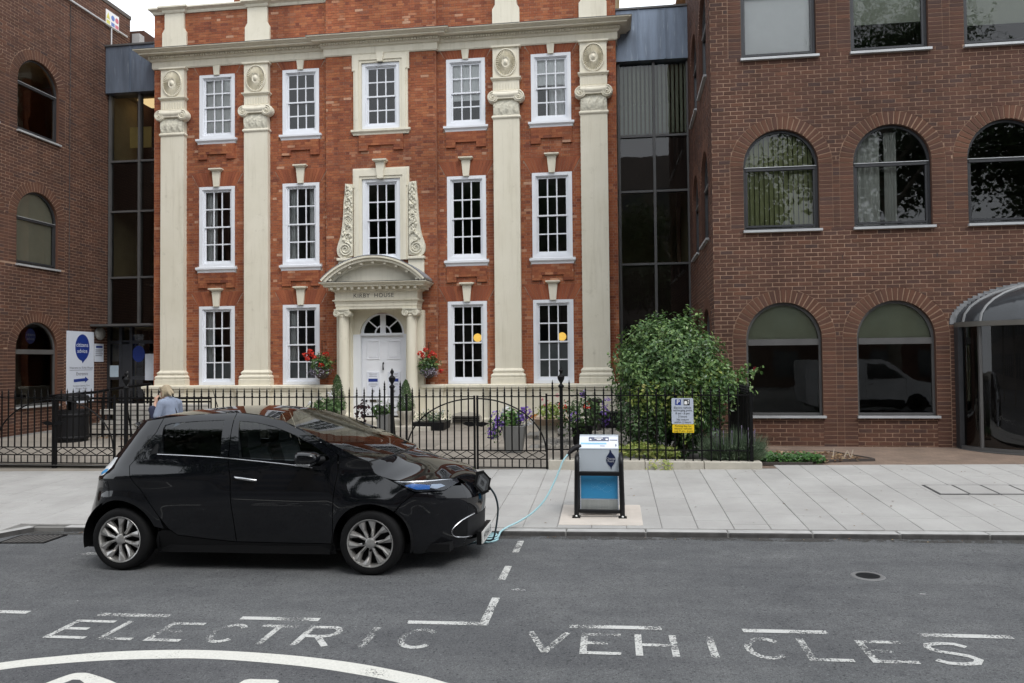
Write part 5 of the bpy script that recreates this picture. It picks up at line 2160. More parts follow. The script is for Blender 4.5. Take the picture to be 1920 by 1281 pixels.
# low stone wall below the right-hand run
lw = thing('low_wall', 'low pale stone kerb wall carrying the right-hand railing', 'wall', (0, 0, 0))
xs = [-1.06, .52, 1.46, 2.37]
for a, c in zip(xs[:-1], xs[1:]):
    q = MB()
    q.box(a, c - .008, 12.33, 12.62, .10, .40 + random.uniform(-.004, .004))
    obj('coping_stone', q, M['stone'], lw, bev=.012)

# ================================================================== signs on the railing
sg = thing('parking_sign', 'grey and yellow electric vehicle parking bay sign fixed to the railing', 'sign', (1.13, RLY - .05, .86))
SM = lambda u, z, d: (u, -d, z)


def rrect(u0, u1, z0, z1, r, n=4):
    out_ = []
    for cx_, cz_, a0_ in ((u1 - r, z0 + r, -pi / 2), (u1 - r, z1 - r, 0), (u0 + r, z1 - r, pi / 2), (u0 + r, z0 + r, pi)):
        out_ += [(cx_ + r * cos(a0_ + pi / 2 * i / n), cz_ + r * sin(a0_ + pi / 2 * i / n)) for i in range(n + 1)]
    return out_


SG = mat('sign_grey', (.43, .47, .55), .5, var=.03)
BLK = mat('sign_black', (.008, .008, .01), .5)
WP = mat('sign_print_white', (.8, .8, .8), .5, var=.02)
q = MB()
q.prism(rrect(-.175, .172, .14, .56, .018), SM, 0, .006)
pl = obj('upper_plate', q, SG, sg)
q = MB()
q.prism(rrect(-.165, .18, .0, .134, .008), SM, 0, .006)
pl2 = obj('lower_plate', q, mat('sign_yellow', (.75, .52, .012), .5, var=.03), sg)
q = MB()
q.prism(R4(-.115, -.025, .45, .54), SM, .006, .008)
obj('parking_symbol', q, BLUE, pl)
obj('letter', text_mb('P', .105, lambda u, z, d: SM(u - .07, z + .495, d), .011), WP, pl)
q = MB()
q.prism(R4(.02, .115, .445, .54), SM, .006, .008)
obj('charging_symbol', q, BLK, pl)
q = MB()
q.prism([(.03, .46), (.075, .46), (.075, .49), (.068, .515), (.037, .515), (.03, .49)], SM, .008, .010)
q.prism(R4(.088, .098, .47, .50), SM, .008, .010)
q.prism([(.083, .52), (.093, .505), (.105, .52), (.093, .535)], SM, .008, .010)
obj('car_pictogram', q, WP, pl)
for tx, z, s_ in (('Electric vehicle', .405, .046), ('recharging point', .362, .046), ('8 am - 6 pm', .312, .046), ('2 hours', .262, .046), ('No return', .212, .046), ('within 2 hours', .17, .046)):
    obj('text_line', text_mb(tx, s_, lambda u, zz, d: SM(u, zz + z, d), .009), BLK, pl)
for tx, z in (('Parking bay for', .108), ('electric vehicles', .067), ('only 8 am - 6 pm', .026)):
    obj('text_line', text_mb(tx, .044, lambda u, zz, d: SM(u + .007, zz + z, d), .009), BLK, pl2)

# ================================================================== charging post
CPY = 9.38
z0c = pz(-.17, CPY)
cp = thing('charging_post', 'grey and blue electric vehicle charging post in a black hoop guard', 'charging post', (-.17, CPY, z0c))
CG = mat('charger_grey', (.46, .505, .55), .35, var=.03)
CW = mat('charger_white', (.66, .70, .78), .35, var=.02)
CB = mat('charger_blue', (.035, .25, .49), .4, var=.04)
CS = mat('brushed_steel', (.42, .44, .43), .4, metal=.5, var=.12, stretch=(14, 14, .5))
q = MB()
prf = [(-.02, .56), (-.02, .845), (.10, .985), (.28, .985), (.28, .56)]
q.prism(prf, lambda u, z, d: (d, u, z), -.245, .235)
hd = obj('head', q, CG, cp, bev=.006)
SL = lambda u, t, d: (u, -.02 + .12 * t - .76 * d, .845 + .14 * t + .65 * d)
q = MB()
q.prism(R4(-.243, .233, .03, .985), SL, .001, .004)
fc = obj('sloping_fascia', q, CW, hd)
q = MB()
q.prism(R4(-.13, .12, .60, .92), SL, .004, .007)
obj('display', q, mat('lcd_grey', (.10, .11, .17), .25), fc)
q = MB()
q.prism(R4(-.06, .045, .80, .86), SL, .007, .009)
q.prism(R4(-.03, .025, .68, .74), SL, .007, .009)
q.prism([(-.125, .66), (-.09, .66), (-.107, .79)], SL, .007, .009)
q.prism(R4(.08, .108, .68, .79), SL, .007, .009)
obj('display_text', q, WP, fc)
q = MB()
q.prism(R4(-.23, .09, .34, .46), SL, .004, .006)
obj('blue_stripe', q, mat('pale_blue_print', (.22, .48, .66), .4), fc)
q = MB()
q.prism(R4(.13, .225, .65, .72), SL, .004, .006)
q.prism(R4(.01, .07, .19, .23), SL, .004, .006)
q.prism([(.207, .40), (.197, .27), (.207, .13), (.217, .27)], SL, .004, .006)
obj('small_print', q, mat('dark_grey_print', (.12, .13, .18), .5), fc)
HM_ = lambda u, z, d: (u, -.022 - d, z)
q = MB()
drop = catmull([(.135, .835), (.16, .79), (.195, .745), (.20, .70), (.18, .655), (.155, .62), (.148, .588), (.135, .62), (.105, .655), (.085, .70), (.09, .745), (.12, .79)], 4, True)
q.prism([(p.x, p.y) for p in drop], HM_, 0, .003)
lg = obj('drop_badge', q, mat('navy_badge', (.012, .02, .06), .3), hd)
for tx, zz in (('Charge', .722), ('Point', .690)):
    obj('lettering', text_mb(tx, .038, lambda u, z, d: HM_(u + .142, z + zz, d), .005), mat('badge_print', (.5, .51, .53), .5), lg)
q = MB()
q.box(-.245, .235, .02, .24, .06, .56)
bd_ = obj('cabinet', q, CW, cp, bev=.004)
q = MB()
q.box(-.232, .222, .012, .019, .22, .515)
obj('blue_panel', q, CB, bd_)
for za, zb_ in ((.07, .205), (.525, .55)):
    q = MB()
    q.box(-.232, .222, .011, .018, za, zb_)
    obj('steel_panel', q, CS, bd_)
q = MB()
for k in range(3):
    a_, c_ = (-.08, .36), (.0, .30)
    for j in range(14):
        t = j / 13
        u = -.10 + .24 * t
        q.lathe([(.0035, 0), (.0, .001)], 5, (u, .0115, .335 + .035 * sin(t * 6 + k * 2.1) + k * .03), 'y')
obj('perforation_pattern', q, mat('pale_dots', (.25, .5, .68), .5), bd_)['kind'] = 'stuff'
BT = mat('black_powder_coat', (.006, .006, .007), .4, var=.2, spec=.35)
for s_ in (-1, 1):
    q = MB()
    x_ = -.005 + s_ * .272
    q.tube([(x_ + s_ * .012, -.055, .0), (x_ + s_ * .006, -.055, .35), (x_, -.055, .65), (x_, -.05, .70), (x_, -.02, .735), (x_, .04, .75), (x_, .20, .75), (x_, .26, .735), (x_, .29, .70), (x_, .30, .65), (x_ + s_ * .012, .30, 0)], .031, 12)
    hp = obj('hoop', q, BT, cp, 60)
    q = MB()
    for yy in (-.055, .30):
        q.box(x_ + s_ * .012 - .05, x_ + s_ * .012 + .05, yy - .06, yy + .06, 0, .012)
    obj('base_plate', q, BT, hp)
    q = MB()
    for yy in (-.10, .26):
        q.ball((x_ + s_ * .012, yy, .018), .016, 8, 6)
    obj('bolt', q, mat('zinc_bolt', (.6, .6, .58), .4, metal=.6), hp, 60)
for z, hh in ((.54, .026), (.075, .022)):
    q = MB()
    q.box(-.26, .25, -.075, -.035, z - hh, z + hh)
    obj('cross_bar', q, BT, cp, bev=.008)

# ================================================================== charging cable
cab = thing('charging_cable', 'pale blue charging cable running from the post to the car nose, coiled on road', 'cable', (-1.4, 8.4, gz(-1.4)))
CY = mat('pale_blue_cable', (.33, .53, .57), .45, var=.06)
off = Vector((1.4, -8.4, -gz(-1.4)))


def cpts(lst, n=8):
    return [Vector(p) + off for p in catmull([Vector(p) for p in lst], n)]


g0 = gz(-1.4) + .012
q = MB()
coil = []
q.tube(cpts([(-.56, 9.30, .88), (-.62, 9.26, .80), (-.66, 9.22, .70), (-.72, 9.16, .56), (-.83, 9.06, .36), (-.97, 8.98, .22), (-1.12, 8.90, .13), (-1.24, 8.78, .09), (-1.31, 8.66, .06), (-1.33, 8.58, g0 + .012), (-1.33, 8.46, g0),
                (-1.40, 8.36, g0), (-1.55, 8.32, g0), (-1.66, 8.40, g0), (-1.62, 8.54, g0 + .01), (-1.48, 8.62, g0 + .014), (-1.34, 8.58, g0 + .02), (-1.34, 8.46, g0 + .02), (-1.46, 8.40, g0 + .016), (-1.60, 8.44, g0 + .018), (-1.62, 8.56, g0 + .026),
                (-1.50, 8.66, g0 + .02), (-1.37, 8.62, g0 + .03), (-1.36, 8.50, g0 + .034), (-1.50, 8.42, g0 + .03), (-1.72, 8.30, g0), (-1.86, 8.24, g0)]), .0115, 8)
obj('cable', q, CY, cab, 180)
q = MB()
q.tube(cpts([(-1.86, 8.235, g0), (-1.66, 8.22, g0), (-1.50, 8.28, g0 + .03), (-1.55, 8.45, g0 + .06), (-1.58, 8.52, g0 + .06), (-1.50, 8.42, g0 + .05), (-1.42, 8.31, g0 + .03), (-1.36, 8.30, g0 + .04), (-1.33, 8.29, .10), (-1.30, 8.28, .25), (-1.28, 8.24, .42), (-1.30, 8.18, .56), (-1.35, 8.12, .66), (-1.40, 8.08, .72)]), .011, 8)
obj('car_end_cable', q, mat('dark_cable', (.03, .05, .06), .4), cab, 180)
q = MB()
q.tube(cpts([(-.40, 9.40, .97), (-.47, 9.37, .955), (-.53, 9.33, .91), (-.57, 9.30, .86)], 5), [.03, .03, .034, .036, .036, .036, .034, .032, .03, .028, .026, .022, .018, .016, .014, .013][:16], 10)
obj('plug', q, M['bin'], cab, 60)

# ================================================================== litter bin, ramp rails, bench
bn = thing('litter_bin', 'black cylindrical litter bin standing behind the left gate', 'bin', (-12.30, 15.6, fz(15.6)))
bn.scale = (.82, .82, .95)
q = MB()
q.lathe([(.40, .0), (.40, .06), (.44, .08), (.44, .12), (.42, .14), (.42, .60), (.44, .62), (.44, .66), (.42, .68), (.42, .76)], 28)
obj('body', q, M['bin'], bn, 40)
for k in range(4):
    a = pi / 4 + k * pi / 2
    q = MB()
    q.box(-.06, .06, -.02, .02, .74, 1.0)
    obj('hood_post', q, M['bin'], bn, loc=(.38 * cos(a), .38 * sin(a), 0), rot=(0, 0, a + pi / 2))
q = MB()
q.lathe([(.44, .98), (.44, 1.03), (.40, 1.10), (.15, 1.15), (0, 1.155)], 28)
obj('hood', q, M['bin'], bn, 40)

rw = thing('ramp_wall', 'pale block ramp wall glimpsed through the railings beside the entrance', 'wall', (-10.9, 16.6, fz(16.6)))
for r_ in range(6):
    for k in range(4):
        q = MB()
        a = -1.45 + k * .72 + (.36 if r_ % 2 else 0)
        c = min(a + .71, 1.35)
        q.box(a, c, 0, .12, r_ * .13, r_ * .13 + .122)
        obj('block', q, mat('pale_block', (.68, .65, .60), .8, var=.12) if r_ + k == 0 else bpy.data.materials['pale_block'], rw)
rp = thing('ramp_railing', 'black ramp balustrade with upright bars before the entrance door', 'railing', (-10.9, 16.4, fz(16.4)))
for z in (.06, .84, .92):
    q = MB()
    q.box(-1.6, 1.55, -.02, .02, z - .02, z + .02)
    obj('rail', q, M['iron'], rp)
for k in range(11):
    q = MB()
    u = -1.55 + k * .31
    q.box(u - .012, u + .012, -.012, .012, 0, .92)
    obj('upright', q, M['iron'], rp)
for k in range(6):
    q = MB()
    q.box(-1.55, 1.5, -.008, .008, .18 + k * .11, .194 + k * .11)
    obj('wire', q, M['iron'], rp)
q = MB()
q.tube([(-14.5, 17.5, 1.24), (-13.17, 17.5, 1.34), (-12.58, 17.5, 1.43), (-11.6, 17.5, 1.55)], .035, 8)
hr = tag(obj('ramp_handrail', q, M['iron'], None, 60), 'black sloping handrail of the ramp in front of signboard and entrance', 'handrail')
for p in ((-14.2, 17.5, 1.27), (-12.9, 17.5, 1.38), (-11.7, 17.5, 1.54)):
    q = MB()
    q.tube([p, (p[0], p[1], .3)], .025, 6)
    obj('support', q, M['iron'], hr, 60)

sb = thing('stone_bench', 'cream stone bench with scrolled leg between house corner and bush', 'bench', (.55, 14.55, fz(14.5)))
q = MB()
q.box(-.32, .9, -.22, .22, .40, .52)
obj('seat', q, M['stone'], sb, bev=.02)
for u in (-.12, .68):
    q = MB()
    q.prism([(p.x, p.y) for p in catmull([(-.12, 0), (.12, 0), (.12, .08), (.06, .18), (.10, .30), (.14, .40), (-.14, .40), (-.10, .30), (-.06, .18), (-.12, .08)], 3, True)], lambda a, z, d: (u + a, d, z), -.18, .18)
    obj('leg', q, M['stone'], sb, 40)
q = MB()
q.box(-.32, .9, .20, .27, .52, .95)
obj('backrest', q, M['stone'], sb, bev=.02)
# ================================================================== planting
def leaf(q, p, s, n, var, asp=.5, fold=.25):
    """one folded leaf of length s at p facing roughly n"""
    n = Vector(n).normalized()
    a = n.orthogonal().normalized()
    an = random.uniform(0, 2 * pi)
    t = a * cos(an) + n.cross(a) * sin(an)
    b_ = n.cross(t)
    w_ = s * asp / 2
    p = Vector(p)
    m1, m2 = p - b_ * w_ + n * w_ * fold + t * s * .45, p + b_ * w_ + n * w_ * fold + t * s * .45
    q.add([p, m1, p + t * s, m2], [(0, 1, 2), (0, 2, 3)], max(.001, min(.999, var)))


def rnd_dir():
    while True:
        v = Vector((random.uniform(-1, 1), random.uniform(-1, 1), random.uniform(-1, 1)))
        if .05 < v.length < 1:
            return v.normalized()


def cloud(q, c, r, n, s, asp=.5, shell=.55, var0=.5, dv=.3, lump=.25, fz_=2.2, up=.35, seed=0):
    """leaves through the outer part of a lumpy ellipsoid"""
    c = Vector(c)
    for i in range(n):
        d = rnd_dir()
        k = 1 + lump * noise.noise(d * fz_ + Vector((seed, seed * .7, 0))) * 1.6
        t = shell + (1 - shell) * random.random() ** .6
        p = c + Vector((d.x * r[0], d.y * r[1], d.z * r[2])) * k * t
        nn = (d + rnd_dir() * .8 + Vector((0, 0, up))).normalized()
        leaf(q, p, s * random.uniform(.6, 1.25), nn, var0 + random.uniform(-dv, dv) + .2 * noise.noise(p * 3), asp)


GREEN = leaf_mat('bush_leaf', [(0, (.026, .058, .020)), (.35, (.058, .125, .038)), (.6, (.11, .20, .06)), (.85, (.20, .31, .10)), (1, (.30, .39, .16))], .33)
YELLOW = leaf_mat('variegated_leaf', [(0, (.07, .13, .03)), (.4, (.16, .24, .05)), (.75, (.30, .36, .08)), (1, (.46, .42, .16))], .45)
DKGREEN = leaf_mat('conifer_leaf', [(0, (.016, .04, .012)), (.5, (.045, .095, .025)), (1, (.10, .17, .045))], .6)
LAV = leaf_mat('lavender_leaf', [(0, (.06, .10, .055)), (.6, (.13, .19, .11)), (1, (.24, .29, .20))], .6)
TWIG = mat('bush_stem', (.07, .05, .035), .9)

bush = thing('garden_bush', 'large dense rounded green bush behind the right-hand railing', 'bush', (1.0, 13.75, fz(13.75)))
q = MB()
random.seed(21)
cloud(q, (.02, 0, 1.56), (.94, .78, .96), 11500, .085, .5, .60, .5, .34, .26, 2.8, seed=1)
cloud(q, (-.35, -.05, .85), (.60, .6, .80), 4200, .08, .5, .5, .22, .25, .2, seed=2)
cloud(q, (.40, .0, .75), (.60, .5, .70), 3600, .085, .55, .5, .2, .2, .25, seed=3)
cloud(q, (.50, -.1, 1.40), (.62, .6, .60), 3000, .085, .55, .55, .52, .32, .3, seed=13)
cloud(q, (.92, .0, 1.32), (.52, .45, .46), 1100, .085, .6, .4, .62, .3, .3, seed=4)
cloud(q, (-.02, 0, 2.22), (.55, .5, .40), 800, .075, .5, .3, .62, .3, .4, seed=5)
for k in range(40):      # shoots that break the outline
    d = rnd_dir()
    d.z = abs(d.z) * .8 + .1
    base = Vector((-.05, 0, 1.5)) + Vector((d.x * .9, d.y * .7, d.z * .98))
    L_ = random.uniform(.06, .30)
    for j in range(9):
        leaf(q, base + d * (L_ * j / 8 - .05) + rnd_dir() * .02, .07, (d + rnd_dir()).normalized(), random.uniform(.4, .95))
for p0, p1, n in (((1.15, -.1, 1.35), (1.62, -.15, 1.62), 60), ((1.1, 0, 1.2), (1.48, -.1, 1.28), 50), ((1.2, 0, 1.3), (1.40, -.1, 1.75), 45)):
    for j in range(n):
        t = random.random()
        leaf(q, Vector(p0).lerp(Vector(p1), t) + rnd_dir() * .07 * (1.1 - t * .6), .08, rnd_dir(), random.uniform(.4, 1.0), .6)
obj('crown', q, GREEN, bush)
q = MB()
cloud(q, (.22, -.5, 1.0), (.36, .25, .58), 700, .085, .6, .3, .6, .4, .3, seed=7)
cloud(q, (-.35, -.55, 1.15), (.42, .2, .28), 420, .075, .6, .3, .55, .35, .3, seed=8)
cloud(q, (.62, -.35, 1.5), (.3, .3, .3), 260, .08, .6, .3, .5, .3, .3, seed=9)
obj('variegated_growth', q, YELLOW, bush)
q = MB()
for k in range(14):
    a, c = random.uniform(-.35, .5), random.uniform(-.3, .3)
    q.tube([(a * .5, c * .5, 0), (a * 1.1 + random.uniform(-.1, .1), c, .7), (a * 1.5, c * 1.3, 1.5)], [.022, .016, .006], 5)
obj('stems', q, TWIG, bush, 60)
q = MB()
for j in range(3):
    cloud(q, (1.5 - j * .3, -.12, 1.60 - j * .2), (.03, .03, .03), 12, .04, .8, .2, .5, .3, 0)
obj('rose', q, leaf_mat('dark_red_petal', [(0, (.16, .01, .02)), (1, (.32, .03, .05))], .5), bush)

gc = MB()
random.seed(5)
for i in range(900):
    x_, y_ = random.uniform(-.1, 1.1), random.uniform(12.68, 13.3)
    leaf(gc, (x_, y_, .40 + random.random() * .22 * (1 - abs(x_ - .5))), .07, rnd_dir() + Vector((0, -.4, .6)), random.random() * .5 + .45, .7)
for i in range(110):         # trailing over the wall
    x_ = random.choice((.66, .85, .87)) + random.gauss(0, .05)
    leaf(gc, (x_, 12.36 - random.random() * .08, .42 - random.random() * .17), .04, (0, -1, .4), random.uniform(.5, 1), .7)
tag(obj('trailing_plant', gc, YELLOW), 'yellow-green trailing plant spilling over low stone wall under the bush', 'plant')

lav = thing('lavender_clump', 'grey-green lavender clump leaning over the end of the low stone wall', 'plant', (1.95, 12.62, .38))
q = MB()
random.seed(9)
for i in range(3000):
    a, r_ = random.uniform(0, 2 * pi), random.random() ** .6
    h_ = random.uniform(.16, .62)
    b0 = Vector((.12 * r_ * cos(a) * 3.2, .09 * r_ * sin(a), 0))
    tip = b0 + Vector((.24 * r_ * cos(a), .16 * r_ * sin(a) - .04, h_ * (1.1 - .4 * r_)))
    d = (tip - b0)
    sd = d.cross(Vector((random.random() - .5, random.random() - .5, .1))).normalized() * .0065
    q.add([b0 - sd, b0 + sd, tip], [(0, 1, 2)], random.random())
    mid = b0 + d * .6
    leaf(q, mid, .05, rnd_dir(), random.random(), .25)
obj('foliage', q, LAV, lav)
q = MB()
for i in range(16):
    a = random.uniform(0, 2 * pi)
    p = Vector((.35 * cos(a), .2 * sin(a) - .05, .40 + random.random() * .16))
    q.tube([p - Vector((0, 0, .18)), p], .003, 4)
    q.tube([p, p + Vector((0, 0, .045))], .007, 5)
stuff(obj('flower_spikes', q, mat('faded_lavender', (.16, .13, .20), .8), lav))

# planting bed beside the office wall
bed = thing('planting_bed', 'shaped planting bed with dark edging beside the brown brick wall', 'flower bed', (0, 0, 0))
pts = [(2.42, 12.72), (3.12, 12.72), (3.22, 12.74), (3.16, 12.86), (3.30, 13.0), (3.75, 13.16), (4.36, 13.28), (4.36, 13.42), (3.95, 14.35), (2.3, 14.45)]
Zb = lambda u, z, d: (u, z, d)
q = MB()
q.prism(pts, Zb, .26, .335)
obj('soil', q, mat('bark_mulch', (.105, .065, .042), .95, var=.5, scale=25, bmp=.6, bscale=30), bed)
q = MB()
for a, c in zip(pts, pts[1:] + pts[:1]):
    q.tube([(a[0], a[1], .325), (c[0], c[1], .325)], .032, 4, square=True)
obj('edging', q, mat('dark_edging_brick', (.055, .045, .04), .9, var=.2), bed)
q = MB()
random.seed(31)
for i in range(1100):
    x_ = 2.45 + 1.0 * random.random() ** 1.3
    y_ = random.uniform(12.76, 13.35)
    leaf(q, (x_, y_, .34 + random.random() * .09), .065, (random.gauss(0, .4), -.3 + random.gauss(0, .4), 1), random.random(), .8)
obj('ground_cover', q, leaf_mat('bright_ground_cover', [(0, (.02, .06, .012)), (.6, (.045, .125, .025)), (1, (.09, .2, .05))], .4), bed)['kind'] = 'stuff'
q = MB()
for i in range(520):
    x_ = random.uniform(2.6, 4.2)
    y_ = random.uniform(12.95, 14.2)
    if y_ < 12.75 + max(0, x_ - 3.1) * .45 or y_ > 14.3 - max(0, x_ - 4) * 3:
        continue
    leaf(q, (x_, y_, .342), random.uniform(.04, .09), (random.gauss(0, .3), random.gauss(0, .3), 1), random.random(), .6)
obj('dry_leaves', q, leaf_mat('dry_leaf', [(0, (.10, .05, .025)), (.5, (.25, .15, .075)), (1, (.46, .36, .22))], .8), bed)['kind'] = 'stuff'
q = MB()
for x_, y_, dx, dz in ((3.75, 13.45, .02, .16), (3.93, 13.45, .05, .11), (4.06, 13.5, -.06, .12), (4.06, 13.5, .04, .14)):
    q.tube([(x_, y_, .33), (x_ + dx, y_, .33 + dz)], .010, 5)
obj('cut_stem', q, mat('pale_cut_stem', (.5, .42, .34), .9), bed)


def petals(q, c, r, n, s, var=(0, 1)):
    for i in range(n):
        d = rnd_dir()
        p = Vector(c) + Vector((d.x * r[0], d.y * r[1], d.z * r[2])) * random.uniform(.6, 1.05)
        for k in range(3):
            leaf(q, p, s, (d + rnd_dir() * .5 + Vector((0, -.3, .1))), random.uniform(*var), .95, .1)


PURPLE = leaf_mat('purple_petal', [(0, (.07, .02, .20)), (.6, (.14, .05, .36)), (1, (.36, .26, .6))], .6)
WHITEP = leaf_mat('white_petal', [(0, (.6, .6, .62)), (1, (.8, .8, .8))], .6)
REDP = leaf_mat('red_petal', [(0, (.42, .015, .01)), (1, (.75, .06, .03))], .5)
PINKP = leaf_mat('pink_petal', [(0, (.55, .12, .18)), (1, (.8, .38, .42))], .6)
GP = mat('grey_planter', (.155, .155, .15), .7, var=.1, scale=6, stretch=(3, 3, .6))


def planter(name, label, x_, y_, w0, w1, h_, m_=None):
    t_ = thing(name, label, 'planter', (x_, y_, fz(y_)))
    q_ = MB()
    a, c = w0 / 2, w1 / 2
    q_.hexa([(-a, -a, 0), (a, -a, 0), (a, a, 0), (-a, a, 0), (-c, -c, h_), (c, -c, h_), (c, c, h_), (-c, c, h_)])
    obj('pot', q_, m_ or GP, t_, bev=.01)
    return t_


random.seed(77)
fz14 = fz(14.6)
t_ = planter('flower_planter', 'grey tapered planter overflowing with purple and white petunias behind the gate', -1.90, 14.4, .30, .44, .52)
q = MB()
cloud(q, (-.06, -.02, .66), (.27, .24, .2), 520, .075, .7, .4, .6, .3, .3)
cloud(q, (-.38, -.1, .45), (.14, .14, .26), 160, .06, .6, .3, .5, .3, .3)
obj('leaves', q, YELLOW if False else leaf_mat('petunia_leaf', [(0, (.03, .08, .02)), (.6, (.09, .2, .045)), (1, (.16, .28, .08))], .5), t_)
q = MB()
petals(q, (-.34, -.12, .60), (.17, .13, .22), 46, .055)
petals(q, (-.42, -.14, .38), (.11, .1, .12), 24, .05)
petals(q, (.22, -.06, .78), (.15, .13, .12), 26, .05)
petals(q, (.12, -.12, .66), (.12, .1, .1), 14, .05)
obj('purple_flowers', q, PURPLE, t_)
q = MB()
petals(q, (-.12, -.06, .82), (.12, .12, .1), 14, .05)
petals(q, (.28, -.1, .60), (.14, .1, .1), 9, .05)
obj('white_flowers', q, WHITEP, t_)

t_ = planter('begonia_planter', 'slim grey planter with white begonias and dark leaves before white door', -5.50, 17.5, .25, .30, .44)
q = MB()
cloud(q, (-.05, 0, .54), (.26, .2, .16), 220, .09, .8, .4, .5, .4, .4)
obj('leaves', q, DKGREEN, t_)
q = MB()
cloud(q, (-.50, -.05, .55), (.2, .12, .26), 60, .11, .8, .3, .5, .4, .4)
obj('dark_leaves', q, leaf_mat('maroon_leaf', [(0, (.02, .012, .012)), (1, (.06, .02, .025))], .5), t_)
q = MB()
petals(q, (-.02, -.06, .76), (.2, .15, .18), 18, .06)
obj('white_flowers', q, WHITEP, t_)


def conifer(x_, y_, label, zpot, hgt, r0, stone=True):
    t1 = thing('potted_conifer', label, 'potted tree', (x_, y_, zpot))
    q_ = MB()
    q_.lathe([(.14, 0), (.15, .03), (.11, .08), (.12, .12), (.20, .30), (.235, .38), (.24, .43), (.20, .44), (.19, .40)], 8, c=(0, 0, 0))
    obj('urn', q_, M['stone'], t1, 30)
    q_ = MB()
    for i in range(3600):
        t = random.random() ** 1.6
        rr2 = r0 * 1.15 * (1 - t) ** .62 * (.62 + .38 * sstep(-.05, .2, t)) + .010
        a = random.uniform(0, 2 * pi)
        k = random.uniform(.72, 1.03) * (1 + .12 * noise.noise(Vector((cos(a) * 2, sin(a) * 2, t * 6))))
        p = Vector((cos(a) * rr2 * k, sin(a) * rr2 * k, .44 + hgt * t))
        leaf(q_, p, .05, (cos(a), sin(a), .9), random.random() * .7 + .2 * (1 - t) + .1, .35)
    obj('foliage', q_, DKGREEN, t1)
    q_ = MB()
    q_.tube([(0, 0, .3), (0, 0, .44 + hgt * .7)], [.02, .008], 6)
    obj('stem', q_, TWIG, t1)
    return t1


random.seed(3)
conifer(-5.16, 18.25, 'clipped conical conifer in stone urn right of the white door', fz(18.2) + .03, .76, .215)
conifer(-6.98, 18.30, 'tall clipped conifer in stone urn left of the white door', fz(18.3) + .03, .90, .215)
t_ = planter('hydrangea_pot', 'white hydrangea in a pot left of the white door', -7.0, 17.5, .34, .40, .34)
q = MB()
cloud(q, (0, 0, .58), (.42, .25, .3), 460, .10, .75, .4, .6, .35, .35)
obj('leaves', q, leaf_mat('hydrangea_leaf', [(0, (.03, .08, .025)), (1, (.13, .22, .08))], .5), t_)
for p in ((-.35, -.1, .72), (-.22, -.18, .60), (.22, -.2, .98), (.24, -.2, .88), (-.05, -.22, .86), (-.42, -.05, .58)):
    q = MB()
    petals(q, p, (.06, .06, .06), 16, .035)
    obj('flower_head', q, WHITEP, t_)
t_ = planter('dark_trough', 'low black trough of white and silver bedding right of the door', -4.5, 18.3, .75, .8, .2, M['bin'])
q = MB()
cloud(q, (0, 0, .32), (.45, .3, .16), 420, .07, .5, .3, .5, .4, .4)
obj('silver_leaves', q, LAV, t_)
q = MB()
petals(q, (0, -.05, .45), (.38, .2, .1), 16, .04)
obj('white_flowers', q, WHITEP, t_)
t_ = thing('terracotta_trough', 'pale shallow bowl of pink geraniums and orange flowers on the cobbles', 'planter', (-1.42, 16.6, fz(16.6) + .30))
q = MB()
q.lathe([(.30, 0), (.36, .04), (.46, .13), (.48, .15), (.44, .15), (.40, .1)], 20)
obj('bowl', q, mat('pale_terracotta', (.42, .32, .24), .85, var=.15), t_, 40)
q = MB()
q.lathe([(.22, -.32), (.2, -.1), (.3, .01)], 14)
obj('pedestal', q, M['stone'], t_, 40)
q = MB()
cloud(q, (.05, 0, .28), (.34, .3, .2), 380, .07, .9, .3, .6, .3, .3)
obj('leaves', q, YELLOW, t_)
q = MB()
for p in ((-.15, -.1, .58), (.0, -.05, .50), (.2, 0, .66), (-.05, -.1, .46)):
    petals(q, p, (.05, .05, .04), 9, .035)
obj('pink_flowers', q, PINKP, t_)
q = MB()
petals(q, (-.32, -.1, .2), (.1, .1, .06), 12, .04)
obj('orange_flowers', q, leaf_mat('orange_petal', [(0, (.5, .16, .02)), (1, (.7, .32, .05))], .6), t_)
t_ = planter('petunia_tub', 'dark tub of deep purple petunias and red fuchsia behind the gate post', -.62, 15.4, .34, .42, .42, M['bin'])
q = MB()
cloud(q, (0, 0, .62), (.52, .4, .42), 900, .085, .6, .4, .45, .35, .4)
obj('leaves', q, DKGREEN, t_)
q = MB()
petals(q, (.05, -.1, 1.08), (.08, .08, .1), 14, .045)
petals(q, (-.15, -.3, .62), (.12, .1, .12), 16, .045)
petals(q, (.48, -.2, .62), (.12, .1, .25), 24, .045)
petals(q, (.5, -.2, .9), (.14, .1, .1), 10, .04)
obj('purple_flowers', q, PURPLE, t_)
q = MB()
petals(q, (-.38, -.25, .78), (.1, .1, .18), 16, .04)
petals(q, (.1, -.32, .85), (.12, .08, .1), 8, .04)
obj('red_flowers', q, REDP, t_)
t_ = thing('chimney_pot', 'tall dark chimney pot standing by the plinth near the house corner', 'chimney pot', (-.42, 17.9, fz(17.9) + .05))
q = MB()
q.lathe([(.16, 0), (.14, .05), (.125, .4), (.12, .62), (.17, .66), (.17, .72), (.13, .73), (.13, .69)], 16)
obj('pot', q, mat('sooty_clay', (.022, .018, .018), .8), t_, 40)
t_ = thing('dark_planter_box', 'long low dark planter box against the cream plinth', 'planter', (.0, 18.4, fz(18.4) + .05))
q = MB()
q.box(-.45, .45, -.2, .2, 0, .38)
obj('box', q, M['bin'], t_, bev=.01)

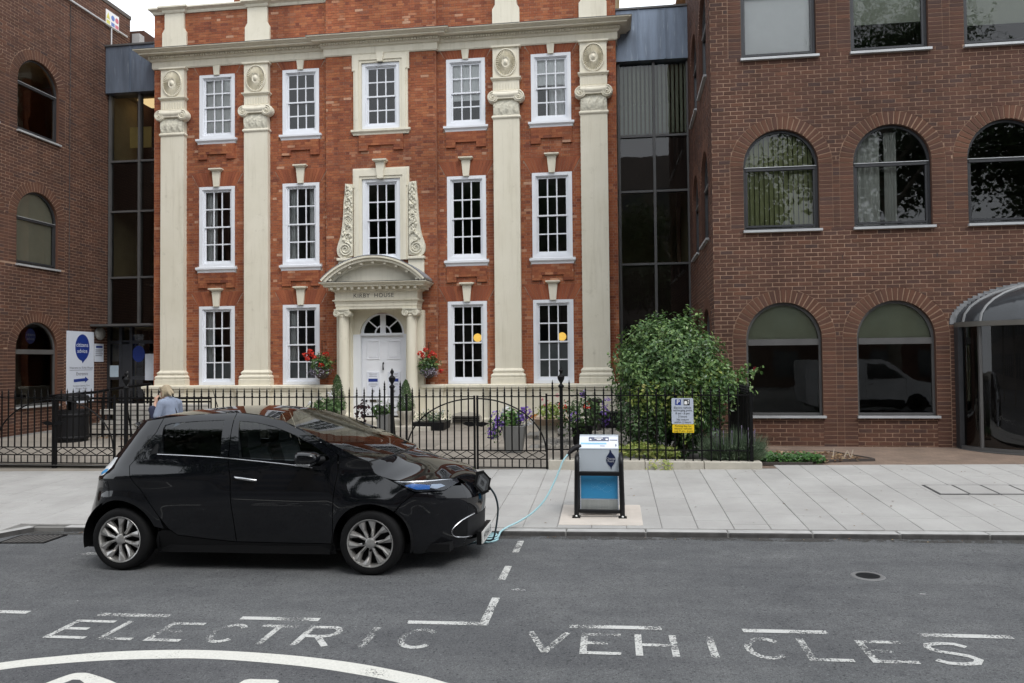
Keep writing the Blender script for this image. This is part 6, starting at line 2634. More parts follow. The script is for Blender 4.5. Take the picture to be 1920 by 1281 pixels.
# cobbled bed edge behind the right-hand gate
cob = MB()
random.seed(12)
for iy in range(26):
    for ix in range(17):
        x_ = -1.45 + ix * .115 + (iy % 2) * .055 + random.uniform(-.01, .01)
        y_ = 15.1 + iy * .13 + random.uniform(-.012, .012)
        s = random.uniform(.043, .056)
        z_ = fz(y_) - .02
        cob.lathe([(s * 1.05, 0), (s, .05), (s * .75, .066), (0, .07)], 6, (x_, y_, z_), var=random.random() * .98 + .01)
cb = obj('cobbles', cob, brick_mat('cobble', [(0, (.17, .165, .155)), (.5, (.23, .22, .2)), (1, (.29, .275, .25))]), yard, 50)
stuff(cb)


# hanging baskets
def basket(x_, z_, label, s_):
    t_ = thing('hanging_basket', label, 'hanging basket', (x_, FY - .38, z_))
    q_ = MB()
    q_.lathe([(.0, -.26), (.10, -.24), (.17, -.15), (.20, -.02), (.20, 0)], 16)
    obj('basket', q_, mat('coir_liner', (.07, .05, .04), .9), t_, 60)
    q_ = MB()
    q_.tube([(0, .28, .75), (0, 0, .78), (0, 0, .45)], .01, 5)
    for a in (0, 2.1, 4.2):
        q_.tube([(0, 0, .46), (.2 * cos(a), .2 * sin(a), 0)], .004, 4)
    obj('bracket', q_, M['iron'], t_)
    q_ = MB()
    cloud(q_, (0, -.03, .16), (.30, .24, .28), 620, .085, .6, .3, .55, .4, .4)
    obj('leaves', q_, GREEN, t_)
    q_ = MB()
    cloud(q_, (s_ * .05, -.1, -.06), (.32, .22, .14), 420, .04, .7, .3, .6, .4, .4)
    obj('trailing_flowers', q_, leaf_mat('grey_mauve_flower', [(0, (.12, .09, .16)), (.6, (.26, .23, .30)), (1, (.5, .48, .52))], .7) if s_ < 0 else bpy.data.materials['grey_mauve_flower'], t_)
    q_ = MB()
    return t_


random.seed(15)
t_ = basket(-7.72, 1.86, 'hanging basket with red begonias and grey trailing lobelia left of doorway', -1)
q = MB()
for p in ((-.42, -.12, .40), (-.36, -.12, .30), (-.22, -.12, .42), (-.12, -.16, .34), (.16, -.16, .42), (.05, -.2, .12), (-.3, -.1, .5)):
    petals(q, p, (.07, .06, .06), 13, .055)
obj('red_flowers', q, REDP, t_)
t_ = basket(-4.78, 1.84, 'smaller hanging basket with red begonias right of doorway', 1)
t_.scale = (.92, .92, .92)
q = MB()
for p in ((-.22, -.12, .46), (-.14, -.12, .38), (.05, -.12, .36), (.14, -.14, .48), (.2, -.12, .40), (.38, -.12, -.04), (-.05, -.12, .55)):
    petals(q, p, (.07, .06, .06), 12, .055)
obj('red_flowers', q, REDP, t_)

# fallen leaves by the ramp and gutter litter
lf = MB()
random.seed(8)
for i in range(240):
    x_, y_ = random.uniform(-12.2, -9.2), random.uniform(15.9, 16.9)
    leaf(lf, (x_, y_, fz(y_) + .012), random.uniform(.05, .10), (random.gauss(0, .3), random.gauss(0, .3), 1), random.random(), .7)
for i in range(70):
    x_ = random.uniform(-7, 6)
    y_ = KY - .05 - abs(random.gauss(0, .05))
    leaf(lf, (x_, y_, gz(x_) + .008), random.uniform(.02, .045), (random.gauss(0, .3), random.gauss(0, .3), 1), random.random(), .7)
for i in range(50):
    x_, y_ = random.uniform(-1, 6), random.uniform(9, 12.3)
    leaf(lf, (x_, y_, pz(x_, y_) + .006), random.uniform(.02, .05), (random.gauss(0, .2), random.gauss(0, .2), 1), random.random() * .6, .5)
stuff(obj('leaf_litter', lf, bpy.data.materials['dry_leaf']), 'scattered dry leaves on the paving and in the gutter')

for o in bpy.data.objects:
    if o.parent and any(k in o.name for k in ('flowers', 'flower_head', 'dark_leaves', 'rose')):
        o['kind'] = 'stuff'
# ================================================================== the black hatchback
CARX, CARY, CARZ = -5.017, 7.92, -.0522
car = thing('black_hatchback', 'glossy black five-door electric hatchback plugged in at the kerb', 'car', (CARX, CARY, CARZ), (0, -math.atan(G), radians(-.6)))


def hermite(xs, ys):
    n = len(xs)
    d = [(ys[i + 1] - ys[i]) / (xs[i + 1] - xs[i]) for i in range(n - 1)]
    mm = [d[0]] + [(d[i - 1] + d[i]) / 2 for i in range(1, n - 1)] + [d[-1]]
    def f(x):
        x = min(max(x, xs[0]), xs[-1])
        for i in range(n - 1):
            if x <= xs[i + 1]:
                break
        h = xs[i + 1] - xs[i]
        t = (x - xs[i]) / h
        return (2 * t ** 3 - 3 * t * t + 1) * ys[i] + (t ** 3 - 2 * t * t + t) * h * mm[i] + (-2 * t ** 3 + 3 * t * t) * ys[i + 1] + (t ** 3 - t * t) * h * mm[i + 1]
    return f


HWZ = hermite([.10, .2, .3, .45, .6, .70, .76, .88, 1.0, 1.1, 1.2, 1.32, 1.45, 1.55, 1.63], [.775, .800, .825, .856, .884, .900, .902, .893, .872, .848, .814, .765, .695, .61, .48])
XF = hermite([.1, .18, .25, .45, .62, .75, .82, .90, 1.0, 1.2], [3.52, 3.59, 3.625, 3.645, 3.66, 3.63, 3.59, 3.52, 3.42, 3.2])
XR = hermite([.1, .2, .27, .385, .54, .70, .92, 1.12, 1.3, 1.47, 1.6], [-.57, -.60, -.645, -.685, -.683, -.61, -.53, -.36, -.20, -.07, .0])
X0F, X0R = 2.15, .35
PF, QF, PR_, QR = 3.3, 2.0, 3.4, 2.1
WR = .318
AXR, AXF = (.02, .318), (2.68, .312)


def flare(x, z):
    f = 0
    for cx_, cz_, ra in ((AXR[0], AXR[1], .43), (AXF[0], AXF[1], .40)):
        r = hypot(x - cx_, z - cz_)
        f += .020 * math.exp(-((r - ra) / .085) ** 2) * sstep(.1, .3, z)
    return f


def S(x, z):
    w_ = HWZ(z)
    sh = math.exp(-((z - .955) / .088) ** 2) * (1 - sstep(.30, 1.30, x)) * .056
    fr = math.exp(-((z - .80) / .12) ** 2) * sstep(2.0, 2.6, x) * .012
    dr = -.004 * math.exp(-((z - .50) / .14) ** 2) * sstep(.45, .8, x) * (1 - sstep(1.9, 2.3, x))
    w_ = w_ + sh + fr + dr + flare(x, z) - .085 * sstep(.64, .98, z) * (1 - sstep(1.0, 1.15, z)) * sstep(2.25, 2.6, x) * (1 - .85 * sstep(2.85, 3.1, x))
    if x > X0F:
        u = min(.9995, (x - X0F) / (XF(z) - X0F))
        w_ *= (1 - u ** PF) ** (1 / QF)
    if x < X0R:
        u = min(.9995, (X0R - x) / (X0R - XR(z)))
        w_ *= (1 - u ** PR_) ** (1 / QR)
    return w_


def Snorm(x, z):
    e = .004
    dx = (S(x + e, z) - S(x - e, z)) / (2 * e)
    dz = (S(x, z + e) - S(x, z - e)) / (2 * e)
    return Vector((-dx, 1, -dz)).normalized()


def inpoly(x, z, poly):
    c = False
    j = len(poly) - 1
    for i in range(len(poly)):
        if (poly[i][1] > z) != (poly[j][1] > z) and x < (poly[j][0] - poly[i][0]) * (z - poly[i][1]) / (poly[j][1] - poly[i][1]) + poly[i][0]:
            c = not c
        j = i
    return c


def dens(poly, step):
    out_ = []
    for i in range(len(poly)):
        a, b_ = Vector(poly[i]), Vector(poly[(i + 1) % len(poly)])
        n = max(1, int((b_ - a).length / step))
        out_ += [a.lerp(b_, k / n) for k in range(n)]
    return out_


def panel(name, poly, mt, holes=(), inset=0.0, step=.045, side=-1, parent=None):
    """sheet cut to a side-view outline and laid on the body side"""
    gs_ = .13 if name == 'side_window' else 0.0        # door glass stands a little more upright than the frame
    gl_ = lambda z: gs_ * (1.5 - z)
    loops = [dens(poly, step)] + [dens(h, step) for h in holes]
    pts, edges = [], []
    for l in loops:
        o_ = len(pts)
        pts += l
        edges += [(o_ + i, o_ + (i + 1) % len(l)) for i in range(len(l))]
    xs = [p.x for p in pts]
    zs = [p.y for p in pts]
    nb_ = list(pts)
    x_ = min(xs) + step / 2
    while x_ < max(xs):
        z_ = min(zs) + step / 2
        while z_ < max(zs):
            if inpoly(x_, z_, poly) and not any(inpoly(x_, z_, h) for h in holes):
                if min((p.x - x_) ** 2 + (p.y - z_) ** 2 for p in nb_) > (step * .45) ** 2:
                    pts.append(Vector((x_, z_)))
            z_ += step
        x_ += step
    vv, _, ff, *_ = delaunay_2d_cdt(pts, edges, [], 0, 1e-6)
    fs = []
    for f in ff:
        cx_ = sum(vv[i].x for i in f) / 3
        cz_ = sum(vv[i].y for i in f) / 3
        if inpoly(cx_, cz_, poly) and not any(inpoly(cx_, cz_, h) for h in holes):
            fs.append(tuple(f) if side < 0 else tuple(reversed(f)))
    q_ = MB()
    q_.add([(p.x, side * (S(p.x, p.y) - inset - gl_(p.y)), p.y) for p in vv], fs)
    o = obj(name, q_, mt, parent or car, 180)
    nn = []
    for p in vv:
        n_ = Snorm(p.x, p.y)
        if gs_:
            n_ = Vector((n_.x / n_.y, 1, n_.z / n_.y - gs_)).normalized()
        nn.append(Vector((n_.x, side * n_.y, n_.z)))
    o.data.normals_split_custom_set_from_vertices(nn)
    return o


def paint_black():
    mt, t, bs, out = new_mat('black_car_paint')
    bs.inputs['Base Color'].default_value = (.0035, .0038, .0052, 1)
    bs.inputs['Roughness'].default_value = .4
    bs.inputs['Specular IOR Level'].default_value = .0
    bs.inputs['Coat Weight'].default_value = 1.0
    bs.inputs['Coat Roughness'].default_value = .025
    bs.inputs['Coat IOR'].default_value = 1.55
    return mt


PB = paint_black()
CGL = glass_mat('tinted_car_glass', (.16, .18, .18), .95, add=.0)
WGL = glass_mat('windscreen_glass', (.45, .48, .47), .6, add=.0)
TRIM = mat('black_trim', (.004, .004, .0045), .55, spec=.25)
CHROME = mat('satin_chrome', (.55, .55, .56), .22, metal=.9, var=.05)

arch_r = lambda c, r, a0, a1, n=16: [(c[0] + r * cos(radians(a0 + (a1 - a0) * i / n)), c[1] + r * sin(radians(a0 + (a1 - a0) * i / n))) for i in range(n + 1)]
RG = [(.445, 1.185), (.400, 1.44), (.41, 1.465), (.470, 1.482), (.75, 1.50), (1.055, 1.508), (1.082, 1.33), (1.108, 1.155)]
FG = [(1.312, 1.140), (1.268, 1.32), (1.226, 1.498), (1.40, 1.485), (1.619, 1.442), (1.816, 1.377), (2.068, 1.262), (2.225, 1.168), (2.268, 1.128), (2.245, 1.108), (1.90, 1.112), (1.60, 1.122)]
TRI = [(.318, 1.182), (.372, 1.285), (.398, 1.285), (.412, 1.183)]
RDR = [(.345, 1.40), (.205, 1.165), (.129, 1.065), (.175, .98), (.338, .748), (.407, .652), (.475, .541), (.552, .428), (.634, .365)]
FD = [(1.272, .302), (1.245, .935), (1.202, 1.116), (1.158, 1.575), (1.443, 1.547), (1.702, 1.490), (1.94, 1.395), (2.19, 1.262), (2.345, 1.165), (2.352, 1.009), (2.318, .74), (2.285, .297), (1.948, .294)]
RD = [(1.264, .302), (1.237, .935), (1.194, 1.116), (1.150, 1.575), (.826, 1.568), (.593, 1.555), (.365, 1.532)] + RDR + [(.973, .327)]
for sd in (-1, 1):
    rd_ = panel('rear_door', RD, PB, [RG, TRI], 0, side=sd)
    panel('side_window', [(a, b_) for a, b_ in RG], CGL, inset=.006, side=sd, parent=rd_)
    panel('handle_corner', TRI, TRIM, inset=.004, side=sd, parent=rd_)
    fd_ = panel('front_door', FD, PB, [FG], 0, side=sd)
    panel('side_window', FG, CGL, inset=.006, side=sd, parent=fd_)
    # quarter panel with the tail lamp cut out
    TL = [(-.087, 1.140), (-.200, 1.128), (-.315, .985), (-.30, .945), (-.19, .968), (-.115, 1.045)]
    q_arch = arch_r(AXR, .405, 20, 128, 14)
    zz = [1.46, 1.36, 1.25, 1.15, 1.05, .97]
    rear_edge = [(X0R - (X0R - XR(z)) * .955, z) for z in zz]
    QP = [(.357, 1.530), (.176, 1.505), (.03, 1.468)] + rear_edge[1:] + [(X0R - (X0R - XR(.93)) * .955, .93), (-.10, .90), (-.075, .74), (-.232, .645)] + q_arch[::-1][1:] + [(.46, .405), (.54, .425)] + [(p[0] - .008, p[1]) for p in reversed(RDR[:-2])]
    QP = [(.357, 1.530), (.176, 1.505), (.03, 1.468)] + rear_edge[1:] + [(X0R - (X0R - XR(.935)) * .955, .935), (-.105, .905), (-.085, .76), (-.232, .635)] + list(reversed(q_arch))[1:] + [(.50, .43)] + [(p[0] - .008, p[1]) for p in reversed(RDR[:-2])]
    panel('rear_quarter', QP, PB, [TL], side=sd)
    tl = panel('tail_lamp', TL, mat('clear_tail_lens', (.78, .80, .82), .08, var=.12, scale=14) if sd < 0 else bpy.data.materials['clear_tail_lens'], inset=-.004, side=sd, step=.03)
    panel('lamp_reflector', [(-.22, 1.02), (-.275, .985), (-.255, .963), (-.16, 1.0), (-.15, 1.03)], mat('blue_reflector', (.08, .32, .62), .2) if sd < 0 else bpy.data.materials['blue_reflector'], inset=-.008, side=sd, step=.03, parent=tl)
    RB = [(X0R - (X0R - XR(z)) * .955, z) for z in (.93, .82, .70, .62, .54, .46, .385, .30, .22)] + [(-.40, .20), (-.385, .30)] + arch_r(AXR, .405, 177, 130, 8) + [(-.093, .755), (-.113, .90)]
    panel('rear_bumper', RB, PB, side=sd)
    # front wing, sill, bumper flank
    FW = [(2.362, 1.155), (2.36, 1.009), (2.326, .74), (2.293, .292)] + arch_r(AXF, .385, 180, 52, 18) + [(2.985, .69), (3.128, .824), (3.105, .79), (2.98, .85), (2.885, .893), (2.80, .932), (2.697, .978), (2.655, 1.085), (2.50, 1.128)]
    FW = [(2.362, 1.155), (2.36, 1.009), (2.326, .74), (2.293, .292)] + arch_r(AXF, .385, 180, 52, 18) + [(2.985, .69), (3.112, .788), (2.98, .85), (2.885, .893), (2.80, .932), (2.697, .978), (2.655, 1.085), (2.50, 1.128)]
    panel('front_wing', FW, PB, side=sd, step=.035)
    panel('pillar', [(1.66, 1.5035), (1.912, 1.42), (2.302, 1.255), (2.655, 1.094), (2.50, 1.130), (2.362, 1.157), (2.345, 1.172), (2.19, 1.270), (1.94, 1.402), (1.702, 1.4965)], PB, side=sd, step=.03)
    fe = [(X0F + (XF(z) - X0F) * .93, z) for z in (.17, .22, .30, .38, .46, .54, .62, .70, .76, .80)]
    FB = [(3.12, .782), (2.993, .686)] + arch_r(AXF, .385, 50, -12, 10) + [(3.07, .17)] + fe + [(3.43, .812), (3.366, .776)]
    panel('front_bumper', FB, PB, side=sd, step=.035)
    SI = [(.44, .40), (.50, .415), (.56, .41), (.64, .355), (.973, .318), (1.268, .293), (1.948, .286), (2.29, .288), (2.30, .30), (2.31, .19), (.40, .185), (.40, .31)]
    panel('sill', SI, TRIM, side=sd)
    HL = [(2.89, .899), (3.10, .897), (3.338, .888), (3.45, .868), (3.475, .835), (3.44, .818), (3.366, .783), (3.115, .795), (2.987, .856)]
    hl = panel('headlamp', HL, mat('headlamp_housing', (.008, .009, .014), .2) if sd < 0 else bpy.data.materials['headlamp_housing'], inset=.012, side=sd, step=.03)
    panel('lens_cover', HL, glass_mat('lamp_cover', (.92, .94, .96), .35, add=.0) if sd < 0 else bpy.data.materials['lamp_cover'], inset=-.001, side=sd, step=.03, parent=hl)
    panel('chrome_lash', [(2.91, .8955), (3.10, .893), (3.33, .884), (3.42, .870), (3.33, .877), (3.10, .886), (2.98, .886)], bpy.data.materials['satin_chrome'], inset=.008, side=sd, step=.03, parent=hl)
    panel('blue_reflector', [(3.01, .856), (3.12, .815), (3.24, .808), (3.24, .845), (3.08, .872)], mat('headlamp_blue', (.04, .14, .42), .15) if sd < 0 else bpy.data.materials['headlamp_blue'], inset=.008, side=sd, step=.03, parent=hl)
    panel('projector', [(3.25, .852), (3.33, .845), (3.37, .822), (3.30, .805), (3.24, .82)], mat('projector_lens', (.30, .36, .45), .1) if sd < 0 else bpy.data.materials['projector_lens'], inset=.006, side=sd, step=.03, parent=hl)
    # belt strip, handle
    q = MB()
    q.tube([(x_, sd * (S(x_, z_) + .002), z_) for x_, z_ in [(.41, 1.178), (.7, 1.166), (1.0, 1.150), (1.19, 1.136), (1.5, 1.108), (1.8, 1.079), (2.1, 1.044)]], .0055, 6)
    obj('belt_strip', q, CHROME, car, 60)
    q = MB()
    q.tube([(x_, sd * (S(x_, z_) + o_), z_) for x_, z_, o_ in [(1.287, .955, .0), (1.32, .951, .026), (1.40, .941, .030), (1.48, .930, .026), (1.52, .923, .0)]], [.010, .013, .014, .013, .010], 8)
    obj('door_handle', q, CHROME, fd_, 60)
    panel('handle_recess', [(1.31, .935), (1.42, .90), (1.47, .905), (1.46, .928), (1.38, .94)], TRIM, inset=-.001, side=sd, step=.03, parent=fd_)
    # mirror
    q = MB()
    def mir(s_, t_):
        a, b_ = s_ * 2 * pi, (t_ - .5) * pi
        cx_ = math.copysign(abs(cos(b_)) ** .6, cos(b_))
        return (2.10 + .115 * math.copysign(abs(sin(b_)) ** .7, sin(b_)), sd * (.985 + .10 * cx_ * math.copysign(abs(cos(a)) ** .6, cos(a))), 1.155 + .062 * cx_ * math.copysign(abs(sin(a)) ** .6, sin(a)) * (1.0 - .25 * sin(b_)))
    q.grid(mir, 28, 14, True)
    mr = obj('wing_mirror', q, PB, car, 180)
    q = MB()
    q.tube([(2.20, sd * .83, 1.12), (2.14, sd * .92, 1.12)], [.035, .03], 8)
    obj('mirror_arm', q, TRIM, mr, 60)
    q = MB()
    q.box(2.01, 2.16, min(sd * .93, sd * 1.082), max(sd * .93, sd * 1.082), 1.085, 1.108)
    obj('mirror_base', q, CHROME, mr, bev=.008)

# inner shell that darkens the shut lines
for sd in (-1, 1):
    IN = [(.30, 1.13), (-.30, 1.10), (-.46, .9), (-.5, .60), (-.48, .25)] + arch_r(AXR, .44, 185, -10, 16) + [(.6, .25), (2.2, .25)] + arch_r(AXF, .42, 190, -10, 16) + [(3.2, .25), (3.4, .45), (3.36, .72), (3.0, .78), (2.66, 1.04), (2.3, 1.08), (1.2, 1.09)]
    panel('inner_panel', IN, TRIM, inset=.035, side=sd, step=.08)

# ---- surfaces across the car: roof, windscreen, bonnet, tailgate


def across(name, E, C, mt, nu=24, nv=28, pw=2.4, dz=0.0, parent=None):
    """E: (x, z) points along the near edge, C: (x, z) along the centre line"""
    Ep, Cp = catmull([(a, b_, 0) for a, b_ in E], 12), catmull([(a, b_, 0) for a, b_ in C], 12)
    def at(l, t):
        k = t * (len(l) - 1)
        i = min(int(k), len(l) - 2)
        return l[i].lerp(l[i + 1], k - i)
    def fn(s_, t_):
        e, c = at(Ep, s_), at(Cp, s_)
        v = t_ * 2 - 1
        v = sin(v * pi / 2)
        w_ = abs(v) ** pw
        x_ = c.x + (e.x - c.x) * w_
        z_ = c.y + (e.y - c.y) * w_
        return (x_, v * S(e.x, e.y), z_ + dz)
    q_ = MB()
    q_.grid(fn, nu, nv)
    return obj(name, q_, mt, parent or car, 180)


ER = [(.03, 1.472), (.176, 1.508), (.36, 1.535), (.593, 1.558), (.826, 1.571), (1.154, 1.578), (1.443, 1.551), (1.66, 1.506)]
CR_ = [(-.10, 1.495), (.10, 1.535), (.30, 1.568), (.55, 1.595), (.80, 1.610), (1.05, 1.610), (1.30, 1.596), (1.52, 1.562)]
roof = across('roof', ER, CR_, PB, pw=2.6)
EW = [(1.66, 1.506), (1.912, 1.42), (2.302, 1.255), (2.655, 1.092)]
CW_ = [(1.52, 1.562), (1.90, 1.445), (2.35, 1.288), (2.83, 1.120)]
across('windscreen', EW, CW_, WGL, pw=2.2)
EB = [(2.66, 1.087), (2.70, .982), (2.80, .936), (2.92, .907), (3.10, .902), (3.338, .893), (3.46, .868), (3.525, .815)]
CB_ = [(2.84, 1.118), (2.94, 1.092), (3.05, 1.060), (3.20, 1.012), (3.34, .962), (3.45, .912), (3.53, .862), (3.59, .805)]
bon = across('bonnet', EB, CB_, PB, nu=40, nv=36, pw=2.0)
across('scuttle', [(2.655, 1.096), (2.662, 1.085)], [(2.825, 1.124), (2.85, 1.114)], TRIM, 4, 20, 2.0, dz=.004)
ET = [(.03, 1.468), (-.10, 1.36), (-.22, 1.22), (-.32, 1.08), (-.44, .94), (-.50, .82), (-.53, .70)]
ET = [(X0R - (X0R - XR(z)) * .955, z) for z in (1.468, 1.36, 1.22, 1.08, .94, .82, .70)]
CT = [(-.10, 1.488), (-.16, 1.38), (-.26, 1.24), (-.42, 1.08), (-.56, .95), (-.62, .82), (-.66, .70)]
across('tailgate', ET[3:], CT[3:], PB, 18, 20, 2.2)
across('rear_window', ET[:4], CT[:4], CGL, 12, 20, 2.2)
q = MB()
q.grid(lambda s_, t_: (-.10 + .11 * abs(t_ * 2 - 1) ** 2.2 + .03 * s_ - .03, (t_ * 2 - 1) * .60, 1.495 - .025 * abs(t_ * 2 - 1) ** 2 - .035 * s_), 3, 20)
obj('spoiler', q, PB, roof, 180)
q = MB()
q.tube([(.55, .10, 1.60), (.49, .10, 1.80)], [.006, .0025], 6)
obj('aerial', q, TRIM, roof)


def fascia(name, z0, z1, mt, v1=1.0, out_=0.0, rear=False, parent=None):
    def fn(s_, t_):
        z = z0 + (z1 - z0) * s_
        v = (t_ * 2 - 1) * v1
        if rear:
            lim = (1 - .955 ** PR_) ** (1 / QR)
            y = v * lim
            u = (1 - abs(y) ** QR) ** (1 / PR_)
            return (X0R - (X0R - XR(z)) * u - out_, y * HWZ(z), z)
        lim = (1 - .93 ** PF) ** (1 / QF)
        y = v * lim
        u = (1 - abs(y) ** QF) ** (1 / PF)
        return (X0F + (XF(z) - X0F) * u + out_, y * (S(X0F - .05, z) + flare(3.5, z)), z)
    q_ = MB()
    q_.grid(fn, 16, 30)
    return obj(name, q_, mt, parent or car, 180)


nose = fascia('nose', .17, .815, PB)
fascia('tail', .20, .72, PB, rear=True)
fascia('lower_grille', .262, .475, mat('black_grille', (.006, .006, .007), .6), .98, .004, parent=nose)
lim = (1 - .93 ** PF) ** (1 / QF)
q = MB()
pts = []
for k in range(25):
    t = k / 24
    a = -pi * .5 - pi * t
    v = -.98 + .0 * t
    pts.append((t,))
pts = []
for x_, z_ in catmull([(3.60, .455, 0), (3.50, .44, 0), (3.40, .40, 0), (3.345, .345, 0), (3.34, .29, 0), (3.38, .24, 0), (3.46, .215, 0)], 5) and [(p.x, p.y) for p in catmull([(3.60, .49, 0), (3.55, .473, 0), (3.50, .45, 0), (3.45, .41, 0), (3.42, .37, 0), (3.42, .33, 0), (3.445, .30, 0), (3.50, .275, 0), (3.57, .258, 0)], 5)]:
    pts.append((x_, -(S(x_, z_) + .004), z_))
q.tube(pts, .007, 6)
q.tube([(a, -b_, c) for a, b_, c in pts], .007, 6)
obj('grille_trim', q, CHROME, nose, 60)
for sd in (-1, 1):
    panel('fog_recess', [(3.435, .37), (3.435, .33), (3.46, .30), (3.51, .278), (3.545, .265), (3.55, .465), (3.50, .44), (3.46, .405)], TRIM, inset=-.002, side=sd, step=.03, parent=nose)
PLX = 3.668
q = MB()
q.box(PLX, PLX + .012, -.27, .27, .175, .292)
pl = obj('number_plate', q, mat('plate_white', (.62, .62, .60), .5, var=.03), car)
obj('lettering', text_mb('HY64 F', .105, lambda u, z, d: (PLX + .0125 + d, u, .233 + z), .003, 1.05, sx=1.25), BLK, pl)
q = MB()
q.box(PLX - .05, PLX - .001, -.285, .285, .165, .302)
obj('plate_holder', q, TRIM, pl)
# open charging flap with the diamond badge
FLP = Matrix.Translation((3.665, -.20, .795)) @ Matrix.Rotation(radians(22), 4, 'Z') @ Matrix.Rotation(radians(-12), 4, 'Y')
fm = lambda u, z, d: tuple(FLP @ Vector((u, -d, z)))
hexp = [(-.025, .115), (.045, .115), (.10, .015), (.045, -.11), (-.025, -.12), (-.085, -.015)]
q = MB()
q.prism(hexp, fm, 0, .03)
fl = obj('charge_flap', q, TRIM, car, bev=.006)
q = MB()
q.prism([(u * .78 + .002, z * .78) for u, z in hexp], fm, .03, .036)
obj('flap_face', q, mat('dark_chrome', (.16, .165, .17), .25, metal=.8), fl)
q = MB()
o_ = [(0, .085), (.052, 0), (0, -.085), (-.052, 0)]
i_ = [(0, .04), (.024, 0), (0, -.04), (-.024, 0)]
ring_strip(q, o_, i_, fm, .036, .044)
obj('diamond_badge', q, mat('grey_chrome', (.40, .41, .42), .25, metal=.9), fl)
q = MB()
q.tube([(3.60, -.16, .80), (3.64, -.16, .83), (3.655, -.19, .80)], .014, 6)
q.tube([(3.63, -.02, .74), (3.70, -.06, .73), (3.73, -.10, .71)], [.035, .03, .02], 8)
obj('charge_connector', q, TRIM, car, 60)

# wheels


def wheel(cx_, cz_, sd):
    q_ = MB()
    R = WR
    pr = [(.232, -.095), (.255, -.10), (.29, -.098), (.306, -.085), (R - .003, -.06), (R, 0), (R - .003, .06), (.306, .085), (.29, .098), (.255, .10), (.232, .095)]
    q_.lathe([(r, h * sd * -1) for r, h in pr], 48, (0, 0, 0), 'y', caps=False)
    wh = link('wheel', None, car, (cx_, sd * .79, cz_))
    bpy.data.objects.remove(wh)
    ty = obj('wheel', q_, mat('tyre_rubber', (.007, .007, .0075), .8, var=.2, spec=.2) if (cx_ < 1 and sd < 0) else bpy.data.materials['tyre_rubber'], car, 50, loc=(cx_, sd * .785, cz_), rot=(0, random.uniform(-.6, .6), 0))
    f = sd
    q_ = MB()
    q_.lathe([(.236, f * .092), (.232, f * .098), (.222, f * .094), (.214, f * .075), (.208, f * .02), (.208, -f * .08)], 40, (0, 0, 0), 'y', caps=False)
    obj('rim', q_, mat('alloy', (.50, .49, .475), .28, metal=.75, var=.08) if (cx_ < 1 and sd < 0) else bpy.data.materials['alloy'], ty, 40)
    q_ = MB()
    q_.lathe([(0, f * .02), (.208, f * .02)], 30, (0, 0, 0), 'y')
    obj('brake_disc', q_, TRIM, ty)
    for k in range(5):
        for v in (-1, 1):
            q_ = MB()
            b0 = radians(72 * k + 90)
            a_in, a_out = b0 + v * radians(9), b0 + v * radians(20)
            def pt(r, a, d):
                return (r * cos(a), f * d, r * sin(a))
            iw, ow = .30, .20
            P0, P1, P2 = pt(.045, a_in - iw * v, .075), pt(.045, a_in + iw * v * .2, .082), pt(.045, a_in + iw * v, .075)
            m0, m1, m2 = pt(.13, (a_in + a_out) / 2 - .10 * v, .070), pt(.13, (a_in + a_out) / 2 + .02 * v, .094), pt(.13, (a_in + a_out) / 2 + .14 * v, .068)
            o0, o1, o2 = pt(.216, a_out - ow * v * .75, .082), pt(.216, a_out + .03 * v, .096), pt(.216, a_out + ow * v * 1.05, .078)
            q_.add([P0, P1, P2, m0, m1, m2, o0, o1, o2], [(0, 1, 4, 3), (1, 2, 5, 4), (3, 4, 7, 6), (4, 5, 8, 7)])
            bk_ = [(a[0], a[1] - f * .03, a[2]) for a in (P0, P2, m0, m2, o0, o2)]
            q_.add([P0, m0, o0] + [bk_[0], bk_[2], bk_[4]], [(0, 1, 4, 3), (1, 2, 5, 4)])
            q_.add([P2, m2, o2] + [bk_[1], bk_[3], bk_[5]], [(0, 1, 4, 3), (1, 2, 5, 4)])
            obj('spoke', q_, bpy.data.materials['alloy'], ty)
    q_ = MB()
    q_.lathe([(0, f * .098), (.03, f * .097), (.05, f * .086), (.055, f * .06)], 24, (0, 0, 0), 'y')
    obj('hub_cap', q_, bpy.data.materials['alloy'], ty, 40)
    q_ = MB()
    for k in range(4):
        a = k * pi / 2 + .5
        q_.lathe([(0, f * .092), (.012, f * .092), (.012, f * .06)], 8, (.068 * cos(a), 0, .068 * sin(a)), 'y')
    obj('wheel_bolts', q_, TRIM, ty)


for cx_, cz_ in (AXR, AXF):
    for sd in (-1, 1):
        wheel(cx_, cz_, sd)
for (cx_, cz_), r_ in ((AXR, .425), (AXF, .405)):
    for sd in (-1, 1):
        q = MB()
        q.grid(lambda s_, t_: (cx_ + r_ * cos(pi * 1.15 * s_ - .25), sd * (.42 + .44 * t_), cz_ + r_ * sin(pi * 1.15 * s_ - .25)), 24, 2)
        q.add([(cx_ - r_, sd * .44, cz_ - .2), (cx_ + r_, sd * .44, cz_ - .2), (cx_ + r_, sd * .44, cz_ + r_), (cx_ - r_, sd * .44, cz_ + r_)], [(0, 1, 2, 3)])
        obj('wheel_liner', q, TRIM, car)
q = MB()
q.box(-.50, 3.42, -.66, .66, .185, .26)
q.box(.45, 2.25, -.82, .82, .185, .26)
q.box(2.35, 2.60, -.62, .62, .3, 1.02)
obj('underbody', q, TRIM, car)
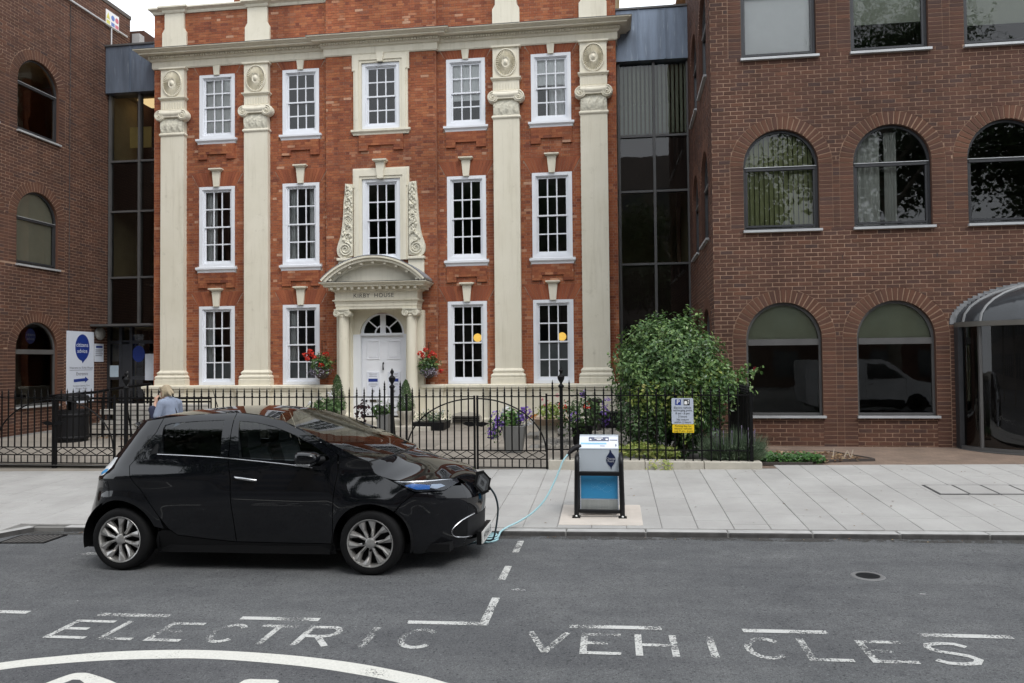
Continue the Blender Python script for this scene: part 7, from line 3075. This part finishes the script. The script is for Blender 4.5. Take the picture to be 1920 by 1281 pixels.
# cabin
SEAT = mat('pale_seat_fabric', (.20, .22, .24), .8, var=.15)
for x_, y_ in ((1.35, -.36), (1.35, .36), (.35, -.36), (.35, .36)):
    q = MB()
    q.prism([(x_ - .05, .62), (x_ + .45, .66), (x_ + .45, .50), (x_ - .05, .46)], lambda u, z, d: (u, y_ + d, z), -.24, .24)
    q.prism([(x_ - .02, .62), (x_ + .10, .64), (x_ - .10, 1.18), (x_ - .22, 1.16)], lambda u, z, d: (u, y_ + d, z), -.22, .22)
    q.prism([(x_ - .22, 1.19), (x_ - .12, 1.20), (x_ - .15, 1.37), (x_ - .24, 1.36)], lambda u, z, d: (u, y_ + d, z), -.12, .12)
    obj('seat', q, SEAT, car, bev=.03)
q = MB()
q.box(2.15, 2.55, -.70, .70, .70, 1.05)
obj('dashboard', q, TRIM, car, bev=.05)
q = MB()
q.tube([(2.02 - .06 * sin(a), .36 + .18 * cos(a), .98 + .17 * sin(a)) for a in [k * pi / 12 for k in range(24)]], .014, 6, True)
obj('steering_wheel', q, TRIM, car, 60)
q = MB()
q.tube([(2.60, -.55, 1.13), (2.66, -.1, 1.17), (2.62, .15, 1.185)], .009, 5)
q.tube([(2.62, .05, 1.16), (2.70, .35, 1.165), (2.60, .62, 1.14)], .009, 5)
obj('wiper', q, TRIM, car)
# ================================================================== woman on the pavement
wx, wy = -7.20, 11.35
wo_ = thing('person', 'fair-haired woman in pale blue T-shirt raising a hand to her face', 'person', (wx, wy, pz(wx, wy) + .006), (0, 0, radians(-22)))


def capsule(q, p0, p1, r0, r1, n=12):
    p0, p1 = Vector(p0), Vector(p1)
    d = (p1 - p0).normalized()
    pts, rs = [], []
    for k in range(4):
        a = pi / 2 * (1 - k / 4)
        pts.append(p0 - d * r0 * sin(a))
        rs.append(max(.002, r0 * cos(a)))
    for k in range(5):
        t = k / 4
        pts.append(p0.lerp(p1, t))
        rs.append(r0 + (r1 - r0) * t)
    for k in range(1, 5):
        a = pi / 2 * k / 4
        pts.append(p1 + d * r1 * sin(a))
        rs.append(max(.002, r1 * cos(a)))
    q.tube(pts, rs, n)


def fused(name, q, mt, parent, vox=.012, sm=4):
    o = obj(name, q, mt, parent, 180)
    r = o.modifiers.new('remesh', 'REMESH')
    r.mode = 'VOXEL'
    r.voxel_size = vox
    r.use_smooth_shade = True
    s_ = o.modifiers.new('smooth', 'SMOOTH')
    s_.iterations = sm
    s_.factor = .5
    return o


SKIN = mat('skin', (.46, .27, .19), .55, var=.06, scale=10)
q = MB()
q.ball((-.10, 0, 1.475), .085, 20, 14, sz=1.28, sy=.88)          # skull
q.ball((-.150, 0, 1.430), .050, 14, 10, sz=1.1, sy=1.0)         # jaw
q.ball((-.190, 0, 1.452), .016, 8, 6, sz=1.4)                    # nose
for s_ in (-1, 1):
    q.ball((-.085, s_ * .078, 1.468), .018, 8, 6, sz=1.5, sy=.5)
capsule(q, (-.06, 0, 1.42), (-.01, 0, 1.33), .048, .055)
capsule(q, (0, -.10, 1.28), (0, .10, 1.28), .085, .085)
capsule(q, (0, 0, 1.25), (.02, 0, 1.05), .125, .115)
capsule(q, (.02, 0, 1.05), (.03, 0, .88), .115, .140)
for s_ in (-1, 1):
    capsule(q, (.03, s_ * .085, .86), (.0, s_ * .095, .48), .085, .056)
    capsule(q, (.0, s_ * .095, .48), (.03, s_ * .10, .09), .052, .036)
    capsule(q, (.03, s_ * .10, .05), (-.13, s_ * .115, .035), .036, .03)
capsule(q, (.01, -.155, 1.29), (-.02, -.225, 1.05), .047, .038)
capsule(q, (-.02, -.225, 1.05), (-.185, -.13, 1.30), .037, .025)
capsule(q, (.01, .155, 1.29), (-.05, .22, 1.05), .047, .038)
capsule(q, (-.05, .22, 1.05), (-.22, .10, 1.26), .037, .025)
fused('body', q, SKIN, wo_, .011)
for s_, hx_, hy_, hz_ in ((-1, -.205, -.105, 1.345), (1, -.235, .08, 1.30)):
    q = MB()
    capsule(q, (hx_ + .015, hy_ - s_ * -.0, hz_ - .035), (hx_, hy_ - s_ * .012, hz_ + .03), .026, .028)
    for k in range(4):
        L_ = (.034, .04, .038, .03)[k]
        b0 = Vector((hx_ - .012 + k * .013, hy_ - s_ * .02, hz_ + .045 - abs(k - 1.5) * .004))
        m_ = b0 + Vector((-.006, -s_ * .022, L_ * .7))
        capsule(q, b0, m_, .0085, .008, 8)
        capsule(q, m_, m_ + Vector((-.014, -s_ * .02, .008)), .008, .007, 8)
    capsule(q, (hx_ - .02, hy_, hz_ + .01), (hx_ - .05, hy_ - s_ * .012, hz_ + .035), .010, .008, 8)
    fused('hand', q, SKIN, wo_, .005, 2)
TS = mat('pale_blue_cotton', (.215, .25, .33), .9, var=.1, scale=12, bmp=.3, bscale=25)
q = MB()
capsule(q, (.0, -.10, 1.285), (.0, .10, 1.285), .092, .092)
capsule(q, (0, 0, 1.27), (.02, 0, 1.05), .140, .135)
capsule(q, (.02, 0, 1.05), (.03, 0, .86), .135, .158)
capsule(q, (.01, -.155, 1.295), (-.012, -.212, 1.10), .064, .062)
capsule(q, (.01, .155, 1.295), (-.035, .212, 1.10), .064, .062)
fused('t_shirt', q, TS, wo_, .012, 3)
q = MB()
capsule(q, (.03, -.06, .86), (.03, .06, .86), .135, .135)
for s_ in (-1, 1):
    capsule(q, (.03, s_ * .085, .85), (.0, s_ * .095, .48), .098, .07)
    capsule(q, (.0, s_ * .095, .48), (.03, s_ * .10, .12), .068, .055)
fused('trousers', q, mat('dark_denim', (.02, .024, .04), .9), wo_, .014, 3)
for s_ in (-1, 1):
    q = MB()
    capsule(q, (.05, s_ * .10, .045), (-.14, s_ * .118, .036), .046, .036)
    fused('shoe', q, mat('dark_shoe', (.02, .02, .02), .6), wo_, .01, 2)
HAIR = mat('fair_hair', (.31, .25, .165), .7, var=.3, scale=60, stretch=(1, 1, 4))
q = MB()
q.ball((-.080, 0, 1.505), .088, 20, 14, sz=1.08, sy=.96)
q.ball((-.045, 0, 1.475), .076, 16, 10, sz=1.2, sy=1.0)
capsule(q, (.03, 0, 1.50), (.12, -.02, 1.46), .03, .02)
capsule(q, (.02, -.03, 1.48), (.10, -.05, 1.43), .028, .014)
capsule(q, (-.16, -.05, 1.545), (-.185, -.02, 1.50), .02, .016)
capsule(q, (-.06, -.07, 1.50), (-.05, -.085, 1.40), .025, .015)
fused('hair', q, HAIR, wo_, .009, 2)
q = MB()
q.box(-.19, -.17, -.07, -.008, 1.462, 1.492)
q.box(-.19, -.17, .008, .07, 1.462, 1.492)
q.tube([(-.178, -.07, 1.482), (-.09, -.086, 1.482)], .004, 4)
obj('sunglasses', q, BLK, wo_, bev=.005)
q = MB()
capsule(q, (-.15, -.20, 1.20), (-.06, -.16, .98), .065, .085)
capsule(q, (-.17, -.10, 1.18), (-.12, -.06, .92), .055, .07)
fused('jacket', q, mat('navy_cloth', (.018, .022, .05), .9, var=.2), wo_, .014, 3)
q = MB()
q.tube([(-.02, -.10, 1.375), (.06, -.07, 1.36), (.13, .0, 1.24), (.165, .06, 1.05), (.17, .12, .9)], .009, 5)
obj('bag_strap', q, BLK, wo_)
q = MB()
q.box(-.02, .20, .16, .26, .66, .90)
obj('bag', q, BLK, wo_, bev=.03)

# ================================================================== across the road, behind the camera (seen in the reflections)
BARK = mat('plane_tree_bark', (.16, .14, .11), .9, var=.3, scale=6)
TREEL = leaf_mat('plane_tree_leaf', [(0, (.018, .04, .012)), (.5, (.035, .075, .02)), (1, (.07, .12, .035))], .5)


def street_tree(x_, y_, h_, r_, label):
    t_ = thing('plane_tree', label, 'tree', (x_, y_, gz(x_)), group='street trees across the road')
    q_ = MB()
    q_.tube([(0, 0, -.3), (.05, 0, h_ * .3), (-.05, .1, h_ * .55), (.1, 0, h_ * .8)], [.32, .24, .16, .06], 10)
    for k in range(9):
        a = k * 2.4
        z_ = h_ * (.32 + .045 * k)
        q_.tube([(0, 0, z_), (cos(a) * r_ * .4, sin(a) * r_ * .4, z_ + h_ * .12), (cos(a) * r_ * .75, sin(a) * r_ * .75, z_ + h_ * .2)], [.12, .07, .02], 6)
    obj('trunk', q_, BARK, t_, 60)
    q_ = MB()
    for k in range(16):
        d = rnd_dir()
        c_ = Vector((d.x * r_ * .68, d.y * r_ * .68, h_ * .64 + d.z * h_ * .25))
        cloud(q_, c_, (r_ * .42, r_ * .42, h_ * .14), 1150, .24, .75, .3, .5, .4, .35, seed=k)
    obj('crown', q_, TREEL, t_)


random.seed(44)
for x_, y_, h_, r_, l_ in ((-13.5, -5.2, 13.0, 4.6, 'tall leafy plane tree across the road, mirrored in the left windows'),
                           (-6.0, -4.8, 13.0, 4.7, 'leafy plane tree across the road, mirrored in the black car'),
                           (4.0, -5.4, 12.0, 4.7, 'broad leafy plane tree across the road, mirrored in office windows'),
                           (12.8, -6.0, 19.0, 5.4, 'tallest plane tree across the road, mirrored in the office top windows'),
                           (21.0, -5.0, 15.0, 4.8, 'leafy plane tree farther along across the road, mirrored in the end windows')):
    street_tree(x_, y_, h_, r_, l_)
op = thing('opposite_offices', 'long concrete office block across the road, mirrored in the windows', 'building', (0, -21, -.4))
q = MB()
q.box(-60, 6.5, -6, 0, 0, 19)
obj('wall', q, mat('brown_concrete', (.15, .135, .12), .9, var=.15), op)
for r_ in range(6):
    for k in range(26):
        q = MB()
        a = -57 + k * 2.42
        q.box(a, a + 1.7, .0, .04, 1.0 + r_ * 2.75, 2.6 + r_ * 2.75)
        obj('window', q, mat('opposite_glass', (.03, .035, .04), .1) if r_ + k == 0 else bpy.data.materials['opposite_glass'], op)

o2 = thing('low_opposite_block', 'lower brick block across the road to the right, mirrored behind the trees', 'building', (0, -21, -.4))
q = MB()
q.box(6.6, 70, -6, 0, 0, 10.5)
obj('wall', q, M['brownbrick'], o2)
for r_ in range(3):
    for k in range(20):
        q = MB()
        a = 7.6 + k * 3.0
        q.box(a, a + 1.6, .0, .04, 1.2 + r_ * 3.1, 2.9 + r_ * 3.1)
        obj('window', q, bpy.data.materials['opposite_glass'], o2)

van = thing('white_van', 'small white delivery van on the road to the right, mirrored in office windows', 'van', (6.6, 2.6, gz(8.7)), ROADROT)
VW = mat('white_van_paint', (.62, .63, .64), .3, coat=.6, var=.03)
prof = [(p.x, p.y) for p in catmull([(.05, .35), (0, .8), (.04, 1.75), (.25, 1.84), (1.5, 1.86), (2.5, 1.80), (3.0, 1.5), (3.45, 1.12), (4.1, .98), (4.36, .78), (4.4, .4)], 4)] + [(4.35, .25), (3.95, .25)] + [(3.55 + .36 * cos(a), .30 + .36 * sin(a)) for a in [pi * k / 10 for k in range(11)]] + [(1.25, .25)] + [(.85 + .36 * cos(a), .30 + .36 * sin(a)) for a in [pi * k / 10 for k in range(11)]] + [(.4, .25)]
q = MB()
q.prism(prof, lambda u, z, d: (u, d, z), -.85, .85)
obj('body', q, VW, van, bev=.05)
for sd in (-1, 1):
    q = MB()
    q.prism([(2.0, 1.15), (2.0, 1.68), (2.5, 1.66), (2.95, 1.40), (3.2, 1.15)], lambda u, z, d: (u, sd * d, z), .851, .858)
    obj('side_window', q, mat('van_glass', (.02, .022, .025), .08) if sd < 0 else bpy.data.materials['van_glass'], van)
    for cx_ in (.85, 3.55):
        q = MB()
        q.lathe([(.2, -.1), (.3, -.09), (.315, 0), (.3, .09), (.2, .1)], 24, (cx_, sd * .76, .315), 'y')
        wv = obj('wheel', q, bpy.data.materials['tyre_rubber'], van, 50)
        q = MB()
        q.lathe([(0, sd * .09), (.2, sd * .09)], 20, (cx_, sd * .77, .315), 'y')
        obj('rim', q, bpy.data.materials['alloy'], wv)
q = MB()
q.box(.3, 4.2, -.7, .7, .2, .3)
obj('underbody', q, TRIM, van)
for sd in (-1, 1):
    q = MB()
    q.prism([(1.25, .28), (3.15, .28), (3.15, .46), (1.25, .46)], lambda u, z, d: (u, sd * d, z), .851, .866)
    obj('side_moulding', q, TRIM, van)
    for u in (1.92, 3.22):
        q = MB()
        q.prism([(u, .48), (u + .012, .48), (u + .012, 1.7 if u < 3 else 1.15), (u, 1.7 if u < 3 else 1.15)], lambda a, z, d: (a, sd * d, z), .8505, .853)
        obj('door_gap', q, TRIM, van)
    q = MB()
    q.prism([(2.02, .98), (2.16, .98), (2.16, 1.02), (2.02, 1.02)], lambda u, z, d: (u, sd * d, z), .851, .875)
    obj('door_handle', q, TRIM, van)
